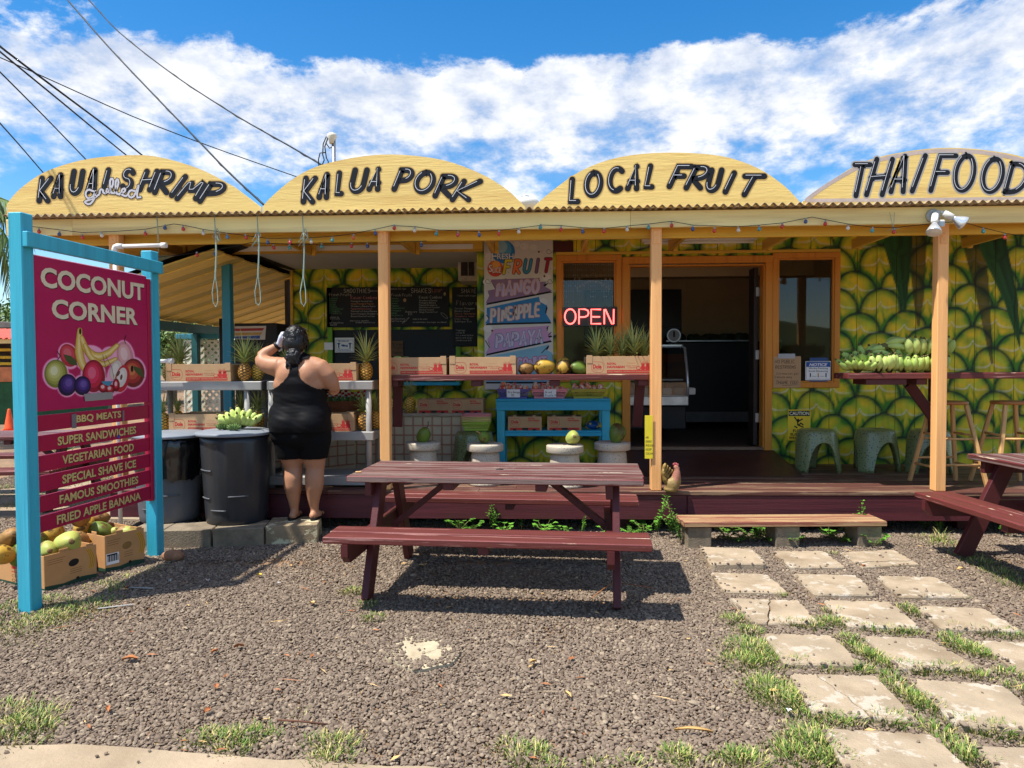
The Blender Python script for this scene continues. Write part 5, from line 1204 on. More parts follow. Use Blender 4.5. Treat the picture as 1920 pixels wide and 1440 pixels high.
for i, q in enumerate(PV):
 zt = .045 if i == 0 else random.uniform(.018, .028)
 W4 = [gp(*kp(*p), zt) for p in q]; C4 = [(p.x, p.y) for p in W4]; pavers.append((C4, zt))
 # rounded corners
 def outline(C, j=.003, rc=.03):
  out = []
  for k in range(len(C)):
   a = Vector(C[k]); pa = Vector(C[k - 1]); pb = Vector(C[(k + 1) % len(C)])
   rr = min(rc, (pa - a).length * .3, (pb - a).length * .3)
   s_ = a + (pa - a).normalized() * rr; e_ = a + (pb - a).normalized() * rr
   out += [tuple(s_), tuple((s_ + e_ + a * 1.6) / 3.6)]
   nx = Vector(C[(k + 1) % len(C)]); e2 = nx + (a - nx).normalized() * rr
   out += edgeline(tuple(e_), tuple(e2), 5, j)
  return out
 if i in (6, 12, 2):
  A0, B0, C0, D0 = [Vector(c) for c in C4]
  if i == 12: p1, p2 = A0.lerp(B0, .32), C0.lerp(D0, .45)
  elif i == 6: p1, p2 = A0.lerp(B0, .58), C0.lerp(D0, .78)
  else: p1, p2 = B0.lerp(C0, .75), D0.lerp(A0, .3)
  cr = [tuple(p1)] + [tuple(p1.lerp(p2, k / 9) + Vector((random.uniform(-.014, .014), random.uniform(-.014, .014)))) for k in range(1, 9)] + [tuple(p2)]
  gap = .0035
  d = (p2 - p1).normalized(); nn = Vector((-d.y, d.x)) * gap
  if i in (6, 12):
   s1 = [tuple(A0)] + [tuple(Vector(c) - nn * (1 if (A0 - p1).dot(nn) < 0 else -1)) for c in cr] + [tuple(D0)]
   s2 = [tuple(Vector(c) + nn * (1 if (A0 - p1).dot(nn) < 0 else -1)) for c in cr] + [tuple(C0), tuple(B0)]
  else:
   s1 = [tuple(A0), tuple(B0)] + [tuple(Vector(c) + nn * (1 if (A0 - p1).dot(nn) > 0 else -1)) for c in cr]
   s2 = [tuple(Vector(c) - nn * (1 if (A0 - p1).dot(nn) > 0 else -1)) for c in cr] + [tuple(D0), tuple(C0)]
  slab_piece(s1, zt, .06); slab_piece(s2, zt - .002, .06)
 else: slab_piece(outline(C4), zt, .06)
patch, ptQ = gpoly('concrete_patch', [(793 + (66 + 6 * math.sin(3 * q_ * .2) + 5 * math.sin(q_ * 1.3 + 2)) * math.cos(q_ * .2094), 1221 + (33 + 3 * math.sin(q_ * .9)) * math.sin(q_ * .2094)) for q_ in range(30)], .014, .03, mat('pale_rough_concrete', S(182, 168, 140), .95, var=.2, vs=20, bump=1.0, bs=70, dark=S(130, 108, 80), darkamt=.8, ds=10), jag=.006, kind='structure')
def inside(poly, x, y):
 n = len(poly); c = np.zeros(x.shape, bool); j = n - 1
 for i in range(n):
  xi, yi = poly[i]; xj, yj = poly[j]
  if yi != yj: c ^= ((yi > y) != (yj > y)) & (x < (xj - xi) * (y - yi) / (yj - yi) + xi)
  j = i
 return c
def vnoise(x, y, s, seed):
 rs = np.random.RandomState(seed); Gd = rs.rand(64, 64)
 u, v = x * s, y * s; i, j = np.floor(u).astype(int), np.floor(v).astype(int); fu, fv = u - i, v - j
 fu = fu * fu * (3 - 2 * fu); fv = fv * fv * (3 - 2 * fv); g_ = lambda a, b: Gd[a % 64, b % 64]
 return (g_(i, j) * (1 - fu) + g_(i + 1, j) * fu) * (1 - fv) + (g_(i, j + 1) * (1 - fu) + g_(i + 1, j + 1) * fu) * fv
# ---- gravel: many small stones ----
rs = np.random.RandomState(3)
st = .0116
xs, ys = np.meshgrid(np.arange(-7.0, 5.6, st), np.arange(2.25, 9.0, st))
x = xs.ravel() + rs.uniform(-.008, .008, xs.size); y = ys.ravel() + rs.uniform(-.008, .008, xs.size)
kx_ = (x * math.cos(YAW) + y * math.sin(YAW)); dpt = (y * math.cos(YAW) - x * math.sin(YAW))
keep = (np.abs(kx_) < dpt * .80 + .2) & ((y < 6.95) | (x < XL - .1))
keep &= ~((y > 6.2) & (x > XL + .3) & (rs.rand(x.size) < .35))
keep &= ~((y > 6.5) & (rs.rand(x.size) < .5))
for C4, zt in pavers:
 mx_, my_ = sum(c[0] for c in C4) / 4, sum(c[1] for c in C4) / 4
 core = inside([(mx_ + (a - mx_) * .93, my_ + (b - my_) * .93) for a, b in C4], x, y)
 keep &= ~inside(C4, x, y) | (rs.rand(x.size) < np.where(core, .0035, .16))
keep &= ~inside(apQ, x, y) | (rs.rand(x.size) < .004)
keep &= ~inside(slQ, x, y) | (rs.rand(x.size) < .004)
pcx = gp(793, 1221); pd = np.hypot((x - pcx.x) / .17, (y - pcx.y) / .15); keep &= ~inside(ptQ, x, y) | (rs.rand(x.size) < .04 + .7 * np.clip((pd + .9 * (vnoise(x, y, 17, 5) - .5) - .66) * 4, 0, 1))
nz = vnoise(x, y, 1.1, 1) * .6 + vnoise(x, y, 3.1, 2) * .4
# bare dirt patches: under the table, by the boxes and near the right bench
def blob(cx, cy, rx, ry): return np.exp(-(((x - cx) / rx) ** 2 + ((y - cy) / ry) ** 2))
b1 = gp(420, 1055); b2 = gp(960, 1056); b3 = gp(930, 1122); b4 = gp(1880, 1050); b5 = gp(120, 1150)
bare = .95 * blob(b1.x, b1.y, .5, .09) + .8 * blob(b2.x, b2.y, .6, .045) + .75 * blob(b3.x, b3.y, .5, .035) + .8 * blob(b4.x, b4.y, .5, .25) + .75 * blob(b5.x, b5.y, .5, .22)
pr_ = np.clip(1.06 - bare - np.clip((.36 - nz) * 2.2, 0, .5), 0, 1)
keep &= rs.rand(x.size) < pr_
x, y = x[keep], y[keep]; n = x.size
onp_ = np.full(n, .0)
for C4, zt in pavers: onp_[inside(C4, x, y)] = zt + .004
for Q_ in (apQ, slQ, ptQ): onp_[inside(Q_, x, y)] = .018
sc_r = rs.lognormal(-.02, .27, n) * .0078
z = onp_ + rs.uniform(-.006, .003, n) * (onp_ == 0)
pm = bpy.data.meshes.new('gravel'); pm.from_pydata(np.stack([x, y, z], 1).tolist(), [], [])
a = pm.attributes.new('siz', 'FLOAT_VECTOR', 'POINT'); a.data.foreach_set('vector', np.stack([sc_r * rs.uniform(.8, 1.35, n), sc_r * rs.uniform(.75, 1.1, n), sc_r * rs.uniform(.4, .72, n)], 1).ravel())
a = pm.attributes.new('rot', 'FLOAT_VECTOR', 'POINT'); a.data.foreach_set('vector', np.stack([rs.normal(0, .35, n), rs.normal(0, .35, n), rs.uniform(0, 6.28, n)], 1).ravel())
a = pm.attributes.new('pick', 'INT', 'POINT'); a.data.foreach_set('value', rs.randint(0, 6, n))
grav = obj('gravel', pm); grav['kind'] = 'stuff'; grav['label'] = 'dark brown volcanic gravel in front of the stand'
rc = bpy.data.collections.new('stones')
def stone_mat():
 m = bpy.data.materials.new('gravel_stone'); m.use_nodes = True; nt = m.node_tree; b = nt.nodes['Principled BSDF']; b.inputs['Roughness'].default_value = .9; b.inputs['Specular IOR Level'].default_value = .25
 oi = nd(nt, 'ShaderNodeObjectInfo'); r_ = nd(nt, 'ShaderNodeValToRGB'); e = r_.color_ramp.elements
 e[0].position = 0; e[0].color = S(98, 84, 72); e[1].position = 1; e[1].color = S(166, 149, 127)
 for p, c in ((.25, S(117, 101, 87)), (.55, S(126, 110, 95)), (.8, S(134, 118, 101)), (.95, S(145, 129, 110))): k = e.new(p); k.color = c
 nt.links.new(oi.outputs['Random'], r_.inputs[0]); nt.links.new(r_.outputs[0], b.inputs['Base Color']); return m
M_stone = stone_mat()
for k in range(6):
 import bmesh
 bm = bmesh.new(); bmesh.ops.create_icosphere(bm, subdivisions=1 + (k % 3 == 0), radius=1.0)
 for v in bm.verts:
  nn = mnoise.noise(v.co * 1.1 + Vector((k * 9.1, 0, 0))) * .55 + mnoise.noise(v.co * 2.7 + Vector((k * 3.7, 5, 0))) * .22; v.co *= 1 + nn
 me = bpy.data.meshes.new('stone'); bm.to_mesh(me); bm.free(); me.materials.append(M_stone)
 for p in me.polygons: p.use_smooth = k % 3 == 0
 so_k = bpy.data.objects.new('stone', me); rc.objects.link(so_k)
def gn_instances(o, coll):
 ng = bpy.data.node_groups.new('scatter_stones', 'GeometryNodeTree')
 ng.interface.new_socket('Geometry', in_out='INPUT', socket_type='NodeSocketGeometry'); ng.interface.new_socket('Geometry', in_out='OUTPUT', socket_type='NodeSocketGeometry')
 gi = ng.nodes.new('NodeGroupInput'); go = ng.nodes.new('NodeGroupOutput'); ci = ng.nodes.new('GeometryNodeCollectionInfo'); ip = ng.nodes.new('GeometryNodeInstanceOnPoints')
 ci.inputs['Collection'].default_value = coll; ci.inputs['Separate Children'].default_value = True; ci.inputs['Reset Children'].default_value = True
 ip.inputs['Pick Instance'].default_value = True
 def na(nm, t): q = ng.nodes.new('GeometryNodeInputNamedAttribute'); q.data_type = t; q.inputs['Name'].default_value = nm; return q.outputs['Attribute']
 L = ng.links.new; L(gi.outputs[0], ip.inputs['Points']); L(ci.outputs[0], ip.inputs['Instance']); L(na('pick', 'INT'), ip.inputs['Instance Index']); L(na('siz', 'FLOAT_VECTOR'), ip.inputs['Scale'])
 er = ng.nodes.new('FunctionNodeEulerToRotation'); L(na('rot', 'FLOAT_VECTOR'), er.inputs[0]); L(er.outputs[0], ip.inputs['Rotation']); L(ip.outputs[0], go.inputs[0])
 md = o.modifiers.new('scatter', 'NODES'); md.node_group = ng
gn_instances(grav, rc)
# ---- grass ----
def grass_mat(name, c1, c2, c3):
 m = bpy.data.materials.new(name); m.use_nodes = True; nt = m.node_tree; b = nt.nodes['Principled BSDF']; b.inputs['Roughness'].default_value = .55; b.inputs['Specular IOR Level'].default_value = .3
 at_ = nd(nt, 'ShaderNodeAttribute'); at_.attribute_name = 'tone'; r_ = nd(nt, 'ShaderNodeValToRGB'); e = r_.color_ramp.elements; e[0].color = c1; e[1].color = c3; k = e.new(.5); k.color = c2
 nt.links.new(at_.outputs['Fac'], r_.inputs[0]); nt.links.new(r_.outputs[0], b.inputs['Base Color'])
 b.inputs['Transmission Weight'].default_value = 0
 return m
M_grass = grass_mat('grass_blades', S(62, 96, 34), S(112, 140, 56), S(192, 178, 112))
def make_grass(name, label, tufts, mtl):
 V_, F_, Tn = [], [], []
 r = random.Random(5)
 for (cx, cy, cz, rad, num, h, dry) in tufts:
  for _ in range(num):
   a = r.uniform(0, 6.283); q = rad * math.sqrt(r.random()) * (1 if r.random() < .8 else 1.35)
   px_, py_ = cx + q * math.cos(a) , cy + q * math.sin(a)
   hh = h * r.uniform(.45, 1.15) * (1 - .35 * q / max(rad, .01)); lean = r.uniform(.15, .95) ; la = a + r.uniform(-1.2, 1.2) if rad < .25 else r.uniform(0, 6.283)
   wd = r.uniform(.0014, .0030); dx, dy = math.cos(la), math.sin(la); nx, ny = -dy * wd, dx * wd
   b = len(V_); tn = min(1, max(0, r.gauss(.32, .22) + (r.random() < dry) * .6))
   for (t, w_) in ((0, 1), (.45, .85), (.8, .5)):
    hx = hh * lean * t * t * 1.1; hz = hh * t * (1 - .3 * lean * t)
    V_.append((px_ + dx * hx - nx * w_, py_ + dy * hx - ny * w_, cz + hz)); V_.append((px_ + dx * hx + nx * w_, py_ + dy * hx + ny * w_, cz + hz));
   hx = hh * lean * 1.1; V_.append((px_ + dx * hx, py_ + dy * hx, cz + hh * (1 - .3 * lean)))
   F_ += [(b, b + 1, b + 3, b + 2), (b + 2, b + 3, b + 5, b + 4), (b + 4, b + 5, b + 6)]; Tn += [tn] * 7
 me = bpy.data.meshes.new(name); me.from_pydata(V_, [], F_); me.materials.append(mtl)
 at_ = me.attributes.new('tone', 'FLOAT', 'POINT'); at_.data.foreach_set('value', Tn)
 o = obj(name, me); o['kind'] = 'stuff'; o['label'] = label; return o
def tuft(px, py, rad, num, h, dry=.2, z=.0): p = gp(px, py, 0); return (p.x, p.y, z, rad, num, h, dry)
tf = []
for (cx, cy, r_, k) in ((350,540,.09,1),(430,600,.07,1),(430,690,.13,1.5),(390,770,.11,1.2),(500,770,.12,1.2),(470,720,.10,1),(560,940,.13,1.5),(620,985,.11,1.2),(520,890,.10,1),(690,1000,.05,.5),(700,1060,.06,.7),(820,1080,.07,.8),(900,1095,.06,.8),(990,1090,.05,.6),(1180,1085,.07,1.2),(1280,1090,.06,.8),
 (620,550,.05,.7),(690,562,.05,.7),(770,570,.06,.8),(850,550,.07,1),(910,555,.07,1),(960,640,.06,.9),(1000,690,.06,.9),(1060,725,.06,.9),(1110,745,.06,.9),(1170,780,.06,.9),(1230,785,.06,.8),(660,775,.05,.7),(700,770,.05,.6),(850,808,.04,.6),(1000,810,.05,.8),(1050,810,.04,.6),
 (1190,850,.05,.8),(1220,900,.06,.9),(1270,950,.06,.9),(1330,970,.06,.9),(1390,1000,.07,1),(1420,1030,.06,.8),(1290,475,.06,.8),(1350,505,.06,.8),(880,490,.05,.7),(1080,590,.05,.7),(1210,600,.06,.9),(1300,605,.05,.8),(1540,585,.05,.7),(1640,590,.07,.9),(1740,605,.07,1),(1850,620,.07,1),
 (1520,640,.07,1),(1570,680,.08,1.1),(1640,705,.08,1.1),(1700,735,.05,.7),(1330,805,.06,.9),(1400,815,.06,.9),(1490,808,.06,.9),(1580,815,.06,.9),(1670,845,.06,.9),(1840,835,.06,.8),(1900,920,.06,.8),(1570,1110,.06,.8),(1650,1120,.07,1),(1760,1150,.08,1.1),(1860,1160,.08,1),
 (1450,1150,.06,.8),(1540,1225,.07,.9),(1610,1290,.07,.9),(1700,1310,.06,.8),(760,1180,.10,1.5),(820,1240,.10,1.5),(890,1310,.09,1.4),(700,1300,.10,1.2),(420,1310,.08,.9),(620,1250,.06,.7),(340,1290,.05,.6),(30,1280,.06,.9),(640,1200,.05,.5),(880,170,.05,.5),(600,405,.03,.3),(1560,410,.05,.5)):
 tf.append(tuft(*kp(cx, cy), r_, int(70 * k * (1.0 + (r_ / .09) ** 2)), .055 if cy > 400 else .035, .3, .0))
for (px, py, r_, n_, h, dry) in ((1769,1022,.12,170,.05,.3),(1810,1042,.12,190,.05,.3),(1845,1058,.12,190,.05,.3),(1880,1078,.12,190,.06,.3),(1912,1098,.12,190,.06,.3),(1740,1010,.10,90,.05,.4),(1765,1015,.06,60,.16,.5),
 (20,1190,.22,420,.035,.4),(60,1170,.20,420,.035,.35),(100,1158,.18,420,.035,.3),(145,1142,.18,420,.035,.3),(185,1130,.14,260,.03,.4),(0,1150,.2,300,.035,.3),(95,1128,.12,260,.04,.3),(190,1100,.12,180,.03,.5),(235,1085,.12,160,.03,.6),(290,1070,.14,120,.025,.6),(35,1135,.1,160,.04,.3),
 (5,1340,.13,260,.07,.35),(35,1365,.12,300,.07,.3),(65,1350,.10,240,.07,.3),(25,1395,.12,240,.06,.5),(75,1372,.07,140,.06,.4),
 (375,1385,.08,170,.05,.3),(410,1390,.08,220,.05,.2),(450,1385,.09,260,.055,.2),(440,1410,.07,170,.05,.3),(480,1378,.07,150,.045,.2),(510,1382,.05,70,.05,.2),(560,1340,.05,60,.025,.2),
 (600,1395,.07,120,.06,.4),(635,1400,.08,200,.07,.4),(625,1430,.09,200,.06,.5),(590,1432,.06,90,.05,.5),(960,1405,.07,130,.06,.4),(985,1425,.08,190,.07,.4),(1010,1410,.05,70,.06,.3),(1040,1440,.06,90,.05,.3),(1120,1438,.05,70,.05,.3),(1190,1440,.08,120,.05,.3),(1260,1425,.06,60,.05,.3),
 (662,1112,.07,150,.05,.3),(690,1135,.06,110,.045,.2),(700,1160,.07,150,.04,.15),(1300,1440,.08,140,.06,.3),(1380,1430,.08,160,.06,.3),(215,1105,.05,40,.11,.6)):
 tf.append(tuft(px, py, r_, int(n_ * (.55 if py > 1300 else .75)), h * (.8 if py > 1300 else 1), dry + .12))
tf += [(a, b, c, r_ * 1.5, int(n_ * .6), h * .42, .75) for (a, b, c, r_, n_, h, d_) in tf]
make_grass('grass', 'short green grass growing between paving stones and along the gravel edge', tf, M_grass)
# lawn strips and far greenery on the left
tf2 = [(-5.4 + random.uniform(-1.2, .6), 7.4 + random.uniform(-.4, 1.6), 0, .22, 160, .06, .3) for _ in range(26)]
make_grass('grass', 'grass strip behind the corner sign', tf2, M_grass)
# fallen leaves and litter
M_leafb = mat('dry_leaf', S(160, 100, 58), .6, var=.25, vs=20, bump=0); M_leafo = mat('tan_leaf', S(206, 170, 110), .6, var=.2, vs=20, bump=0); M_pet = mat('white_petal', S(235, 232, 228), .5, bump=0)
def leaf(px, py, L_, W_, m, lb, z=.014, rz=None, cat='leaf', name='fallen_leaf', grp='fallen leaves on the gravel'):
 vs = []; fs = []
 for i in range(7):
  t = i / 6; w_ = W_ * math.sin(math.pi * min(1, t * .95 + .03)) ; zz = min(.012, L_ * .15) * math.sin(t * 3.1) + random.uniform(0, .003)
  vs += [(L_ * (t - .5), -w_, zz + .008), (L_ * (t - .5), 0, zz - .002), (L_ * (t - .5), w_, zz + .01)]
 for i in range(6): fs += [(3 * i, 3 * i + 3, 3 * i + 4, 3 * i + 1), (3 * i + 1, 3 * i + 4, 3 * i + 5, 3 * i + 2)]
 o = MB().add(vs, fs, 0, True).build(name, m); p = gp(px, py, z); o.location = p; o.rotation_euler = (random.uniform(-.3, .3), random.uniform(-.2, .2), rz if rz is not None else random.uniform(0, 6))
 return tag(o, lb, cat, grp)
for (px, py, l, w_, m, lb) in ((243,1238,.07,.022,M_leafb,'curled rust brown leaf on the gravel at the lower left'),(403,1223,.035,.012,M_leafb,'small rust leaf beside a longer one left of the concrete patch'),(448,1214,.055,.012,M_leafb,'long rust leaf left of the concrete patch'),(203,1332,.05,.008,M_leafb,'thin rust leaf standing on the gravel near the bottom left'),
 (388,1335,.04,.012,M_leafb,'orange leaf above the grass tuft on the pavement edge'),(405,1290,.04,.012,M_leafb,'brown leaf next to a pale stone on the gravel'),(585,1133,.06,.016,M_leafo,'tan leaf on the gravel left of the picnic table leg'),(1000,1243,.045,.014,M_leafo,'tan curled leaf right of the concrete patch'),(238,1103,.03,.01,M_leafb,'orange scrap in the shadow of the corner sign'),
 (1065,1305,.05,.006,M_leafo,'thin straw coloured leaf right of centre on the gravel'),(1300,1372,.16,.006,M_leafo,'long dry blade left of the lowest paving stone'),(790,1062,.05,.012,M_leafo,'tan leaf in the shadow under the picnic table'),(1620,1062,.04,.014,M_leafb,'rust leaf on the cracked paving stone below the step'),(1800,1068,.05,.01,M_leafo,'tan leaf on the gravel at the right end of the path'),(282,1145,.03,.01,M_leafb,'small brown scrap on the shade edge')):
 leaf(px, py, l, w_, m, lb)
for (px, py, lb) in ((318, 1091, 'white petal in the shade of the corner sign'), (391, 1090, 'white blossom scrap right of the first petal'), (522, 1095, 'tiny white scrap near the fallen yellow blossom'), (1478, 1335, 'white streak like scrap on the paving stone with the long crack')): leaf(px, py, .028, .012, M_pet, lb, cat='petal', name='petal', grp='white scraps on the ground', z=.02 if px < 1000 else .03)
leaf(486, 1080, .05, .014, mat('yellow_blossom', S(214, 190, 60), .6, bump=0), 'yellow green fallen blossom on the gravel', cat='blossom', name='blossom', grp='fallen blossoms')
for (a, b, lb) in (((183, 1141), (250, 1133), 'grey plastic strip at the end of the grass by the corner sign'), ((243, 1101), (288, 1103), 'short grey strip in the corner sign shadow')):
 p, q = gp(*a, .012), gp(*b, .012); o = MB().beam(p, q, .016, .004, c=.001).build('plastic_strip', M_grayp); recenter(o, p); tag(o, lb, 'strip')
p = gp(324, 1042, .03); o = MB().ell((0, 0, 0), (.085, .06, .045), 18, 10, fn=lambda v: v * (1 + .12 * mnoise.noise(v * 14))).build('coconut_husk', mat('husk_brown', S(150, 108, 80), .85, var=.25, vs=20, bump=.5)); o.location = p; tag(o, 'brown coconut husk beside the far post of the corner sign', 'coconut')
o = MB().tube([gp(1105, 1125, .02), gp(1130, 1105, .03), gp(1150, 1092, .025)], .003, 5).tube([gp(1150, 1092, .025), gp(1200, 1098, .02), gp(1225, 1103, .02)], .0025, 5).build('twig', M_leafb); recenter(o, gp(1105, 1125)); tag(o, 'thin dry twig in the shadow under the picnic table', 'twig')
o = MB().tube([gp(520, 1350, .02), gp(560, 1352, .03), gp(612, 1358, .02)], .004, 5).build('twig', mat('twig_brown', S(96, 62, 46), .8)); recenter(o, gp(520, 1350)); tag(o, 'brown twig above the grass tufts at the pavement edge', 'twig')
lt = MB(); r_l = random.Random(11)
for _ in range(230):
 yy_ = r_l.uniform(2.5, 6.0); xx_ = r_l.uniform(-.72, .7) * yy_; a_ = r_l.uniform(0, 6.28); l_ = r_l.uniform(.008, .035) * (1 if r_l.random() < .8 else 2.2); w_ = l_ * r_l.uniform(.1, .45) if l_ < .03 else .0015; c_, s_ = math.cos(a_), math.sin(a_); zz_0 = r_l.uniform(.008, .016)
 lt.add([(xx_ + c_ * l_, yy_ + s_ * l_, zz_0), (xx_ - s_ * w_, yy_ + c_ * w_, zz_0 + .005), (xx_ - c_ * l_, yy_ - s_ * l_, zz_0 + .002), (xx_ + s_ * w_, yy_ - c_ * w_, zz_0 + .003)], [(0, 1, 2, 3)], r_l.choice((0, 0, 1, 1, 1, 2)))
tag(lt.build('litter', [M_leafb, M_leafo, M_con]), 'small scattered bits of dry leaf and straw on the gravel', None, None, 'stuff')
# ---- weeds under the porch edge ----
M_weed = [mat('weed_green', S(96, 150, 50), .5, var=.2, vs=20, bump=0, sub=.0, rnd=.2), mat('weed_stem', S(110, 120, 60), .6, bump=0)]
def weed_mesh(kind, seed):
 r = random.Random(seed); mb = MB()
 def lf(p, d, L_, W_):
  d = Vector(d).normalized(); s_ = d.cross(Vector((0, 0, 1))).normalized(); up = s_.cross(d)
  p = Vector(p); q = [p, p + d * L_ * .3 + s_ * W_ * .8, p + d * L_ * .65 + s_ * W_ + up * L_ * .05, p + d * L_ - up * L_ * .08, p + d * L_ * .65 - s_ * W_ + up * L_ * .05, p + d * L_ * .3 - s_ * W_ * .8]
  m_ = p + d * L_ * .5 - up * L_ * .05
  b = [q[0], q[1], q[2], q[3], q[4], q[5], m_]; mb.add(b, [(0, 1, 6), (1, 2, 6), (2, 3, 6), (3, 4, 6), (4, 5, 6), (5, 0, 6)], 0, True)
 if kind == 'tall':
  for k in range(5):
   a = r.uniform(0, 6.28); h = r.uniform(.14, .30); ln = r.uniform(.02, .09); P = [Vector((ln * t * t * math.cos(a), ln * t * t * math.sin(a), h * t)) for t in (0, .25, .5, .75, 1)]
   mb.tube(P, .0018, 4, 1)
   for t in range(3, 12):
    q = t / 11; p = Vector((ln * q * q * math.cos(a), ln * q * q * math.sin(a), h * q)); b = r.uniform(0, 6.28)
    for s_ in (0, 3.14): lf(p, (math.cos(b + s_), math.sin(b + s_), .35), r.uniform(.02, .035), .007)
 elif kind == 'broad':
  for k in range(16):
   a = r.uniform(0, 6.28); h = r.uniform(.03, .11); e = Vector((h * .8 * math.cos(a), h * .8 * math.sin(a), h)); mb.tube([(0, 0, 0), e * .5 + Vector((0, 0, .01)), e], .0015, 4, 1)
   for s_ in (-.9, 0, .9): lf(e, (math.cos(a + s_), math.sin(a + s_), .25), r.uniform(.035, .055), .015)
 else:
  for k in range(9):
   a = r.uniform(0, 6.28); L_ = r.uniform(.10, .19)
   P = [Vector((L_ * t * math.cos(a), L_ * t * math.sin(a), L_ * (1.1 * t - .75 * t * t))) for t in (0, .25, .5, .75, 1)]; mb.tube(P, .0015, 4, 1)
   for t in range(2, 11):
    q = t / 10; p = Vector((L_ * q * math.cos(a), L_ * q * math.sin(a), L_ * (1.1 * q - .75 * q * q)))
    for s_ in (-1.1, 1.1): lf(p, (math.cos(a + s_), math.sin(a + s_), .1), .035 * (1.15 - q), .007)
 return mb.build('weed', M_weed, mesh_only=True)
WMs = [weed_mesh('tall', 1), weed_mesh('broad', 2), weed_mesh('fern', 3), weed_mesh('tall', 4), weed_mesh('broad', 5)]
wl = [(662,975,0,1.2,'tall thin weed left of the picnic table leg under the porch'),(703,962,3,.9,'small sprig behind the left picnic table leg'),(838,990,0,1.15,'tall sprig under the porch left of the middle of the far bench'),(862,998,1,1.1,'bright broadleaf weed under the porch behind the table'),(885,1000,1,.9,'low clump right of the bright broadleaf weed'),(925,998,3,1.1,'leafy weed climbing the skirt board behind the table'),
 (945,1002,4,.9,'low weed beside the climbing one'),(978,996,3,1.1,'upright weed under the porch at the middle of the table'),(1020,1002,4,1.1,'dark broad weed just right of the middle of the table'),(1055,1006,1,.7,'small weed near the right brace of the table'),(1092,1003,3,.6,'little sprig behind the right brace of the table'),(1140,1008,1,.8,'small weed behind the right table leg'),
 (1182,1003,2,.9,'ferny weed right of the right table leg'),(1208,1002,1,1.0,'broad weed under the third orange post'),(1232,1004,0,1.2,'tall weed to the left of the step'),(1262,1010,3,1.15,'tall sprig leaning against the left step block'),(1276,1022,0,.9,'weed at the near corner of the left step block'),
 (1362,1012,1,1.1,'weed at the right of the left step block'),(1385,1018,2,1.1,'ferny weed in front of the gap under the step'),(1408,1010,2,1.2,'large leafy weed in the middle of the left gap under the step'),(1432,1006,4,1.3,'bright weed left of the middle step block'),(1447,1018,2,1.0,'leafy weed touching the middle step block'),(1485,1024,1,.8,'weed growing over the middle step block'),
 (1555,1010,4,1.0,'weed in the right gap under the step'),(1580,1018,2,1.1,'weed beside the right step block'),(1612,1012,3,1.2,'tall weed climbing the right step block'),(1640,1026,1,.9,'low weed at the foot of the right step block'),(1735,990,1,1.1,'weed patch under the porch left of the right picnic table'),(1762,1000,0,1.0,'thin weed beside the right picnic table bench'),(1890,1004,1,.9,'dark weed under the right picnic table')]
for i, (px, py, k, s_, lb) in enumerate(wl):
 p = gp(px, py); o = obj('weed', WMs[k], None, p); o.scale = (s_, s_, s_); o.rotation_euler = (0, 0, i * 1.7); tag(o, lb, 'weed', 'weeds along the porch edge')
# ---- hills and trees behind the viewer (seen only in the glass) and beyond the side yard ----
hb = MB()
def ridge(y, x0, x1, h, dy, seed, name, m):
 vs = []; fs = []; n = 60; r = random.Random(seed)
 for i in range(n + 1):
  xx = x0 + (x1 - x0) * i / n; hh = h * (.6 + .5 * mnoise.noise(Vector((i * .13, seed, 0)))) + r.uniform(0, h * .06)
  vs += [(xx, y, -.5), (xx, y + dy * .45, hh * .75), (xx, y + dy, hh)]
 for i in range(n): a, b = 3 * i, 3 * i + 3; fs += [(a, b, b + 1, a + 1), (a + 1, b + 1, b + 2, a + 2)]
 o = MB().add(vs, fs, 0, True).build(name, m); o['kind'] = 'structure'
M_hill = mat('green_hill', S(70, 84, 44), .9, var=.5, vs=.3, bump=.6, bs=2)
ridge(-70, -160, 160, 11, -30, 3, 'hill', M_hill)
ridge(90, -240, 260, 8, 30, 8, 'hill', M_hill)
# =============== THINGS ===============
# ---- cardboard trays ----
M_dred = plain('box_red_print', S(190, 52, 50), .75); M_dlt = plain('box_small_print', S(176, 120, 96), .75)
def leaf_shape(cx, cy, w_, h_, n=26):
 P = []
 for i in range(n):
  a = 2 * math.pi * i / n; x = math.cos(a); y = math.sin(a)
  P.append((cx + w_ * (x * .5 + (0.0)), cy + h_ * .5 * y * (1 if y < 0 else .9)))
 return [(cx - w_ * .5, cy + h_ * .5), (cx + w_ * .30, cy + h_ * .5), (cx + w_ * .44, cy + h_ * .38), (cx + w_ * .5, cy + h_ * .1), (cx + w_ * .5, cy - h_ * .15), (cx + w_ * .42, cy - h_ * .38), (cx + w_ * .28, cy - h_ * .5), (cx - w_ * .05, cy - h_ * .5), (cx - w_ * .28, cy - h_ * .42), (cx - w_ * .40, cy - h_ * .2), (cx - w_ * .42, cy + h_ * .2), (cx - w_ * .5, cy + h_ * .5)]
def logo(A, cx, cy, w_, h_, lw):
 A.stroke(leaf_shape(cx, cy, w_, h_), lw, M_dred, .0004)
 A.font('Dole', cx - w_ * .30, cx + w_ * .34, cy + h_ * .26, cy - h_ * .14, M_dred, .0006, .045)
 A.stroke([(cx - w_ * .3, cy - h_ * .24), (cx, cy - h_ * .26), (cx + w_ * .34, cy - h_ * .22)], lw * .8, M_dred, .0005)
def pineapple_print(A, x, y, s_):
 A.ell(x, y, s_ * .34, s_ * .42, M_dred, .0005)
 for k in range(-3, 4):
  A.poly([(x + k * s_ * .05 - s_ * .05, y + s_ * .35), (x + k * s_ * .05 + s_ * .05, y + s_ * .35), (x + k * s_ * .13, y + s_ * (1.15 - .09 * abs(k)))], M_dred, .0005)
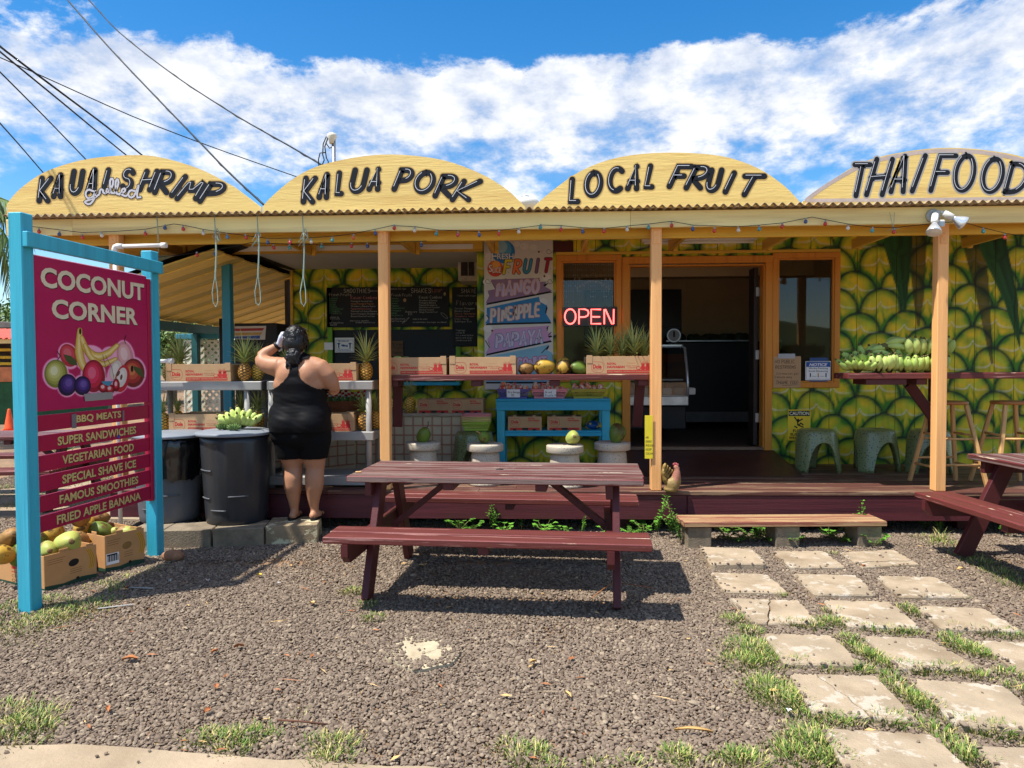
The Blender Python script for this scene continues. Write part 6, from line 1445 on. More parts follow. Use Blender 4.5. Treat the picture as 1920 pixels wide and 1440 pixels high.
def tray_art(w_, h_):
 A = Art(frame((0, 0, 0), (1, 0, 0), (0, 0, 1), (0, -1, 0)))
 logo(A, -w_ * .345, h_ * .40, w_ * .20, h_ * .60, .003)
 A.font('ROYAL', -w_ * .195, -w_ * .06, h_ * .66, h_ * .53, M_dred, .0005, .05); A.font('HAWAIIAN', -w_ * .195, w_ * .065, h_ * .48, h_ * .34, M_dred, .0005, .05)
 A.poly([(-w_ * .195, h_ * .06), (w_ * .45, h_ * .06), (w_ * .45, h_ * .24), (-w_ * .195, h_ * .24)], M_dred, .0004)
 A.font('SWEET PINEAPPLE - GROWN WITH ALOHA IN HAWAII', -w_ * .18, w_ * .44, h_ * .19, h_ * .11, M_card, .0008, .02)
 A.hand('Enjoy a taste', w_ * .09, h_ * .44, h_ * .07, .0014, M_dred, .0005, up=1, slant=.4); A.hand('of paradise', w_ * .11, h_ * .34, h_ * .07, .0014, M_dred, .0005, up=1, slant=.4)
 A.stroke([(w_ * .10, h_ * .62), (w_ * .22, h_ * .62)], .0014, M_dred, .0005)
 pineapple_print(A, w_ * .335, h_ * .36, h_ * .36); pineapple_print(A, w_ * .405, h_ * .34, h_ * .42); A.ell(w_ * .27, h_ * .34, h_ * .14, h_ * .10, M_dred, .0005); A.ell(w_ * .27, h_ * .34, h_ * .10, h_ * .07, M_card, .0007)
 return A
def make_tray(w_=.585, h_=.155, d_=.38):
 r = empty('pineapple_box', 'x', 'box')
 t = .006; mb = MB()
 mb.box(-w_ / 2, 0, 0, w_ / 2, d_, t, 1).box(-w_ / 2, 0, t, w_ / 2, t, h_, 0, c=.0012).box(-w_ / 2, d_ - t, t, w_ / 2, d_, h_, 0, c=.0012).box(-w_ / 2, t + .0002, t, -w_ / 2 + t, d_ - t - .0002, h_ * .96, 0, c=.0012).box(w_ / 2 - t, t + .0002, t, w_ / 2, d_ - t - .0002, h_ * .96, 0, c=.0012)
 mb.build('tray', [M_card, M_cardi], r)
 for sx in (-1, 1):
  x0 = sx * (w_ / 2 - .002); MB().box(min(x0, x0 - sx * .05), -.003, h_ * .62, max(x0, x0 - sx * .05), -.0006, h_ + .008, c=.001).box(min(x0, x0 - sx * .05), -.003, h_ + .0085, max(x0, x0 - sx * .05), .05, h_ + .011, c=.001).build('corner_tab', M_card, r)
 A = tray_art(w_, h_); A.build('printing', r)
 return r
P_tray = Proto(make_tray())
def tray(px, py, Y, z, lb, rz=0, dx=0):
 o = P_tray.get(); p = at(px, py, Y); return place(o, lb, loc=(p.x, Y, z), rz=rz, group='open pineapple boxes')
YB = 6.16                  # front edge of the bar top
zbar = at(980, 702.5, YB).z
ZS1, ZS2 = 1.306, .858     # shelf tops
YS_ = 6.17
tray(905, 700, YB + .04, zbar, 'open pineapple box in the middle of the red bar left of the coconuts')
tray(775, 700, YB + .04, zbar, 'open pineapple box on the red bar against the second orange post')
tray(1163, 700, YB + .04, zbar, 'pineapple box full of crowns at the right end of the red bar')
tray(372, 717, YS_ + .03, ZS1, 'pineapple box on the upper grey shelf by the corner sign', .02)
tray(376, 812, YS_ + .03, ZS2, 'open pineapple box on the middle shelf behind the black bin', -.02)
tray(607, 717, YS_ + .03, ZS1, 'pineapple box on the upper shelf right of the customer', 0)
tray(603, 812, YS_ + .03, ZS2, 'pineapple box on the middle shelf right of the customer', 0)
def make_small(w_=.345, h_=.142, d_=.28):
 r = empty('pineapple_box', 'x', 'box')
 MB().box(-w_ / 2, 0, 0, w_ / 2, d_, h_, 0, c=.003).build('carton', [M_card], r)
 mb = MB()
 for x in (-w_ * .3, w_ * .28): mb.box(x - .02, .002, h_ + .0005, x + .02, .01, h_ + .013, c=.003)
 mb.build('lid_tab', M_card, r)
 A = Art(frame((0, 0, 0), (1, 0, 0), (0, 0, 1), (0, -1, 0)))
 logo(A, -w_ * .30, h_ * .58, w_ * .33, h_ * .62, .003)
 A.font('ROYAL', w_ * .10, w_ * .30, h_ * .92, h_ * .80, M_dred, .0006, .05); A.font('HAWAIIAN', w_ * .10, w_ * .43, h_ * .77, h_ * .65, M_dred, .0006, .05); A.font('Pineapple', w_ * .12, w_ * .38, h_ * .60, h_ * .52, M_dlt, .0006)
 for k in range(4): A.stroke([(-w_ * .10, h_ * (.72 - k * .10)), (w_ * .06, h_ * (.72 - k * .10))], .0016, M_dlt, .0006)
 A.stroke([(w_ * .1, h_ * .38), (w_ * .42, h_ * .38)], .0014, M_dlt, .0006); A.stroke([(-w_ * .1, h_ * .28), (w_ * .05, h_ * .28)], .0014, M_dlt, .0006)
 A.poly([(-w_ * .44, h_ * .03), (w_ * .44, h_ * .03), (w_ * .44, h_ * .2), (-w_ * .44, h_ * .2)], M_dred, .0005)
 A.poly([(-w_ * .08, h_ * .03), (w_ * .10, h_ * .03), (w_ * .10, h_ * .19), (-w_ * .08, h_ * .19)], M_dark, .0008)
 for x in (-w_ * .3, w_ * .27): A.ell(x, h_ * .05, .018, .011, M_dark, .0008)
 A.build('printing', r); return r
P_sm = Proto(make_small())
def small(px, Y, z, lb, rz=0): o = P_sm.get(); return place(o, lb, loc=(at(px, 780, Y).x, Y, z), rz=rz, group='closed pineapple cartons')
# ---- blue table ----
YT = 7.15; zt_top = at(1037, 748, YT).z
tx0, tx1 = X(930, YT, 756), X(1145, YT, 756); twd = tx1 - tx0; hT = zt_top - ZD
bt = empty('blue_table', 'bright blue wooden table with a lower shelf under the red bar', 'table', ((tx0 + tx1) / 2, YT, ZD))
hx = twd / 2
for k in range(4): MB().box(-hx - .0, -.01 + k * .118, hT - .02, hx, .102 + k * .118, hT, c=.003).build('tabletop_board', M_bluex, bt)
MB().box(-hx, 0, hT - .115, hx, .022, hT - .021, c=.003).build('apron', M_bluex, bt)
for (sx, sy) in ((-1, 0), (1, 0), (-1, 1), (1, 1)):
 x0 = sx * (hx - .005); MB().box(x0, .024 + sy * .37, 0, x0 - sx * .08, .104 + sy * .37, hT - .022, c=.004).build('leg', M_blue, bt)
zsh = at(1037, 808, YT).z - ZD
for k in range(3): MB().box(-hx + .09, .03 + k * .13, zsh - .02, hx - .09, .155 + k * .13, zsh, c=.002).build('shelf_board', M_bluex, bt)
MB().box(-hx + .087, .026, zsh - .055, hx - .087, .05, zsh - .021, c=.002).build('shelf_rail', M_bluex, bt)
small(984, YT + .05, ZD + zsh, 'pineapple carton on the left of the blue table shelf')
small(1058, YT + .05, ZD + zsh, 'pineapple carton in the middle of the blue table shelf', -.03)
small(813, YC + .03, zct, 'pineapple carton beside the pineapples on the tiled counter')
small(875, YC + .03, zct, 'pineapple carton at the right end of the tiled counter')
# blue and yellow bag
bp = at(1113, 806, YT + .15)
o = MB().ell((0, 0, .04), (.09, .06, .045), 16, 10, fn=lambda v: v * (1 + .35 * mnoise.noise(v * 30))).build('folded_bag', mat('blue_yellow_bag', S(20, 80, 150), .4, var=.1, bump=0, wear=S(226, 206, 40), wearamt=.32, ws=12)); o.location = (bp.x, YT + .2, ZD + zsh); tag(o, 'crumpled blue and yellow bag on the blue table shelf', 'bag')
# ---- plastic baskets ----
def basket_mesh(w_, d_, h_, m, name='basket'):
 mb = MB(); s_ = .84
 def wall(a, b, nrm, n):
  a = Vector(a); b = Vector(b)
  for k in range(n + 1):
   t = k / n; p = a.lerp(b, t); q = Vector((p.x * s_, p.y * s_, 0)); mb.beam((q.x, q.y, .018), (p.x, p.y, h_ - .02), .005, .007, c=0, up=nrm)
  for z_, hh in ((.009, .018), (h_ * .5, .005), (h_ - .012, .024)):
   f = s_ + (1 - s_) * z_ / h_; mb.beam((a.x * f, a.y * f, z_), (b.x * f, b.y * f, z_), .004, hh, c=0)
 x, y = w_ / 2, d_ / 2
 wall((-x, -y, 0), (x, -y, 0), (0, 1, 0), 22); wall((-x, y, 0), (x, y, 0), (0, 1, 0), 22); wall((-x, -y, 0), (-x, y, 0), (1, 0, 0), 14); wall((x, -y, 0), (x, y, 0), (1, 0, 0), 14)
 mb.box(-x * s_, -y * s_, 0, x * s_, y * s_, .004)
 for (a, b) in (((-x - .006, -y - .006), (x + .006, -y - .006)), ((-x - .006, y + .006), (x + .006, y + .006)), ((-x - .006, -y - .006), (-x - .006, y + .006)), ((x + .006, -y - .006), (x + .006, y + .006))): mb.tube([(*a, h_), (*b, h_)], .007, 6)
 return mb.build(name, m, mesh_only=True)
M_snack = [mat('snack_bag_red', S(206, 60, 40), .25, var=.3, vs=40, bump=.3, bs=60, wear=S(226, 206, 186), wearamt=.42, ws=26, spec=.7, rnd=.15), mat('snack_bag_orange', S(222, 110, 46), .25, var=.3, vs=40, bump=.3, bs=60, wear=S(214, 190, 160), wearamt=.45, ws=22, spec=.7, rnd=.15), mat('snack_bag_clear', S(208, 176, 146), .2, var=.3, vs=40, bump=.3, bs=60, wear=S(200, 60, 50), wearamt=.38, ws=18, spec=.7, rnd=.15)]
def bag_mesh(m, seed):
 return MB().ell((0, 0, 0), (.034, .026, .036), 14, 9, fn=lambda v: v * (1 + .5 * mnoise.noise(v * 38 + Vector((seed, 0, 0))))).build('snack_bag', m, mesh_only=True)
BGM = [bag_mesh(M_snack[k % 3], k * 3.1) for k in range(6)]
for i, (pa, pb, c, lb, gname) in enumerate(((932, 993, (104, 96, 164), 'purple', 0), (996, 1064, (236, 150, 160), 'pink', 1), (1070, 1137, (190, 178, 70), 'olive yellow', 2))):
 a, b = X(pa, YT + .06, 730), X(pb, YT + .06, 730); w_ = b - a - .012; h_ = .092
 bo = empty('snack_basket', '%s plastic basket of bagged snacks on the blue table' % lb, 'basket', ((a + b) / 2, YT + .06 + .13, zt_top), 'snack baskets on the blue table')
 obj('basket_shell', basket_mesh(w_, .24, h_, mat('basket_' + lb.replace(' ', '_'), S(*c), .4, bump=0, var=.05), 'basket_shell'), bo)
 r = random.Random(i)
 for k in range(13):
  o = obj('snack_bag', BGM[(k + i) % 6], None, ((a + b) / 2 + (k % 5 - 2) * w_ * .19 + r.uniform(-.01, .01), YT + .19 + (k // 5 - 1) * .065 + r.uniform(-.01, .01), zt_top + .085 + r.uniform(0, .028) + (.0 if k < 10 else .02)))
  o.rotation_euler = (r.uniform(-.5, .5), r.uniform(-.5, .5), r.uniform(0, 6)); tag(o, 'small printed snack bag, %s from left in the %s row of the %s basket' % (('first', 'second', 'third', 'fourth', 'fifth')[k % 5], ('front', 'middle', 'back')[k // 5], lb), 'snack bag', 'snack bags in the %s basket' % lb)
 if i < 2:
  Yp = YT + .06 + .13 - .12 - .014
  q0, q1 = ((950, 975) if i == 0 else (1020, 1043)); pz0, pz1 = at(q0, 745, Yp).z, at(q0, 730, Yp).z
  pc_ = at((q0 + q1) / 2, 738, Yp); cdn = empty('price_card', ('white handwritten price card on the purple basket' if i == 0 else 'white handwritten price card on the pink basket'), 'card', pc_)
  o = MB().box(at(q0, 738, Yp).x, Yp, pz0, at(q1, 738, Yp).x, Yp + .001, pz1).build('card', M_wht); o.data.transform(Matrix.Translation(-pc_)); o.parent = cdn
  A = Art(planeY(Yp)); A.hand('Dry Mango' if i == 0 else 'Dried', q0 + 2.5, 737, 3.4, .5, M_ink, .0006); A.hand('$5' if i == 0 else 'Fruits $5', q0 + (9 if i == 0 else 2.5), 743, 3.8, .5, M_ink, .0006); attach(A, cdn)
o = MB().ell((0, 0, 0), (.05, .03, .06), 14, 9).build('green_fruit', mat('green_fruit_skin', S(110, 140, 50), .5)); p = at(1078, 717, YT + .3); o.location = p; tag(o, 'green fruit behind the snack bags in the olive basket', 'fruit')
# stacked empty baskets on the speckled stool
sbx = at(892, 780, 6.95)
for i, (c, lb) in enumerate((((150, 180, 60), 'lime green basket at the bottom of the stack on the green stool'), ((198, 190, 120), 'pale yellow basket in the middle of the stack on the green stool'), ((186, 176, 110), 'straw coloured basket near the top of the stack on the green stool'), ((214, 140, 146), 'pink basket topping the stack on the green stool'))):
 me = basket_mesh(.27, .20, .085, mat('stack_basket_%d_%d_%d' % c, S(*c), .4, bump=0, var=.05), 'basket'); o = obj('basket', me, None, (sbx.x, 7.05, .79 + i * .024)); o.rotation_euler = (0, 0, .03 * (i % 2)); tag(o, lb, 'basket', 'stack of empty baskets')
# ---- white terrazzo stools ----
M_terr = mat('white_terrazzo', S(190, 178, 158), .55, var=.06, bump=.2, bs=120, speck=(S(110, 84, 66), 64, .26))
M_terr2 = mat('white_terrazzo_rough', S(186, 174, 154), .8, var=.1, bump=1.0, bs=50, speck=(S(110, 84, 66), 64, .26))
def make_spool():
 r = empty('terrazzo_stool', 'x', 'stool')
 MB().lathe([(.02, .37), (.155, .37), (.163, .364), (.165, .355), (.165, .31), (.160, .303), (.02, .303)], 40, 0, caps=False).build('seat', M_terr, r)
 MB().lathe([(.12, .303), (.128, .26), (.134, .19), (.136, .15), (.134, .09), (.140, .05), (.152, .03)], 36, 0).build('pedestal', M_terr, r)
 MB().lathe([(.15, .031), (.158, .02), (.156, .0)], 40, 0, fn=lambda p, a, j: p * (1 + .05 * mnoise.noise(Vector((math.cos(a) * 6, math.sin(a) * 6, j))))).build('foot', M_terr2, r)
 return r
P_sp = Proto(make_spool())
stools = []
for (px, Y, lb) in ((793, 6.52, 'leftmost white terrazzo stool, carrying a dark coconut with a curled stem'), (910, 6.40, 'second white terrazzo stool from the left, by the green stool'), (1059, 6.29, 'third white terrazzo stool, in front of the blue table middle'), (1148, 6.50, 'rightmost white terrazzo stool, carrying the largest green coconut')):
 o = P_sp.get(); x_ = X(px, Y, 850); place(o, lb, loc=(x_, Y, ZD), rz=px, group='white terrazzo stools'); stools.append((x_, Y))
# ---- green speckled three-legged stools ----
M_spk = mat('green_speckled_resin', S(122, 130, 84), .3, var=.08, bump=0, speck=(S(34, 50, 44), 46, .34), spec=.5, coat=.2)
def make_elephant():
 r = empty('speckled_stool', 'x', 'stool')
 H = .42; rt, rb = .175, .235; mb = MB(); n = 96; m_ = 14
 vs = []; fs = []
 def rad(z): t = 1 - z / H; return rt + (rb - rt) * t ** .8
 for i in range(n):
  a = 2 * math.pi * i / n; d = abs(((a * 3 / (2 * math.pi) + .25) % 1) - .5) * 2      # 0 mid-arch .. 1 leg centre
  q = d / .66; zl = 0 if q >= 1 else .30 * math.sqrt(max(0, 1 - q ** 2.4))
  col = []
  for (rr, zz) in ((.02, H), (.10, H + .001), (.15, H - .001), (.168, H - .008), (.178, H - .022)): col.append((rr, zz))
  ztop = H - .04
  for j in range(m_): z = ztop + (zl - ztop) * j / (m_ - 1); col.append((rad(z) * 1.0, z))
  for (rr, zz) in col: vs.append((rr * math.cos(a), rr * math.sin(a), zz))
  L_ = len(col)
 for i in range(n):
  j = (i + 1) % n
  for k in range(L_ - 1): fs.append((i * L_ + k, i * L_ + k + 1, j * L_ + k + 1, j * L_ + k))
 mb.add(vs, fs, 0, True); o = mb.build('shell', M_spk, r)
 sd = o.modifiers.new('s', 'SOLIDIFY'); sd.thickness = .03; sd.offset = -1
 return r
P_el = Proto(make_elephant())
for (px, Y, lb, rz) in ((1531, 7.22, 'green speckled stool in front of the caution sign', 0), (1641, 7.25, 'green speckled stool standing second from the doorway', .25), (1742, 7.15, 'green speckled stool half hidden by the wooden bar stool', -.2), (889, 7.05, 'green speckled stool under the stack of baskets by the counter', .15)):
 o = P_el.get(); place(o, lb, loc=(X(px, Y, 840), Y, ZD), rz=rz, group='green speckled stools')
# ---- wooden bar stools ----
def make_bar_stool():
 r = empty('bar_stool', 'x', 'stool')
 MB().lathe([(.01, .742), (.145, .742), (.152, .737), (.154, .728), (.15, .718), (.14, .714), (.01, .714)], 36, 0, caps=False).build('seat', mat('stool_seat_wood', S(176, 112, 60), .4, var=.2, vs=3, stretch=gx, bump=.1), r)
 tops = [(.095 * sx, .095 * sy) for sx in (-1, 1) for sy in (-1, 1)]; legs = []
 for (x, y) in tops:
  a = Vector((x, y, .712)); b = Vector((x * 2.25, y * 2.25, 0)); legs.append((a, b)); MB().beam(a, b, .032, .032, c=.005, up=(0, 1, 0)).build('leg', M_wood, r)
 def on(i, z): a, b = legs[i]; return a.lerp(b, (a.z - z) / (a.z - b.z))
 for (i, j, z) in ((0, 2, .42), (1, 3, .40), (0, 1, .45), (2, 3, .45), (0, 2, .20), (1, 3, .22), (0, 1, .17), (2, 3, .17)): MB().tube([on(i, z), on(j, z)], .0105, 8).build('rung', M_wood, r)
 return r
P_bs = Proto(make_bar_stool())
for (px, Y, lb, rz) in ((1777, 6.42, 'wooden bar stool standing behind the fourth orange post', .06), (1893, 6.42, 'wooden bar stool at the right edge behind the red picnic table', -.05)):
 o = P_bs.get(); place(o, lb, loc=(X(px, Y, 840), Y, ZD), rz=rz, group='wooden bar stools')
# ---- bar counters on the porch ----
def bar_counter(x0, x1, lb, braces, ext=0):
 r = empty('bar_counter', lb, 'bar counter', ((x0 + x1) / 2, YB, ZD)); cx = (x0 + x1) / 2; h = zbar - ZD; t = .05
 for k in range(2): MB().box(x0 - cx, k * .15, h - t, x1 - cx, k * .15 + .146, h, c=.005, em=1).build('counter_board', [M_maroonb, M_chip], r)
 for (bx, kind) in braces:
  b = bx - cx
  MB().box(b - .045, .02, h - t - .05, b + .045 + .25 * (kind == 'wide'), .28, h - t - .001, c=.003).build('bracket', M_maroond, r)
  if kind != 'none' and kind != 'wide': MB().beam((b, .24, h - t - .05), (b + (.30 if kind == 'r' else -.02), .30, h * .52), .04, .085, c=.004, up=(1, 0, 0)).build('brace', M_maroond, r)
 return r
bx0, bx1 = XP[1] + .05, XP[2] - .048
bar_counter(bx0, bx1, 'long dark red bar counter between the second and third orange posts', [(X(742, 6.3, 720), 'l'), (X(895, 6.3, 720), 'none'), (X(1040, 6.3, 720), 'none'), (X(1203, 6.3, 720), 'l')])
bcr = bar_counter(X(1590, YB, 706), XR - .1, 'dark red bar counter carrying green bananas at the fourth orange post', [(X(1622, 6.3, 720), 'wide'), (X(1715, 6.3, 720), 'r')])
cxr = bcr.location.x; hb_ = zbar - ZD
MB().box(X(1757, 6.4, 800) - cxr - .03, .3, .46, X(1757, 6.4, 800) - cxr + .02, .34, hb_ - .05, c=.003).build('upright', M_maroond, bcr)
# ---- grey plastic shelving ----
M_shd = mat('dark_shelf_plastic', S(46, 47, 50), .5, bump=.1, bs=90)
def shelving(x0, x1, tiers, lb, legs, dark_side=None):
 r = empty('shelving_unit', lb, 'shelves', ((x0 + x1) / 2, YS_, ZD)); c = (x0 + x1) / 2
 for z in tiers:
  zz = z - ZD; t = .078
  mb = MB().box(x0 - c, 0, zz - t, x1 - c, .02, zz, c=.006).box(x0 - c, .46, zz - t, x1 - c, .48, zz, c=.006).box(x0 - c, .0205, zz - t, x0 - c + .02, .4595, zz, c=.004).box(x1 - c - .02, .0205, zz - t, x1 - c, .4595, zz, c=.004, m=1 if dark_side else 0)
  n = 13
  for k in range(n): mb.box(x0 - c + .021, .022 + k * .0335, zz - .012, x1 - c - .021, .022 + k * .0335 + .022, zz - .001)
  m2 = int((x1 - x0) / .05)
  for k in range(m2): mb.box(x0 - c + .03 + k * .05, .021, zz - .02, x0 - c + .04 + k * .05, .459, zz - .0125)
  mb.build('shelf', [M_grayp, M_shd], r)
 for lx in legs:
  for ly in (.045, .43):
   MB().tube([(lx - c, ly, 0), (lx - c, ly, tiers[0] - ZD - .05)], .026, 14).build('leg', M_grayp, r)
 return r
sx1 = X(467, YS_, 720)
shelving(X(250, YS_, 720), X(490, YS_, 720), [ZS1, ZS2, ZD + .115], 'grey plastic shelving unit between the corner sign and the customer', [X(272, YS_, 760), X(463, YS_ + .04, 760)], True)
shelving(X(500, YS_, 720), X(699, YS_, 720), [ZS1, ZS2, ZD + .1], 'grey plastic shelving unit between the customer and the second orange post', [X(505, YS_, 760), X(689, YS_, 760)])
# ---- pineapples ----
def pine_mat():
 m = bpy.data.materials.new('pineapple_skin'); m.use_nodes = True; nt = m.node_tree; b = nt.nodes['Principled BSDF']; b.inputs['Roughness'].default_value = .55
 an = nd(nt, 'ShaderNodeAttribute'); an.attribute_name = 'eye'; r_ = nd(nt, 'ShaderNodeValToRGB'); e = r_.color_ramp.elements
 e[0].position = .0; e[0].color = S(60, 52, 26); e[1].position = 1; e[1].color = S(176, 128, 74)
 for p, c in ((.16, S(120, 100, 44)), (.36, S(214, 160, 58)), (.7, S(240, 186, 78)), (.9, S(206, 160, 100))): k = e.new(p); k.color = c
 tc = nd(nt, 'ShaderNodeTexCoord'); n = nd(nt, 'ShaderNodeTexNoise', Scale=14.0, Detail=4.0); nt.links.new(tc.outputs['Object'], n.inputs['Vector'])
 f = mth(nt, 'ADD', an.outputs['Fac'], mth(nt, 'MULTIPLY', mth(nt, 'SUBTRACT', n.outputs[0], .5), .5)); nt.links.new(f, r_.inputs[0])
 oi = nd(nt, 'ShaderNodeObjectInfo'); hs = nd(nt, 'ShaderNodeHueSaturation'); nt.links.new(r_.outputs[0], hs.inputs['Color']); hs.inputs['Hue'].default_value = .5
 nt.links.new(mth(nt, 'ADD', mth(nt, 'MULTIPLY', oi.outputs['Random'], .5), .75), hs.inputs['Value']); nt.links.new(mth(nt, 'ADD', mth(nt, 'MULTIPLY', oi.outputs['Random'], .03), .485), hs.inputs['Hue'])
 nt.links.new(hs.outputs[0], b.inputs['Base Color']); return m
M_pine = pine_mat()
M_crown = mat('pineapple_leaf', S(158, 168, 98), .45, var=.28, vs=10, bump=0, dark=S(196, 180, 110), darkamt=.5, ds=14, rnd=.15, spec=.4)
def pine_body():
 n, m_ = 88, 44; H, Rr = .165, .058; vs = []; ey = []; fs = []
 for j in range(m_ + 1):
  t = j / m_; z = H * t; r0 = Rr * (math.sin(math.pi * min(max((t * .93 + .035), 0), 1)) ** .42)
  for i in range(n):
   a = 2 * math.pi * i / n; p = 6 * a; q = t * 13.0
   # diamond lattice: distance to the centre of the nearest eye
   u = (p / math.pi + q) / 2; v = (p / math.pi - q) / 2; du = abs(u - round(u)); dv = abs(v - round(v)); e = 1 - max(du, dv) * 2
   bump = min(1, e * 2.2); r = r0 * (1 + .07 * (bump - .6)) + (.003 if e > .85 else 0)
   vs.append((r * math.cos(a), r * math.sin(a), z)); ey.append(max(0, e) if e < .86 else .95)
 for j in range(m_):
  for i in range(n): fs.append((j * n + i, j * n + (i + 1) % n, (j + 1) * n + (i + 1) % n, (j + 1) * n + i))
 fs += [tuple(range(n))[::-1], tuple(range(m_ * n, m_ * n + n))]
 me = bpy.data.meshes.new('fruit_body'); me.from_pydata(vs, [], fs); me.materials.append(M_pine)
 for p in me.polygons: p.use_smooth = True
 at_ = me.attributes.new('eye', 'FLOAT', 'POINT'); at_.data.foreach_set('value', ey); return me
def crown_mesh(seed, h=.19, n=46, spread=1.0):
 r = random.Random(seed); mb = MB()
 for k in range(n):
  t = k / n; a = k * 2.399 + r.uniform(-.2, .2); L_ = h * (.45 + .65 * t) * r.uniform(.85, 1.1); up = .35 + 1.0 * t + r.uniform(-.1, .1); cur = (1.25 - .9 * t) * spread * r.uniform(.7, 1.3)
  base = Vector((.016 * math.cos(a) * (1 - t * .7), .016 * math.sin(a) * (1 - t * .7), .004 + .05 * t)); P = []; ang = min(1.5, up); p = base.copy(); seg = 7
  d0 = Vector((math.cos(a), math.sin(a), 0)); sd = Vector((-math.sin(a), math.cos(a), 0)); vs = []
  for i in range(seg + 1):
   s_ = i / seg; w_ = .0105 * (1 - s_ ** 1.5) * (1 - .3 * t) + .0004
   nrm = d0 * -math.sin(ang) + Vector((0, 0, 1)) * math.cos(ang)
   vs += [p - sd * w_ + nrm * w_ * .45, p, p + sd * w_ + nrm * w_ * .45]
   p = p + (d0 * math.cos(ang) + Vector((0, 0, 1)) * math.sin(ang)) * L_ / seg; ang -= cur / seg * (.3 + 1.4 * s_)
  fs = []
  for i in range(seg): fs += [(3 * i, 3 * i + 1, 3 * i + 4, 3 * i + 3), (3 * i + 1, 3 * i + 2, 3 * i + 5, 3 * i + 4)]
  mb.add(vs, fs, 0, True)
 return mb.build('leaf_crown', M_crown, mesh_only=True)
PBm = pine_body(); CRs = [crown_mesh(1), crown_mesh(2, .21, 50, .8), crown_mesh(3, .17, 42, 1.2)]
def pineapple(px, pyb, Y, z, lb, s=1.0, cs=1.0, k=0, rz=0, lean=0, grp='pineapples on the shelves', hide=0):
 p = at(px, pyb, Y); r = empty('pineapple', lb, 'pineapple', (p.x, Y, z), grp); r.rotation_euler = (0, lean, rz); r.scale = (s, s, s)
 obj('fruit_body', PBm, r, (0, 0, .0)); c = obj('leaf_crown', CRs[k], r, (0, 0, .158)); c.scale = (cs / 1, cs / 1, cs / 1); c.rotation_euler = (0, 0, rz * 2.3)
 return r
pineapple(459, 716, 6.28, ZS1, 'large ripe pineapple at the front of the upper shelf beside the teal post', 1.0, 1.15, 1, .4)
pineapple(483, 716, 6.36, ZS1, 'pineapple behind the customer elbow on the upper shelf', .95, 1.0, 0, 1.9)
pineapple(338, 716, 6.46, ZS1 , 'pineapple standing behind the upper left box', 1.05, 1.15, 1, 2.7)
pineapple(316, 716, 6.50, ZS1, 'pineapple next to the corner sign post behind the upper left box', .9, .85, 2, .2)
pineapple(306, 812, 6.28, ZS2, 'pineapple half hidden by the corner sign post on the middle shelf', 1.0, .8, 0, .9)
pineapple(334, 812, 6.52, ZS2, 'pineapple behind the left end of the middle shelf box', 1.0, .75, 2, 2.0)
pineapple(453, 812, 6.5, ZS2, 'pineapple behind the bananas on the black bin', 1.0, .9, 1, .1)
pineapple(484, 812, 6.42, ZS2, 'pineapple on the middle shelf just left of the customer', 1.0, 1.0, 0, 1.2)
pineapple(473, 812, 6.26, ZS2 - .0, 'darker pineapple low beside the bin bananas', .8, .8, 2, 2.9)
pineapple(687, 716, 6.30, ZS1, 'golden pineapple at the right end of the upper shelf', 1.0, 1.15, 1, 1.4)
pineapple(684, 812, 6.27, ZS2, 'pineapple on the middle shelf behind the shelf leg', 1.05, .95, 0, .8)
pineapple(703, 812, 6.42, ZS2, 'pineapple squeezed against the second orange post', 1.0, .9, 2, 2.2)
pineapple(664, 785, 6.52, ZS2 + .0, 'pineapple at the back of the middle shelf by the wicker basket', 1.0, .8, 2, .5)
pineapple(537, 716, 6.45, ZS1, 'pineapple crown showing just left of the customer head', .95, .95, 2, .5)
pineapple(745, 773, YC + .12, zct, 'dark pineapple on the tiled counter behind the orange post', 1.08, .85, 0, .3, grp='pineapples on the tiled counter')
pineapple(769, 773, YC + .10, zct, 'golden pineapple beside the cartons on the tiled counter', 1.0, .85, 1, 1.3, grp='pineapples on the tiled counter')
for i, (px, dy, s_, k, lb) in enumerate(((1119, .10, .95, 1, 'leftmost pineapple crown poking out of the right bar box'), (1144, .12, 1.0, 0, 'second pineapple crown in the right bar box'), (1167, .12, .95, 2, 'third pineapple crown in the right bar box'), (1189, .10, 1.0, 1, 'fourth pineapple crown in the right bar box'), (1208, .14, .95, 0, 'rightmost pineapple crown by the third orange post'), (1132, .26, .9, 2, 'back left pineapple crown in the right bar box'), (1178, .27, 1.0, 1, 'back right pineapple crown in the right bar box'))):
 r = pineapple(px, 700, YB + .04 + dy, zbar + .008, lb, s_, 1.16, k, i * 1.1, grp='pineapples in the right bar box')
# ---- bananas ----
M_ban = [mat('banana_pale_green', S(186, 202, 112), .5, var=.12, vs=20, bump=0, dark=S(120, 150, 66), darkamt=.5, ds=10, rnd=.08), mat('banana_green', S(164, 186, 92), .5, var=.14, vs=20, bump=0, dark=S(120, 146, 66), darkamt=.5, ds=10), mat('banana_dark_green', S(88, 116, 56), .5, var=.15, vs=20, bump=0)]
M_btip = mat('banana_tip', S(96, 88, 48), .7, bump=0)
def banana(mb, base, d0, up, L_, r_, curve):
 P = []; R_ = []; p = Vector(base); d = Vector(d0).normalized(); up = Vector(up).normalized(); n = 9
 prof = [.28, .42, .8, 1.0, 1.05, 1.02, .92, .68, .34, .2]
 for i in range(n + 1):
  P.append(p.copy()); R_.append(r_ * prof[i]); ax = d.cross(up)
  if ax.length > 1e-4: d = (Matrix.Rotation(curve / n, 3, ax.normalized()) @ d)
  p = p + d * L_ / n
 mb.tube(P[:-1], R_[:-1], 7, 0, caps=True); mb.tube(P[-2:], [R_[-2] * .95, R_[-1]], 6, 1)
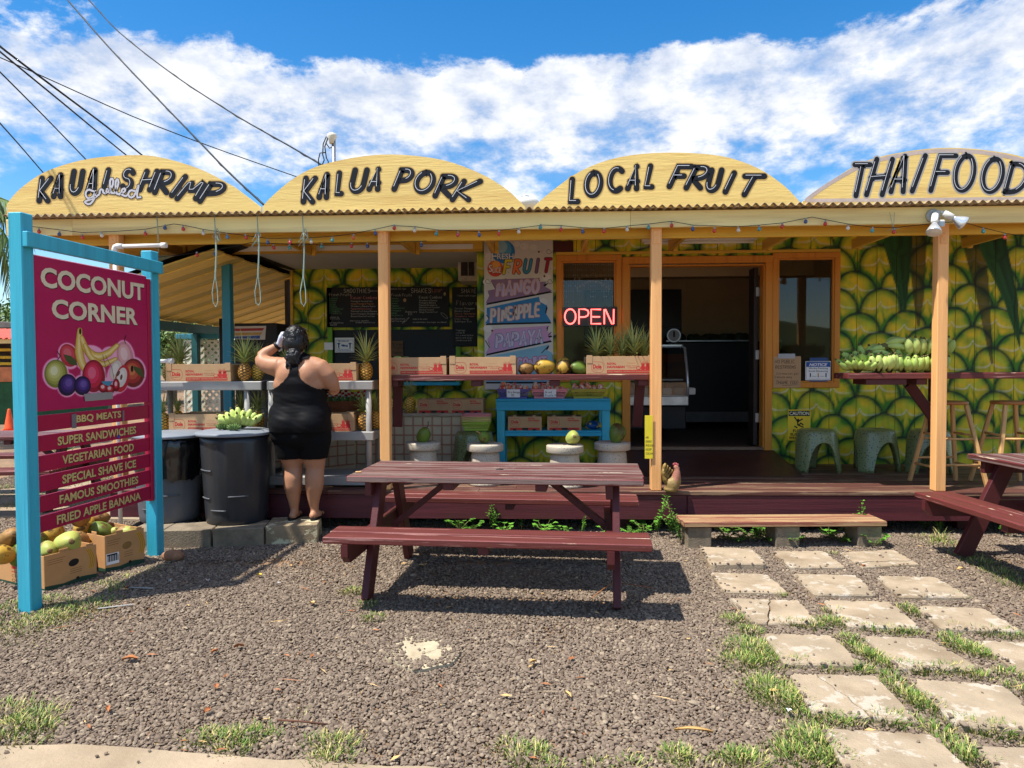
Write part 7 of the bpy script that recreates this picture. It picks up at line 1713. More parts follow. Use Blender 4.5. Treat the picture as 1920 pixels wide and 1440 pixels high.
def hand_mesh(kind, seed, m, n=9):
 r = random.Random(seed); mb = MB()
 for row in range(2):
  for k in range(n - row):
   t = (k + .5) / (n - row) - .5
   if kind == 'up':      # fingers fan upward from a low stem
    a = t * 2.3; d = Vector((math.sin(a), -.35 - row * .45 + r.uniform(-.1, .1), math.cos(a) * (1 - row * .45))); b = Vector((t * .09, .02 - row * .02, .02)); up = Vector((0, 1, .4)) if row == 0 else Vector((0, 0, 1)); banana(mb, b, d, up, .12 * r.uniform(.9, 1.1), .0215, .35)
   elif kind == 'side':     # standing upright in a row with tips up
    d = Vector((t * .9, -.5 + row * .25 + r.uniform(-.1, .1), 1.0)); b = Vector((t * .16, -.02 + row * .05, .012)); banana(mb, b, d, (0, 1, 0), .115 * r.uniform(.9, 1.08), .0225, .4)
   else:     # lying hand, tips to the side
    a = t * 1.3; d = Vector((math.cos(a) * 1.0, math.sin(a) * .9 - .2, .25 + row * .35)); b = Vector((-.05, 0, .03 + row * .012)); banana(mb, b, d, (0, 0, -1), .14 * r.uniform(.9, 1.05), .019, .7)
 mb.ell((-.05, 0, .03) if kind == 'lie' else (0, .03, .02), (.03, .02, .02), 8, 6, 1)
 return mb.build('banana_hand', [m, M_btip], mesh_only=True)
HM = {('up', 0): hand_mesh('up', 1, M_ban[0], 8), ('up', 1): hand_mesh('up', 2, M_ban[1], 7), ('side', 0): hand_mesh('side', 3, M_ban[0], 5), ('side', 1): hand_mesh('side', 4, M_ban[1], 5), ('lie', 0): hand_mesh('lie', 5, M_ban[0], 6), ('lie', 1): hand_mesh('lie', 6, M_ban[2], 6), ('up', 2): hand_mesh('up', 8, M_ban[2], 7)}
def bananas(px, py, Y, z, key, lb, s=1.0, rz=0, rot=None, grp=None):
 p = at(px, py, Y); o = obj('banana_hand', HM[key], None, (p.x, Y, z)); o.scale = (s, s, s); o.rotation_euler = rot or (0, 0, rz); return tag(o, lb, 'bananas', grp)
gB = 'green bananas on the right bar'
for (px, dy, dz, key, s_, rz, lb) in (
 (1608, .12, 0, ('up', 1), 1.15, -.35, 'leftmost hand of green bananas on the right bar'), (1630, .2, .02, ('up', 1), 1.55, .0, 'tall hand of green bananas leaning behind the leftmost one'),
 (1652, .10, 0, ('side', 0), 1.25, .15, 'pale banana hand with splayed fingers left of the middle'), (1676, .14, 0, ('side', 0), 1.3, .45, 'pale banana hand standing in the middle of the pile'),
 (1696, .10, 0, ('side', 1), 1.2, -.1, 'darker green banana hand right of the middle of the pile'), (1719, .09, 0, ('side', 1), 1.1, .1, 'short green banana hand at the front near the post'),
 (1743, .10, 0, ('side', 1), 1.2, .0, 'green banana hand touching the fourth orange post'), (1674, .18, .165, ('lie', 0), 1.35, .1, 'pale banana hand lying flat on top of the pile'),
 (1640, .22, .12, ('lie', 0), 1.25, .5, 'banana hand lying at the upper left of the pile'), (1706, .2, .15, ('lie', 0), 1.3, .4, 'banana hand lying behind the top one'),
 (1722, .13, .115, ('side', 0), 1.4, .1, 'large hand of bananas on top beside the post'), (1746, .16, .11, ('side', 1), 1.4, -.2, 'banana hand on top nearest the fourth post'), (1698, .24, .04, ('side', 1), 1.5, .3, 'banana hand hidden at the back of the pile')):
 bananas(px, 700, YB + dy, zbar + dz * 1.12, key, lb, s_ * 1.12, rz, grp=gB)
# ---- coconuts ----
M_coc = {'green': mat('coconut_green', S(104, 128, 44), .45, wear=S(84, 66, 34), wearamt=.22, ws=9, var=.16, vs=8, bump=.15, bs=30, dark=S(80, 62, 30), darkamt=.75, ds=7, rnd=.12), 'yellow': mat('coconut_yellow', S(190, 152, 56), .5, wear=S(84, 60, 28), wearamt=.26, ws=8, var=.16, vs=8, bump=.15, bs=30, dark=S(110, 84, 34), darkamt=.85, ds=6, rnd=.1),
         'pale': mat('coconut_pale_green', S(164, 172, 84), .5, wear=S(150, 112, 66), wearamt=.22, ws=7, var=.14, vs=8, bump=.15, bs=30, dark=S(196, 170, 110), darkamt=.7, ds=5, rnd=.08), 'brown': mat('coconut_brown', S(150, 112, 60), .6, wear=S(74, 52, 26), wearamt=.26, ws=8, var=.22, vs=9, bump=.4, bs=30, dark=S(96, 80, 36), darkamt=.8, ds=5, rnd=.1), 'cut': mat('coconut_husk_flesh', S(214, 150, 98), .8, var=.15, vs=30, bump=.4, bs=60)}
M_stub = mat('coconut_stub', S(120, 96, 60), .8, bump=.4)
def coco_mesh(key, seed):
 def fn(v):
  a = math.atan2(v.y, v.x); rr = 1 + .06 * math.cos(3 * a) * (1 - abs(v.z / .11) ** 2 * .6); v = Vector((v.x * rr, v.y * rr, v.z)); v.x *= 1 + .25 * (-v.z / .1) * .4; v.y *= 1 + .25 * (-v.z / .1) * .4
  return v * (1 + .05 * mnoise.noise(v * 16 + Vector((seed, 0, 0))))
 mb = MB().ell((0, 0, 0), (.078, .078, .102), 26, 18, fn=fn)
 mb.lathe([(.024, .088), (.020, .100), (.008, .106)], 10, 1)
 return mb.build('coconut', [M_coc[key], M_stub], mesh_only=True)
CMs = {k: [coco_mesh(k, i * 4.4 + 1) for i in range(2)] for k in ('green', 'yellow', 'pale', 'brown')}
def coconut(p, key, lb, s=1.0, rot=(0, 0, 0), k=0, grp=None): o = obj('coconut', CMs[key][k], None, p); o.scale = (s, s, s); o.rotation_euler = rot; return tag(o, lb, 'coconut', grp)
for (px, w_, key, lb, rot) in ((987, 27, 'brown', 'brown yellow coconut at the left of the four on the bar', (.2, 1.3, .4)), (1021, 35, 'yellow', 'pale yellow coconut second on the bar', (.1, 1.45, .1)), (1056, 30, 'yellow', 'bright yellow coconut third on the bar with a dark split base', (.1, .5, 1.3)), (1085, 29, 'green', 'dark green coconut rightmost of the four on the bar', (.2, -1.3, .2))):
 Yc = YB + .11; s_ = (w_ / 213) / .175; coconut((X(px, Yc, 690), Yc, zbar + .070 * s_ + (.02 * s_ if px == 1056 else 0)), key, lb, s_, rot, grp='coconuts on the red bar')
for i, (dx, w_, key, lb, rot) in enumerate(((.01, 27, 'green', 'dark coconut with a curled stem on the leftmost white stool', (.3, .5, 0)), (-.015, 24, 'green', 'small dark coconut with a broken stem on the second white stool', (.9, -.6, 0)), (.07, 27, 'pale', 'yellow green coconut with its stem scar forward on the third white stool', (1.3, .6, 0)), (.04, 33, 'green', 'large green coconut on the rightmost white stool', (2.7, .2, 0)))):
 x_, y_ = stools[i]; s_ = (w_ / 208) / .165
 o = coconut((x_ + dx, y_ - .02, ZD + .372 + .082 * s_), key, lb, s_, rot, i % 2)
 if i < 2:
  q = MB().tube([(0, 0, .10), (.0, .01, .13), (-.012, .012, .155), (-.02, .01, .175)], [.006, .005, .005, .006], 6).build('stem', M_dark if i == 0 else M_leafo, o)
# ---- fruit boxes by the corner sign ----
M_box2 = mat('banana_box_card', S(190, 142, 92), .85, var=.08, vs=8, bump=.1, rnd=.05); M_box2g = plain('box_dark_green', S(40, 70, 52), .8); M_bpr = plain('box_brown_print', S(120, 84, 50), .85); M_byel = plain('box_yellow_print', S(206, 152, 60), .8)
def fruit_box(corner, ang, w1, w2, h, lb, left_art, right_art):
 """corner = nearest vertical edge; right face runs along ang, left face runs 90 degrees on"""
 r = empty('fruit_box', lb, 'box', (corner.x, corner.y, 0)); r.rotation_euler = (0, 0, ang)
 t = .006; mb = MB()
 mb.box(0, 0, 0, w1, t, h, c=.001).box(0, w2 - t, 0, w1, w2, h, c=.001).box(0, t + .0002, 0, t, w2 - t - .0002, h - .003, c=.001).box(w1 - t, t + .0002, 0, w1, w2 - t - .0002, h - .003, c=.001).box(t, t, .002, w1 - t, w2 - t, .006, 0)
 mb.box(w1 * .28, .001, h + .0005, w1 * .46, .006, h + .02, c=.002).box(.001, w2 * .25, h - .002, .006, w2 * .4, h + .018, c=.002).box(w1 * .8, .001, h + .0005, w1 * .95, .006, h + .014, c=.002)
 mb.build('carton', M_box2, r)
 A = Art(frame((0, 0, 0), (1, 0, 0), (0, 0, 1), (0, -1, 0))); right_art(A, w1, h)
 B = Art(frame((0, w2, 0), (0, -1, 0), (0, 0, 1), (-1, 0, 0))); left_art(B, w2, h)
 # print must face outward whatever the camera; rebuild winding by duplicate check
 A.build('printing', r); B.build('printing', r)
 return r
def ban_print(A, x, y, s_):
 for k in range(3):
  P = [(x + s_ * (.1 * k + .22 * math.sin(t * .5)), y + s_ * (.5 - t * .2)) for t in range(6)]; A.stroke(P, s_ * .10, M_byel, .0006);
  A.stroke(P, s_ * .015, M_bpr, .0009)
def side_art(A, w_, h):
 A.poly([(0, 0), (w_, 0), (w_, h * .12), (w_ * .7, h * .16), (w_ * .35, h * .10), (0, h * .14)], M_box2g, .0005)
 for k in range(3): A.stroke([(w_ * .06, h * (.84 - k * .06)), (w_ * (.34 + .05 * (k == 0)), h * (.85 - k * .06))], .003, M_bpr, .0006)
 for k in range(3): A.stroke([(w_ * .48, h * (.44 - k * .06)), (w_ * .70, h * (.45 - k * .06))], .003, M_bpr, .0006)
 ban_print(A, w_ * .80, h * .62, h * .55); A.ell(w_ * .55, h * .62, .035, .024, M_dark, .0007, 10); A.ell(w_ * .62, h * .14, .012, .012, M_dark, .0009)
def left_dole(A, w_, h):
 A.poly([(0, 0), (w_, 0), (w_, h * .08), (0, h * .08)], M_box2g, .0005); A.font('Dole', w_ * .30, w_ * .80, h * .86, h * .46, M_dred, .0006, .06); A.stroke([(w_ * .3, h * .38), (w_ * .8, h * .38)], .006, M_dred, .0006)
 A.font('CERTIFIED', w_ * .3, w_ * .72, h * .30, h * .22, M_bpr, .0006); A.font('ORGANIC', w_ * .3, w_ * .78, h * .18, h * .09, M_bpr, .0006, .02)
def left_ban(A, w_, h): A.poly([(0, 0), (w_, 0), (w_, h * .12), (0, h * .12)], M_box2g, .0005); ban_print(A, w_ * .5, h * .5, h * .7)
def side_art2(A, w_, h):
 side_art(A, w_, h); A.poly([(w_ * .02, h * .2), (w_ * .34, h * .2), (w_ * .34, h * .5), (w_ * .02, h * .5)], M_wht, .0010)
 for k in range(14): A.poly([(w_ * (.05 + k * .02), h * .28), (w_ * (.05 + k * .02) + .002 + .002 * (k % 3), h * .28), (w_ * (.05 + k * .02) + .002 + .002 * (k % 3), h * .44), (w_ * (.05 + k * .02), h * .44)], M_ink, .0014)
 A.poly([(w_ * .04, h * .44), (w_ * .3, h * .44), (w_ * .3, h * .48), (w_ * .04, h * .48)], M_ink, .0014); A.ell(w_ * .55, h * .62, .034, .022, M_coc['brown'], .0011, 10)
PA = gp(57, 1143); PB = gp(292, 1040)
us = (PB - PA).normalized(); ns = Vector((us.y, -us.x, 0))
ka = gp(84, 1110); kb = gp(180, 1083); an1 = math.atan2(kb.y - ka.y, kb.x - ka.x)
fruit_box(ka, an1, (kb - ka).length * 1.02, .52, .232, 'open fruit box with red lettering standing behind the near blue sign post', left_dole, side_art)
kc1 = gp(198, 1075); kd = gp(269, 1056); an2 = math.atan2(kd.y - kc1.y, kd.x - kc1.x)
fruit_box(kc1, an2, (kd - kc1).length * 1.03, .40, .262, 'fruit box with a barcode label near the far blue sign post', left_ban, side_art2)
gC = 'coconuts in the boxes by the corner sign'
def cocoat(px, py, depth, key, lb, s, rot, k=0):
 d = ray(px, py); p = CAM + d * (depth / d.dot(_f)); coconut(p, key, lb, s, rot, k, gC)
for (px, py, dp, key, lb, s, rot, k) in ((20, 1010, 4.75, 'brown', 'large brownish coconut left of the near blue post', .92, (.5, .9, 0), 0), (6, 1040, 4.62, 'yellow', 'yellow coconut low at the left edge of the photo', .8, (1.2, .3, 0), 1), (38, 1038, 4.72, 'green', 'green coconut touching the near blue post on its left', .85, (.2, .3, 1), 0),
 (100, 1004, 5.02, 'yellow', 'tall yellow green coconut under the lowest sign board', .95, (.1, .5, 0), 1), (128, 1018, 4.78, 'pale', 'big pale green coconut at the front of the near box', 1.02, (.9, 1.1, .2), 0), (90, 1032, 4.72, 'pale', 'small pale green coconut right of the near blue post', .8, (1.4, .4, .7), 1), (70, 1020, 4.9, 'green', 'green coconut hidden behind the near blue post', .9, (.4, .2, .7), 1),
 (160, 988, 5.22, 'yellow', 'dark spotted yellow coconut behind the far box', .95, (1.3, .9, .2), 0), (190, 996, 5.2, 'green', 'green brown coconut lying in the far box', .9, (.5, 1.9, .4), 1), (186, 972, 5.35, 'brown', 'orange husk coconut topping the far box', .72, (.5, 1.5, .9), 0), (213, 1000, 5.22, 'pale', 'small pale coconut in the middle of the far box', .55, (.3, .7, 0), 0), (238, 999, 5.2, 'pale', 'cut pale coconut at the right of the far box', .72, (.3, 1.5, .3), 1), (152, 972, 5.1, 'brown', 'brown coconut right under the lowest sign board', .7, (.1, 1.4, 1.3), 1), (150, 1015, 5.0, 'brown', 'brown coconut deep between the two boxes', .75, (.4, .1, .3), 0)):
 cocoat(px, py, dp, key, lb, s, rot, k)
# ---- concrete blocks ----
def block(a, b, dep, h, m, lb, grp=None):
 A_, B_ = gp(*a), gp(*b); d = (B_ - A_); L_ = d.length; an = math.atan2(d.y, d.x)
 r = MB().box(0, 0, -.01, L_ - .006, dep, h, c=.006)
 o = r.build('concrete_block', m); o.location = A_; o.rotation_euler = (0, 0, an); return tag(o, lb, 'block', grp)
block((240, 1030), (304, 1029), .3, .145, M_conc, 'concrete block hidden behind the far blue sign post', 'concrete blocks')
block((305, 1029), (396, 1027), .3, .145, M_conc, 'concrete block under the grey bin', 'concrete blocks')
block((399, 1027), (496, 1023), .3, .145, M_conc, 'concrete block under the black bin', 'concrete blocks')
block((498, 1022), (597, 1017.5), .33, .152, M_chippy, 'concrete block with flaking cream paint the customer stands on', 'concrete blocks')
# ---- bins ----
M_bin = mat('grey_bin_plastic', S(92, 94, 98), .45, var=.1, bump=.1, bs=80); M_lid = mat('grey_lid_plastic', S(132, 138, 146), .4, var=.08, bump=.1, bs=60)
def bin_(px, Y, m, lb, rt, rb, z0, h, lidz, lip):
 x_ = X(px, Y, 900); r = empty('bin', lb, 'bin', (x_, Y, z0))
 def fn(p, a, j):
  k = 1 + .012 * (1 if math.cos(a * 8) > .2 else 0) * (1 if .12 < p.z / h < .92 else 0); return Vector((p.x * k, p.y * k, p.z))
 prof = [(rb * .97, 0), (rb, .01), (rb + (rt - rb) * .08, h * .08), (rb + (rt - rb) * .12, h * .121), (rb + (rt - rb) * .5, h * .5), (rb + (rt - rb) * .9, h * .915), (rt * .99, h * .93), (rt * .995, h)]
 MB().lathe(prof, 96, 0, fn=fn).build('body', m, r)
 mb = MB()
 for (z_, w0, w1) in ((h * .62, -.27, -.1), (h * .30, -.27, -.13), (h * .17, -.12, .02), (h * .33, .04, .2)):
  r_ = rb + (rt - rb) * z_ / h + .006
  MB().tube([(r_ * math.sin(a_ / r_), -r_ * math.cos(a_ / r_), z_) for a_ in [w0 + (w1 - w0) * k / 6 for k in range(7)]], .006, 6).build('moulded_rib', M_bin if m is M_black else m, r)  # black bin gets lighter grey ribs: highlights put into their colour
 return r
b1 = bin_(444, 5.86, M_black, 'black round bin with green bananas on its lid', .285, .245, .146, .72, 0, 0)
b2 = bin_(318, 5.90, M_bin, 'grey round bin with a black bag hanging out', .275, .235, .146, .70, 0, 0)
def lid(px, Y, z, rr, lb, rot):
 o = MB().lathe([(rr * .3, .028), (rr * .8, .024), (rr * .86, .012), (rr * .985, .012), (rr, .006), (rr, -.010), (rr * .985, -.014), (rr * .97, -.002), (.01, -.002)], 64, 0).box(rr * .9, -.06, -.008, rr * 1.07, .06, .004, c=.004).build('trash_lid', M_lid); o.location = (X(px, Y, 820), Y, z); o.rotation_euler = rot; return tag(o, lb, 'lid', 'bin lids')
lid(441, 5.86, .884, .315, 'grey round lid under the bananas on the black bin', (0, 0, .3))
lid(322, 5.90, .862, .30, 'grey round lid on the bagged bin', (0, -.0, 2.6))
bananas(452, 812, 5.88, .914, ('up', 0), 'pale green banana hand fanned on the black bin lid', 1.4, .1, grp='bananas on the black bin')
bananas(421, 812, 5.80, .908, ('up', 2), 'small dark green banana hand at the left on the bin lid', .55, .2, grp='bananas on the black bin')
bananas(440, 812, 5.74, .908, ('up', 2), 'small dark green banana cluster at the front of the bin lid', .5, -.2, grp='bananas on the black bin')
M_bagb = mat('black_bin_bag', S(16, 16, 18), .22, var=.1, bump=.9, bs=9, spec=.6, coat=.3)
def bagfn(p, a, j):
 w_ = 1 + .05 * mnoise.noise(Vector((math.cos(a) * 7, math.sin(a) * 7, p.z * 14))) + .03 * mnoise.noise(Vector((math.cos(a) * 19, math.sin(a) * 19, p.z * 30)))
 q = Vector((p.x * w_, p.y * w_, p.z))
 if j == 0: q.z -= .02 + .13 * max(0, math.cos(a + .75)) ** 3 - .08 * max(0, -math.cos(a + .6)) + .04 * max(0, math.cos(3 * a)) + .06 * mnoise.noise(Vector((math.cos(a) * 5, math.sin(a) * 5, 0)))
 return q
o = MB().lathe([(.283, .50), (.288, .53), (.286, .56), (.29, .58), (.287, .64), (.283, .69), (.27, .705), (.2, .66)], 90, 0, caps=False, fn=bagfn).build('bin_bag', M_bagb); o.location = (b2.location.x, 5.90, .146); tag(o, 'shiny black bin bag folded over the rim of the grey bin', 'bag')
# ---- wicker basket with checked cloth ----
wb = empty('wicker_basket', 'brown wicker basket lined with red checked cloth on the middle shelf', 'basket', (X(642, 6.45, 760), 6.42, ZS2))
M_wick = mat('wicker', S(110, 66, 40), .7, var=.3, vs=30, bump=.8, bs=60, stretch=(1, 1, 5))
mb = MB()
for j in range(9):
 t = j / 8; rx = .15 + .07 * t; ry = .11 + .05 * t
 mb.tube([(rx * math.cos(a_), ry * math.sin(a_), .17 + t * .09 + .003 * math.sin(a_ * 24 + j * 3.14)) for a_ in [k * math.pi / 24 for k in range(49)]], .006, 5)
mb.build('basket_shell', M_wick, wb)
MB().box(-.14, -.1, 0, .14, .1, .172).build('stand_box', M_card, wb)
M_ck = plain('cloth_red', S(186, 36, 44), .8); mb = MB()
for i in range(14):
 for j in range(4):
  x0 = -.21 + i * .03; z0 = .265 + j * .02 + .012 * math.sin(i * 1.1); z0b = .265 + j * .02 + .012 * math.sin((i + 1) * 1.1)
  mb.add([(x0, .10, z0), (x0 + .03, .10, z0b), (x0 + .03, .10, z0b + .02), (x0, .10, z0 + .02)], [(0, 1, 2, 3)], (i + j) % 2)
mb.build('checked_cloth', [M_ck, M_wht], wb)
for k in range(9):
 o = MB().ell((0, 0, 0), (.016, .016, .03), 10, 7).build('green_chilli_fruit', M_ban[2] if k % 2 else mat('deep_green_fruit', S(40, 84, 40), .35, bump=0)); o.location = (wb.location.x - .15 + k * .036, 6.36, ZS2 + .275); tag(o, 'small dark green fruit, %s from the left in the wicker basket' % ('first', 'second', 'third', 'fourth', 'fifth', 'sixth', 'seventh', 'eighth', 'ninth')[k], 'fruit', 'green fruit in the wicker basket')
# fruit heaped in trays
for (px, dy, key, lb) in ((742, .2, 'lie', 'yellow green fruit hand inside the left bar box'), (757, .22, 'lie', 'green fruit hand behind it in the left bar box')): bananas(px, 670, YB + .04 + dy, zbar + .10, (key, 0 if px < 750 else 1), lb, .8, .3, grp='bananas in the left bar box')
# ---- tray and till things on top shelf ----
o = MB().box(0, 0, 0, .22, .12, .06, c=.01).build('cash_box', mat('grey_till', S(150, 152, 156), .4)); p = at(613, 690, 6.75); o.location = (p.x, 6.75, p.z - .02); tag(o, 'grey box edge showing behind the right shelf box', 'box')
# ---- picnic tables ----
def make_table(L_=1.86, top=5):
 r = empty('picnic_table', 'x', 'picnic table'); hx = L_ / 2; W_ = .72; bw = W_ / top
 for k in range(top):
  dz = random.uniform(-.002, .002); e = random.uniform(-.006, .006)
  MB().box(-hx + e, -W_ / 2 + k * bw + .0025, .708 + dz, hx + e, -W_ / 2 + (k + 1) * bw - .0025, .748 + dz, c=.005, em=1).build('tabletop_board', [M_maroon, M_chip], r)
 MB().lathe([(.026, .7478), (.026, .7496), (.001, .7497)], 18, 0, caps=False).build('umbrella_hole', M_dark, r)  # flat black disc, the shade inside the hole put into its colour
 for sy in (-1, 1):
  for k in range(2):
   y0 = sy * (.475 + k * .145); y1 = sy * (.475 + k * .145 + .14)
   MB().box(-hx - .015 + k * .01, min(y0, y1), .418, hx + .015, max(y0, y1), .458, c=.005, em=1).build('bench_board', [M_maroonb, M_chip], r)
  MB().box(-.03, sy * .5, .372, .03, sy * .74, .4175, c=.003).build('bench_batten', M_maroond, r)
 for sx in (-1, 1):
  fx = sx * (hx - .17)
  for sy in (-1, 1):
   MB().beam((fx + sx * .0, sy * .17, .70), (fx, sy * .50, .005), .12, .045, c=.004, up=(1, 0, 0)).build('leg', M_maroond, r)
  MB().box(fx - sx * .022 - .019, -.33, .618, fx - sx * .022 + .019 - 0, .33, .7065, c=.004).build('top_cleat', M_maroond, r) if False else MB().box(fx - .062, -.33, .62, fx - .021, .33, .7065, c=.004).build('top_cleat', M_maroond, r)
  MB().prism([(-.77, .40), (.77, .40), (.77, .33), (.72, .285), (-.72, .285), (-.77, .33)], fx - .062, fx - .022, 0, Matrix(((0, 0, 1, 0), (1, 0, 0, 0), (0, 1, 0, 0.017), (0, 0, 0, 1)))).build('seat_support', M_maroond, r)
  MB().beam((sx * (hx - .62), 0, .70), (fx - sx * .03, 0, .36), .04, .075, c=.003, up=(0, 1, 0)).build('brace', M_maroond, r)
  MB().box(fx - .07 , -.03, .3, fx + .02 - .0385, .03, .419, c=.003)
 for xx in (-.28, .3): MB().box(xx - .035, -.34, .665, xx + .035, .34, .7075, c=.003).build('top_batten', M_maroond, r)
 return r
P_pt = Proto(make_table())
corners = [gp(655, 893, .75), gp(1218, 899, .75), gp(1195, 869, .75), gp(703, 862, .75)]
ctr = sum(corners, Vector()) / 4; dd = (corners[1] - corners[0]).normalized() + (corners[2] - corners[3]).normalized(); ang = math.atan2(dd.y, dd.x)
pt1 = P_pt.get(); place(pt1, 'weathered dark red picnic table in the middle of the gravel', loc=(ctr.x, ctr.y, 0), rz=ang, group='dark red picnic tables')
e_ = gp(1713, 921, .46); f_ = gp(1920, 985, .46); a2 = math.atan2(f_.y - e_.y, f_.x - e_.x)
pt2 = P_pt.get(); place(pt2, 'dark red picnic table cut off by the right edge of the photo', rz=a2)
off = Matrix.Rotation(a2, 3, 'Z') @ Vector((-.945, -.76, 0)); pt2.location = (e_.x - off.x, e_.y - off.y, 0)
pt3 = P_pt.get(); place(pt3, 'dark red picnic table standing beyond the corner sign at the left', loc=(X(95, 6.5, 890) - 1.02, 7.15, 0), rz=.10)
o = MB().box(-.02, -.008, 0, .02, .01, .008, c=.002).build('wood_chip', M_wood); o.location = gp(672, 886, .752); tag(o, 'small pale wood chip on the left end of the picnic tabletop', 'wood chip')
# ---- step in front of the porch ----
s0, s1 = gp(1283, 979, .21), gp(1664, 977, .21)
stp = empty('porch_step', 'worn wooden step board on three concrete supports', 'step', (s0.x, s0.y, 0)); stp.rotation_euler = (0, 0, math.atan2(s1.y - s0.y, s1.x - s0.x)); Ls = (s1 - s0).length
M_step = mat('worn_step_paint', S(140, 84, 66), .6, var=.2, vs=3, stretch=gx, wear=S(170, 138, 100), wearamt=.55, ws=2.4, wstretch=(.4, 7, 7), dark=S(80, 44, 40), darkamt=.5, bump=.5, bs=14)
for k in range(3): MB().box(-.01 * (k % 2), k * .096, .168, Ls, k * .096 + .092, .206, c=.004, em=1).build('step_board', [M_step, M_chip], stp)
for q in (.03, Ls * .455, Ls - .22): MB().box(q, .02, -.02, q + .19, .25, .1675, c=.008).build('support_block', M_conc, stp)
# ---- rooster statue ----
def organic(mb, voxel, smooth_it, name, m, factor=.5):
 o = mb.build('tmp', m); rm_ = o.modifiers.new('r', 'REMESH'); rm_.mode = 'VOXEL'; rm_.voxel_size = voxel; rm_.use_smooth_shade = True
 if smooth_it: s_ = o.modifiers.new('s', 'SMOOTH'); s_.iterations = smooth_it; s_.factor = factor
 dg = bpy.context.evaluated_depsgraph_get(); dg.update(); ev = o.evaluated_get(dg); me = bpy.data.meshes.new_from_object(ev); me.name = name
 bpy.data.objects.remove(o);
 for p in me.polygons: p.use_smooth = True
 return me
M_hen = mat('rooster_body_paint', S(146, 120, 72), .5, var=.25, vs=14, bump=.8, bs=50, dark=S(90, 74, 40), darkamt=.6, ds=10); M_hen2 = mat('rooster_pink_neck', S(168, 112, 92), .6, var=.35, vs=20, bump=.8, bs=60); M_comb = mat('rooster_comb', S(170, 84, 84), .5)
M_tail = mat('rooster_tail_paint', S(140, 112, 56), .5, var=.3, vs=12, bump=.8, bs=40, wear=S(190, 170, 110), wearamt=.2, ws=12)
rp = gp(1262, 927, ZD)
rt_ = empty('rooster_statue', 'painted rooster statue sitting on the porch beside the third orange post', 'statue', (rp.x, rp.y + .10, ZD)); rt_.scale = (.9,) * 3
me = organic(MB().ell((.01, 0, .07), (.068, .06, .072), 20, 14).ell((.045, -.005, .11), (.05, .045, .07), 16, 10).ell((.0, 0, .03), (.072, .06, .03), 16, 8), .008, 6, 'body', M_hen); me.materials.clear(); me.materials.append(M_hen); obj('body', me, rt_)
me = organic(MB().tube([(.035, 0, .09), (.050, -.005, .15), (.055, -.01, .20), (.050, -.012, .235)], [.052, .042, .029, .02], 14).ell((.045, -.014, .238), (.026, .018, .022), 12, 8).tube([(.06, -.016, .236), (.082, -.018, .228)], [.010, .003], 8), .006, 4, 'neck', M_hen2); me.materials.clear(); me.materials.append(M_hen2); obj('neck_and_head', me, rt_)
mb = MB()
for k, (dx, h) in enumerate(((-.012, .022), (.002, .028), (.016, .024), (.028, .016))): mb.ell((.042 + dx - .008, -.013, .258 + h * .3), (.008, .005, h * .6), 8, 6)
mb.ell((.064, -.016, .212), (.008, .006, .016), 8, 6).build('comb_and_wattle', M_comb, rt_)
mb = MB()
for k in range(4):
 P = [(-.015 - .062 * math.sin(s_ * 2.5 + .25 * k) + .010 * k, .012 * (k - 1.5), .05 + s_ * (.225 - .022 * k)) for s_ in [i / 11 for i in range(12)]]
 mb.tube(P, [.018 + .006 * math.sin(i * 2.1) + .010 * math.sin(math.pi * i / 11) for i in range(12)], 9, flat=.6)
mb.build('tail_feathers', M_tail, rt_)
# ---- corner sign ----
cs = empty('corner_sign', 'tall blue framed magenta sign reading coconut corner with menu boards below', 'sign', PA)
def spart(name, mb, m, label=None, parent=None):
 o = mb.build(name, m); o.data.transform(Matrix.Translation(-PA)); o.parent = parent or cs
 if label: o['label'] = label
 return o
def sbox(u0, u1, n0, n1, z0, z1, c=.004, mi=0, mb=None):
 M = Matrix(((us.x, ns.x, 0, PA.x), (us.y, ns.y, 0, PA.y), (0, 0, 1, 0), (0, 0, 0, 1)))
 return (mb or MB()).box(u0, n0, z0, u1, n1, z1, mi, c, M)
Lp = (PB - PA).length; pw = .0445
def zpost(px, py, P): d = ray(px, py); t = ((P - CAM).dot(_f)) / d.dot(_f); return (CAM + d * t).z
zA, zB = zpost(42, 405, PA), zpost(287, 474, PB)
spart('post', sbox(-pw, pw, -pw, pw, -.05, zA, .006), M_blue); spart('post', sbox(Lp - pw, Lp + pw, -pw, pw, -.05, zB, .006), M_blue)
zc1, zc0_ = zpost(47, 440, PA), zpost(47, 468, PA)
spart('crossbar', sbox(-pw - .0, Lp + pw, pw + .001, pw + .036, zc0_, zc1, .004), M_blue)
P0 = PA + ns * .028                       # face of the panel
onS = lambda px, py, off=0.0: onp(px, py, P0, ns, off)
uu = lambda px, py: (onS(px, py) - P0).dot(us)
zz_ = lambda px, py: onS(px, py).z
u0p, u1p = pw + .003, uu(277, 640)
M_mag = mat('magenta_sign_face', S(176, 16, 84), .4, var=.05, bump=.05, spec=.5); M_mag2 = mat('red_magenta_board', S(168, 22, 66), .45, var=.08, bump=.1, vs=2, rnd=.05)
zpt, zpb = zz_(80, 481), zz_(80, 771.5)
pn = spart('main_panel', sbox(u0p, u1p, -.02, .028, zpb, zpt, .003), M_mag)
spart('panel_edge_strip', sbox(u0p, u1p - .001, -.005, .01, zpt + .001, zpt + .008, .001), M_wht)
spart('side_strip', sbox(u1p + .001, uu(284.5, 700), -.015, .034, zz_(276, 942), zz_(276, 523) , .003), M_mag2)
spart('batten', sbox(uu(284.8, 700), Lp - pw - .002, -.02, .04, zz_(287, 944), zz_(287, 523), .003), M_blue)
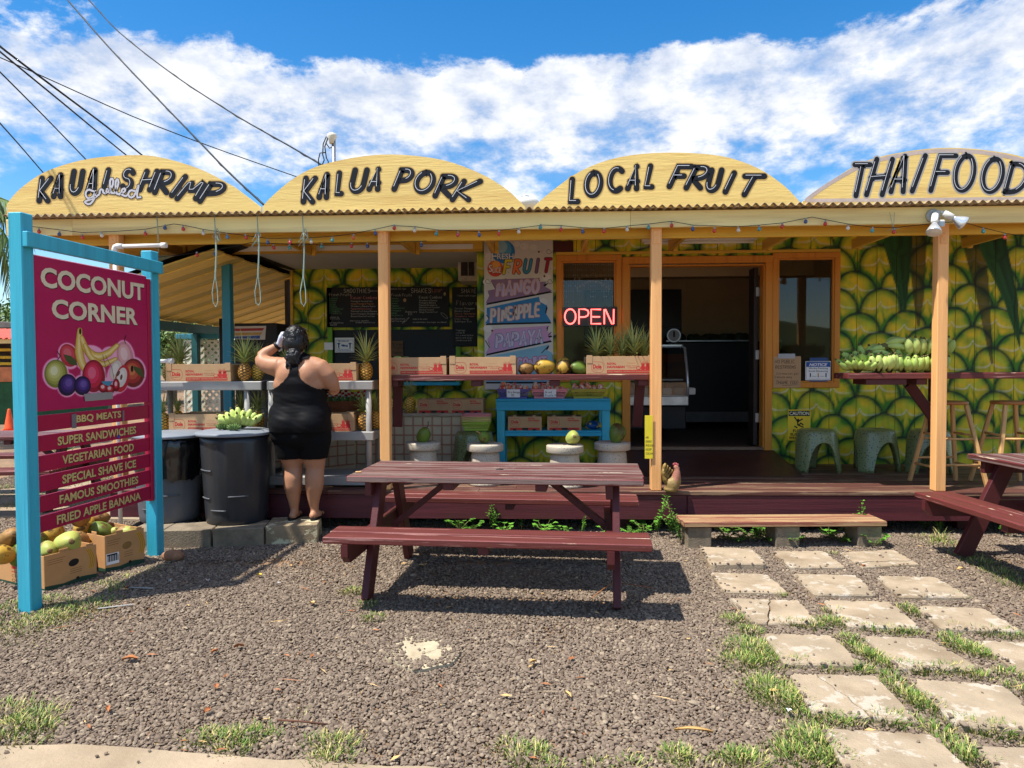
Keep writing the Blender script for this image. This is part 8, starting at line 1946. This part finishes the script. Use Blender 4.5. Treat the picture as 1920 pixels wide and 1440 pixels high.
SF = lambda a, b, off: P0 + us * a + Vector((0, 0, b)) - Vector((0, 0, P0.z)) * 0 + ns * (off + .0002)
def word(t, x0, x1, ytop, ybot, m, m2, bold=.035):
 """x0,x1 pixels of ends; heights from the pixels at the left end"""
 a, b = uu(x0, ytop), uu(x1, ytop); z1, z0 = zz_(x0, ytop), zz_(x0, ybot)
 A = Art(lambda p, q, off: onS(0, 0) if False else P0 + us * p + Vector((0, 0, q - P0.z)) + ns * off)
 A.font(t, a + .004, b + .004, z1 - .005, z0 - .005, m2, .0009, bold + .005); A.font(t, a, b, z1, z0, m, .0018, bold)
 return A
M_cl = plain('cream_sign_letters', S(222, 212, 182), .45); M_sh = plain('letter_shadow', S(44, 26, 26), .5)
letters = []
A = word('COCONUT', 75, 269, 499, 538, M_cl, M_sh); o = A.mb.build('lettering', A.mats); o.data.transform(Matrix.Translation(-PA)); o.parent = cs
A = word('CORNER', 96, 257, 559.5, 597, M_cl, M_sh); o = A.mb.build('lettering', A.mats); o.data.transform(Matrix.Translation(-PA)); o.parent = cs
zs0 = zz_(82, 778.5); pitch = (zs0 - zz_(82, 967.5)) / 5; hs_ = .098
M_gold = plain('gold_letters', S(206, 184, 120), .45)
rowsT = [('BBQ MEATS', 145, 229, 0), ('SUPER SANDWICHES', 109, 256.5, 0), ('VEGETARIAN FOOD', 117, 251.5, 0), ('SPECIAL SHAVE ICE', 116, 255, 0), ('FAMOUS SMOOTHIES', 110, 258.5, 0), ('FRIED APPLE BANANA', 104, 262.5, 0)]
for i, (t, xa_, xb_, _) in enumerate(rowsT):
 z1 = zs0 - i * pitch; b = spart('menu_board', sbox(u0p, u1p - .002, .004, .026, z1 - hs_, z1, .003), M_mag2)
 A = Art(lambda p, q, off: P0 + us * p + Vector((0, 0, q - P0.z)) + ns * (off - .002))
 yref = 860; a, c = uu(xa_, yref), uu(xb_, yref); m_ = (hs_ - .056) / 2
 A.font(t, a + .003, c + .003, z1 - m_ - .003, z1 - hs_ + m_ - .003, M_sh, .0008, .04); A.font(t, a, c, z1 - m_, z1 - hs_ + m_, M_gold, .0016, .03)
 o = A.mb.build('lettering', A.mats); o.data.transform(Matrix.Translation(-PA)); o.parent = b
# fruit picture printed on the panel
A = Art(lambda x, y, off: onS(x, y, off)); kq = lambda x, y: (x / 3.79, 380 + y / 3.79)
def FE(x, y, rx, ry, m, off, rot=0): q = kq(x, y); A.ell(q[0], q[1], rx / 3.79, ry / 3.79, m, off, rot)
def FP(pts, m, off): A.poly([kq(*p) for p in pts], m, off)
halo = pc(222, 90, 150); halo2 = pc(240, 170, 200)
ovals = [(395, 1215, 86, 104, 0), (487, 1090, 66, 88, -20), (475, 1295, 66, 80, 0), (582, 1300, 60, 70, 0), (662, 1232, 84, 120, 0), (845, 1235, 78, 118, 12), (888, 1095, 62, 112, -10), (945, 1210, 86, 108, 0), (770, 1310, 80, 62, 0), (640, 1110, 100, 90, 0), (780, 1090, 60, 60, 0)]
for j, (x, y, rx, ry, rt2) in enumerate(ovals): FE(x, y, rx + 12, ry + 12, halo, .0004 + j * .00002, rt2)
for j, (x, y, rx, ry, rt2) in enumerate(ovals): FE(x, y, rx + 6, ry + 6, halo2, .0008 + j * .00002, rt2)
def shaded(x, y, rx, ry, rot, cols, off, lx=-.25, ly=-.3):
 n = len(cols)
 for i, c in enumerate(cols):
  k = 1 - i / n * .85; FE(x + lx * rx * (1 - k), y + ly * ry * (1 - k), rx * k, ry * k, pc(*c), off + i * .00012, rot)
def bananaP(pts, w_, off):
 for (ww, c, k) in ((1, (150, 110, 40), 0), (.9, (206, 166, 70), 1), (.6, (222, 190, 104), 2), (.25, (232, 214, 150), 3)): A.stroke([kq(*p) for p in pts], w_ * ww / 3.79, pc(*c), off + k * .00015, taper=lambda t: .35 + .65 * math.sin(math.pi * min(1, max(0, t * .92 + .04))) ** .5)
shaded(487, 1085, 62, 84, -20, [(180, 50, 60), (206, 70, 84), (214, 104, 110)], .0012)
shaded(888, 1092, 58, 108, -10, [(206, 140, 150), (222, 170, 170), (232, 200, 196)], .0012); A.stroke([kq(890, 1000), kq(882, 975), kq(893, 945)], 1.4, M_ink, .002)
bananaP([(565, 905), (560, 1000), (560, 1080), (590, 1170), (650, 1230)], 62, .0016); bananaP([(578, 960), (610, 1050), (680, 1100), (760, 1080), (830, 1015)], 60, .0020); bananaP([(600, 1010), (640, 1100), (720, 1160), (820, 1110)], 48, .0024)
FE(567, 915, 8, 22, M_ink, .0029)
shaded(395, 1215, 82, 100, 0, [(120, 124, 52), (150, 152, 70), (174, 174, 92), (192, 192, 120), (214, 214, 170)], .0030); A.stroke([kq(405, 1118), kq(425, 1090), kq(403, 1058)], 1.5, M_ink, .004)
FP([(450, 1078), (500, 1090), (535, 1120), (548, 1158), (500, 1150), (465, 1120)], pc(70, 84, 44), .0041)
shaded(945, 1210, 80, 102, 0, [(120, 40, 40), (166, 50, 50), (190, 86, 60), (206, 124, 80)], .0030); FP([(945, 1160), (1000, 1180), (1026, 1245), (980, 1225), (950, 1190)], pc(70, 84, 44), .0041); FE(935, 1180, 10, 24, M_ink, .0042)
shaded(662, 1232, 80, 116, 0, [(150, 26, 50), (190, 36, 66), (212, 50, 90), (226, 100, 130)], .0034)
shaded(820, 1190, 40, 70, 14, [(206, 196, 186), (222, 214, 206)], .0037); shaded(865, 1250, 50, 98, 12, [(190, 40, 56), (216, 208, 200), (226, 220, 212)], .0040); FE(835, 1215, 10, 22, pc(110, 70, 60), .0046, 30); FE(858, 1240, 8, 20, pc(110, 70, 60), .0046, 10)
shaded(475, 1295, 66, 78, 10, [(30, 20, 56), (52, 30, 96), (72, 46, 124), (100, 76, 150)], .0044, .2, -.3); shaded(582, 1300, 60, 68, 0, [(30, 20, 56), (52, 30, 96), (76, 50, 130), (104, 80, 156)], .0047, .15, -.25)
for (x, y) in ((730, 1315), (778, 1325), (822, 1296)): shaded(x, y, 34 if x != 822 else 24, 34 if x != 822 else 46, 0, [(110, 14, 30), (160, 22, 40), (196, 60, 70), (226, 190, 190)], .0050)
A.stroke([kq(735, 1290), kq(750, 1180), kq(725, 1080)], .8, pc(120, 100, 60), .005); A.stroke([kq(810, 1270), kq(790, 1170), kq(745, 1085)], .8, pc(120, 100, 60), .005)
FP([(715, 1270), (800, 1268), (770, 1305), (730, 1290)], pc(70, 140, 170), .0057)
FP([(590, 1360), (795, 1345), (797, 1395), (600, 1412)], plain('grey_tape', S(150, 148, 146), .4), .006)
o = A.mb.build('fruit_picture', A.mats); o.data.transform(Matrix.Translation(-PA)); o.parent = cs
A = Art(lambda x, y, off: onS(x, y, off - .001)); kt = lambda x, y: (x / 3.4276, 740 + y / 3.4276)
A.poly([kt(*p) for p in ((458, 128), (490, 122), (490, 215), (460, 218))], plain('grey_tape_b', S(120, 112, 118), .4), .003); A.poly([kt(*p) for p in ((786, 102), (797, 100), (797, 172), (786, 174))], plain('grey_tape_b', S(120, 112, 118), .4), .003); A.ell(*kt(760, 270), 2.4, 3.4, pc(50, 80, 180), .003)
o = A.mb.build('tape_patch', A.mats); o.data.transform(Matrix.Translation(-PA)); o.parent = cs
# ---- beyond the side yard ----
def far(px, py, Y): return at(px, py, Y)
YN2 = 17
nx0, nx1 = X(-420, YN2, 700), X(62, YN2, 700)
nb2 = empty('neighbour_stall', 'green and orange stall with yellow railing and red roof at the left edge', 'stall', (nx1, YN2, 0))
zl = lambda py: at(0, py, YN2).z
W2 = nx0 - nx1
MB().box(W2, 0, 0, 0, 3, zl(716), c=.01).build('green_base', mat('green_wall', S(36, 84, 48), .7), nb2); MB().box(W2, -.03, zl(716) + .002, 0, 3, zl(688), c=.01).build('orange_band', mat('orange_wall', S(212, 130, 84), .7), nb2)
for zz in (682, 670, 656): MB().box(W2, 0, zl(zz) - .035, 0, .06, zl(zz) + .035, c=.004).build('rail', mat('yellow_rail', S(222, 178, 40), .6), nb2)
for k in range(14): MB().box(W2 + k * .55, .07, zl(688) + .003, W2 + k * .55 + .09, .14, zl(640), c=.004).build('post', mat('yellow_rail', S(222, 178, 40), .6), nb2)
MB().box(W2, 2.6, zl(688), 0, 2.7, zl(636)).build('back_wall', mat('grey_back', S(120, 124, 122), .8), nb2)
MB().box(W2 - .3, -.4, zl(645), .2, -.36, zl(636), c=.004).build('eave_board', M_fascia, nb2)
rb = MB(); n = 120
for i in range(n): pass
mb = MB(); vs = []; fs = []
for i in range(161): xx = W2 - .3 + (.5 - W2) * i / 160; a_ = .03 * math.sin(i * 1.9); vs += [(xx, -.5, zl(636) + a_), (xx, 2.9, zl(606) + a_)]
for i in range(160): fs.append((2 * i, 2 * i + 2, 2 * i + 3, 2 * i + 1))
mb.add(vs, fs, 0, True).build('roof', mat('faded_red_roof', S(196, 92, 76), .6, var=.15), nb2)
gr2 = X(-10, 21, 600)
o = MB().box(X(-500, 21, 600), 21, 0, X(40, 21, 600), 24, at(0, 600, 21).z - .25, 1).prism([(X(-520, 21, 600), 0), (X(55, 21, 600), 0), (X(55, 21, 600), .12), (X(-520, 21, 600), .95)], 20.6, 24.4, 0, Matrix(((1, 0, 0, 0), (0, 0, 1, 0), (0, 1, 0, at(0, 600, 21).z - .25), (0, 0, 0, 1)))).build('far_building', [mat('grey_roofing', S(120, 112, 104), .8), mat('grey_wall', S(150, 146, 138), .8)]); tag(o, 'low grey roofed building behind the red roofed stall', 'building')
cp = gp(18, 809)
cn = empty('traffic_cone', 'orange traffic cone in the side yard', 'traffic cone', cp)
M_cone = mat('cone_orange', S(226, 86, 36), .5, bump=0); MB().lathe([(.13, .03), (.10, .08), (.03, .48), (.02, .5)], 20).build('cone', M_cone, cn); MB().box(-.18, -.18, 0, .18, .18, .03, c=.01).build('base', M_cone, cn)
MBp = mat('coconut_frond', S(96, 118, 60), .5, var=.3, vs=3, bump=0); M_tr = mat('palm_trunk', S(130, 116, 96), .8, var=.2, bump=.8, bs=8)
pb_ = at(-110, 690, 12.5); pt_ = empty('palm_tree', 'coconut palm with drooping fronds at the left edge of the photo', 'tree', (pb_.x, 12.5, 0))
pz_ = at(-60, 400, 12.5).z
MB().tube([(0, 0, 0), (.1, 0, pz_ * .4), (.02, 0, pz_ * .75), (-.1, 0, pz_)], [.2, .14, .12, .11], 14).build('trunk', M_tr, pt_)
def frond(seed, a, L_, up, m):
 r = random.Random(seed); mb = MB(); P = []; p = Vector((-.1, 0, pz_)); el = up
 for i in range(15): P.append(p.copy()); p = p + Vector((math.cos(a) * math.cos(el), math.sin(a) * math.cos(el), math.sin(el))) * L_ / 14; el -= .16
 mb.tube(P, [.03 * (1 - i / 16) for i in range(15)], 5)
 sd = Vector((-math.sin(a), math.cos(a), 0))
 for i in range(2, 15):
  for j in (0, .33, .66):
   if i == 14 and j: break
   b = P[i].lerp(P[min(i + 1, 14)], j); ln = .62 * math.sin(math.pi * (.12 + .8 * i / 15))
   for s_ in (-1, 1):
    e = b + sd * s_ * ln * .55 + Vector((0, 0, -ln * r.uniform(.55, .95))) + (P[i] - P[i - 1]) * .9; wv = (P[i] - P[i - 1]).normalized() * .022
    mid = b.lerp(e, .5) + Vector((0, 0, .05)); mb.add([b - wv, b + wv, mid + wv, e, mid - wv], [(0, 1, 2, 4), (4, 2, 3)], 0)
 return mb.build('frond', m, pt_)
for k in range(16): frond(k, k * .72 + .2, random.uniform(1.7, 2.2), random.uniform(.1, 1.1), MBp)
# leafy plant glimpsed between the boards
lp = gp(118, 872); o = obj('leafy_plant', WMs[4], None, lp); o.scale = (3.4, 3.4, 3.4); tag(o, 'low leafy plant seen between the menu boards', 'plant')
# trees beyond the side yard
M_tree = [mat('tree_leaves_a', S(66, 96, 44), .6, var=.3, vs=2, bump=0), mat('tree_leaves_b', S(92, 116, 56), .6, var=.3, vs=2, bump=0)]
def tree(px, Y, h, w_, seed, lb):
 x_ = X(px, Y, 690); r_ = random.Random(seed); t = empty('tree', lb, 'tree', (x_, Y, 0), 'trees beyond the side yard')
 tb = MB().tube([(0, 0, 0), (.1, 0, h * .3), (0, .1, h * .6)], [.2, .16, .1], 8)
 for k in range(5): a = k * 1.3; tb.tube([(0, 0, h * (.3 + .06 * k)), (w_ * .3 * math.cos(a), w_ * .3 * math.sin(a), h * (.55 + .05 * k))], [.07, .03], 6)
 tb.build('trunk', M_tr, t)
 cl = [(Vector((r_.uniform(-.4, .4) * w_, r_.uniform(-.35, .35) * w_, h * r_.uniform(.4, .92))), w_ * r_.uniform(.12, .24)) for _ in range(22)]
 vs = []; fs = []; mi = []
 for (c, rr) in cl:
  for _ in range(330):
   d = Vector((r_.gauss(0, 1), r_.gauss(0, 1), r_.gauss(0, 1))).normalized() * rr * r_.uniform(.5, 1.05); p = c + Vector((d.x, d.y, d.z * .75)); a = Vector((r_.uniform(-1, 1), r_.uniform(-1, 1), r_.uniform(-1, 1))).normalized() * .11; b2_ = a.cross(Vector((r_.uniform(-1, 1), r_.uniform(-1, 1), 1))).normalized() * .05
   q = len(vs); vs += [p - a, p + b2_, p + a, p - b2_]; fs.append((q, q + 1, q + 2, q + 3))
 MB().add(vs, fs, 0).build('crown', M_tree[seed % 2], t)
for (px, Y, h, w_, s_, lb) in ((320, 26, 3.6, 5, 1, 'round tree glimpsed past the lattice under the yellow roof'), (120, 34, 4.2, 6, 2, 'pale tree far behind the corner sign'), (-60, 30, 4.6, 6, 3, 'dark tree behind the red roofed stall'), (230, 38, 3.8, 7, 4, 'wide far tree behind the side yard')): tree(px, Y, h, w_, s_, lb)
# ---- the customer ----
pc0 = gp(567, 975.5, .152); PS = 1.0
cust = empty('person', 'woman in black tank top and shorts seen from behind, gloved hand at her brow', 'person', (pc0.x, 5.86, .1525))
M_skin = mat('skin', S(178, 128, 97), .5, var=.07, vs=9, bump=.05, bs=60, sub=.08, spec=.35)
M_top = mat('black_top_cloth', S(15, 15, 18), .6, var=.15, bump=.15, bs=40, spec=.12)
M_shorts = mat('black_shorts_cloth', S(12, 12, 14), .9, var=.1, bump=.12, bs=50, spec=.2)
def mirror(f): f(-1); f(1)
def body():
 mb = MB()
 # legs
 for sx, hx_, kx_, ax_ in ((-1, -.105, -.088, -.088), (1, .090, .094, .082)):
  mb.tube([(hx_, 0, .80), (hx_ * 1.02, .0, .66), (hx_ * .98, .0, .54), (kx_, .012, .43), (kx_, -.012, .345), (kx_, -.014, .28), (ax_, .0, .17), (ax_, .012, .09), (ax_, .015, .035)], [.135, .132, .104, .077, .079, .076, .052, .037, .036], 20)
  mb.ell((ax_ + sx * .008, .055, .030), (.045, .115, .027), 18, 10).ell((ax_, -.025, .035), (.033, .04, .036), 14, 8)
  mb.ell((ax_ + sx * .012, .125, .024), (.044, .05, .018), 14, 8)
 # pelvis, belly, trunk
 mb.ell((-.03, .0, .80), (.25, .175, .15), 28, 18).ell((-.032, -.01, .715), (.235, .165, .12), 28, 18).ell((-.10, -.035, .80), (.15, .16, .14), 20, 14).ell((.06, -.035, .80), (.15, .16, .14), 20, 14)
 mb.ell((-.03, .02, .89), (.252, .18, .13), 28, 18).ell((-.028, .02, 1.02), (.216, .16, .14), 28, 18).ell((-.028, .01, 1.13), (.222, .15, .15), 28, 18)
 mb.ell((-.03, .0, 1.22), (.205, .125, .12), 28, 18).ell((-.10, -.035, 1.20), (.105, .095, .13), 20, 12).ell((.05, -.035, 1.20), (.105, .095, .13), 20, 12)
 mb.tube([(-.21, .0, 1.27), (-.03, -.0, 1.315), (.14, .0, 1.285)], [.075, .085, .072], 16)
 mb.tube([(-.03, .0, 1.30), (-.045, .01, 1.40), (-.055, .02, 1.47)], [.075, .058, .056], 16)
 mb.ell((-.062, .035, 1.515), (.078, .095, .105), 22, 16)
 mb.ell((-.062, .13, 1.505), (.014, .018, .02), 8, 6)          # nose
 for s_ in (-1, 1): mb.ell((-.062 + s_ * .08, .03, 1.505), (.012, .02, .03), 8, 6)   # ears
 # raised left arm (to the image left): shoulder, elbow out, hand to brow
 mb.tube([(-.185, .0, 1.285), (-.24, .01, 1.285), (-.30, .02, 1.30), (-.355, .035, 1.325), (-.375, .055, 1.365)], [.082, .082, .075, .062, .052], 18)
 mb.tube([(-.372, .055, 1.36), (-.33, .075, 1.405), (-.275, .085, 1.44), (-.225, .09, 1.475)], [.055, .050, .038, .028], 16)
 # right arm: down, forearm forward
 mb.tube([(.08, .0, 1.285), (.155, .0, 1.268), (.208, .005, 1.205), (.240, .02, 1.14), (.252, .045, 1.085)], [.08, .082, .077, .066, .053], 18)
 mb.tube([(.25, .045, 1.085), (.225, .13, 1.10), (.17, .23, 1.13), (.13, .29, 1.15)], [.053, .046, .035, .026], 16)
 return organic(mb, .009, 14, 'body', M_skin)
bme = body(); bme.materials.clear(); bme.materials.append(M_skin)
obj('body', bme, cust)
def glove(name, wrist, dirv, palmn, m, bend=.5, thumb=1):
 """palm with four unequal bent fingers and a thumb from its side"""
 d = Vector(dirv).normalized(); n = Vector(palmn).normalized(); s_ = d.cross(n).normalized(); n = s_.cross(d); w_ = Vector(wrist); mb = MB()
 mb.tube([w_ - d * .02, w_ + d * .015, w_ + d * .05, w_ + d * .085], [.027, .030, .038, .036], 14, flat=.75)
 for k, (o_, L_) in enumerate(((-.030, .062), (-.010, .075), (.011, .070), (.031, .055))):
  p = w_ + d * .08 + s_ * o_; q = d.copy(); P = [p - d * .03, p]
  for j in range(3): q = (q * math.cos(bend * .6) + n * math.sin(bend * .6)).normalized(); p = p + q * L_ / 3; P.append(p.copy())
  mb.tube(P, [.011, .0105, .010, .0092, .007], 9)
 p = w_ + d * .02 + s_ * -.03 * thumb; q = (d * .6 - s_ * .8 * thumb + n * .3).normalized()
 mb.tube([p + s_ * .015 * thumb, p + q * .025, p + q * .05 + n * .006, p + q * .068 + n * .016], [.014, .013, .011, .008], 9)
 me = organic(mb, .0042, 3, name, m); me.materials.clear(); me.materials.append(m); return obj(name, me, cust)
M_glv = mat('pale_glove', S(206, 210, 226), .45, var=.06, bump=.4, bs=30)
gh_ = glove('gloved_hand', (-.222, .09, 1.478), (.50, -.12, .80), (.8, .35, -.3), M_glv, .5, -1); gh_.scale = (1.22,) * 3; gh_.location = Vector((-.222, .09, 1.478)) * -.22
glove('hand', (.132, .288, 1.15), (-.6, .75, .1), (-.6, -.2, -.6), M_skin, .7, 1)
wd = (Vector((-.222, .09, 1.478)) - Vector((-.275, .085, 1.44))).normalized(); wc = Vector((-.245, .088, 1.461))
M_ = T(*wc) @ wd.to_track_quat('Z', 'Y').to_matrix().to_4x4()
MB().lathe([(.036, -.012), (.038, -.01), (.038, .01), (.036, .012)], 24, 0, M_).build('watch_strap', M_dark, cust)
MB().box(-.02, -.050, -.019, .02, -.036, .019, c=.004, M=M_ @ RZ(R(35))).build('watch_face', mat('watch_face', S(176, 190, 206), .2), cust)
# clothes: offset copies of the body cut to the garment
def garment(name, keep, off, m, wr=0, seam=None):
 me = bme.copy(); bm = bmesh.new(); bm.from_mesh(me)
 bm.normal_update()
 dl = [f for f in bm.faces if not keep(f.calc_center_median())]
 bmesh.ops.delete(bm, geom=dl, context='FACES')
 for _ in range(2): bmesh.ops.smooth_vert(bm, verts=[v for v in bm.verts if v.is_boundary], factor=.5, use_axis_x=True, use_axis_y=True, use_axis_z=True)
 lows = [v for v in bm.verts if v.co.z < 1.13 and not v.is_boundary]
 for _ in range(seam or 0): bmesh.ops.smooth_vert(bm, verts=lows, factor=.5, use_axis_x=True, use_axis_y=True, use_axis_z=True)
 bm.normal_update()
 for v in bm.verts:
  o_ = off if not callable(off) else off(v.co); w_ = 0
  if wr:
   p = v.co; w_ = wr * (mnoise.noise(Vector((p.x * 9 + p.z * 9, p.y * 6, p.z * 30 + p.x * 8))) + .5 * mnoise.noise(Vector((p.x * 9 - p.z * 9, p.y * 9, p.z * 44)))) * (1.2 if p.z < 1.08 else .35)
  v.co += v.normal * (o_ + w_)
 bm.to_mesh(me); bm.free(); me.materials.clear(); me.materials.append(m); me.name = name
 o = obj(name, me, cust); sd = o.modifiers.new('s', 'SOLIDIFY'); sd.thickness = .004; sd.offset = 1; return o
def top_keep(p):
 x = p.x + .03
 if abs(p.x + .03) > .268 or p.z < .745 or p.z > 1.40: return False
 if p.z < 1.085: return not (p.x > .205 and p.y > -.02 and p.z > 1.03)
 if p.z < 1.13 and abs(x) > .2 : return p.z < 1.10
 if p.y > .02:          # front
  return p.z < 1.24 or (p.z < 1.36 and .035 < abs(x) < .10)
 # racerback: narrow between the shoulder blades, straps up over the shoulders
 z = p.z
 if z < 1.30:
  t = (z - 1.085) / .215; hw = .19 * (1 - t) ** 3.0 + .036; return abs(x) < max(.036, hw)
 if z < 1.345: return abs(x) < .036 + (z - 1.30) * .9
 return .035 < abs(x) < .105
garment('tank_top', top_keep, lambda c: .006 + .007 * max(0, min(1, (1.13 - c.z) / .12)), M_top, .0026, 40)
garment('shorts', lambda p: .517 < p.z < .80, lambda c: .006 + .012 * max(0, .78 - c.z), M_shorts, .0015, 4)
# hair
def hair():
 mb = MB(); mb.ell((-.060, .015, 1.525), (.093, .105, .112), 26, 18).ell((-.055, -.03, 1.47), (.088, .075, .09), 20, 14)
 mb.ell((-.05, -.06, 1.40), (.058, .045, .05), 18, 12).tube([(-.05, -.07, 1.41), (-.045, -.095, 1.36), (-.048, -.10, 1.31), (-.06, -.095, 1.275)], [.05, .045, .034, .012], 14)
 r = random.Random(4)
 for k in range(190):          # curls
  th = r.uniform(0, 6.28); ph = r.uniform(-.5, 1.45); b = Vector((-.060 + .094 * math.cos(th) * math.cos(ph), .012 + .106 * math.sin(th) * math.cos(ph), 1.522 + .113 * math.sin(ph)))
  if b.y > .075 and b.z < 1.56: continue
  P = [b + Vector((.010 * math.cos(j * 1.1 + k), .003 * math.sin(j * 1.1 + k), -.014 * j + .005 * math.sin(j * 1.7))) for j in range(6)]
  mb.tube(P, [.004, .0065, .0075, .0065, .005, .003], 6)
 for k in range(60):
  a = r.uniform(0, 6.28); z0 = r.uniform(1.32, 1.42); rr = .05; b = Vector((-.048 + rr * math.cos(a), -.085 + .04 * math.sin(a), z0))
  P = [b + Vector((.011 * math.cos(j * 1.5 + k), .006 * math.sin(j * 1.5), -.013 * j)) for j in range(6)]
  mb.tube(P, [.005, .007, .008, .007, .005, .002], 6)
 me = organic(mb, .0052, 1, 'hair', M_hair); me.materials.clear(); me.materials.append(M_hair); return me
M_hair = mat('black_curly_hair', S(10, 9, 10), .42, var=.3, bump=.8, bs=70, spec=.45)
obj('hair', hair(), cust)
MB().tube([(-.062 + .097 * math.cos(a), .025 + .104 * math.sin(a), 1.615 - .035 * abs(math.cos(a)) ** 2) for a in [k * math.pi / 16 for k in range(17)]], .004, 6).build('sunglasses_band', M_dark, cust)
# sandals
for ax_, sx in ((-.088, -1), (.082, 1)):
 P = []
 for k in range(28): a = 2 * math.pi * k / 28; P.append((ax_ + sx * .010 + (.050 if math.sin(a) > 0 else .040) * math.cos(a), .045 + .125 * math.sin(a)))
 s_ = MB().prism(P, .0, .016).build('sandal', M_dark, cust)
 MB().tube([(ax_ - .045 + sx * .01, .05, .016), (ax_ - .02 + sx * .01, .10, .05), (ax_ + sx * .01, .135, .045), (ax_ + .02 + sx * .01, .10, .05), (ax_ + .05 + sx * .01, .05, .016)], .006, 6).build('strap', M_dark, s_)
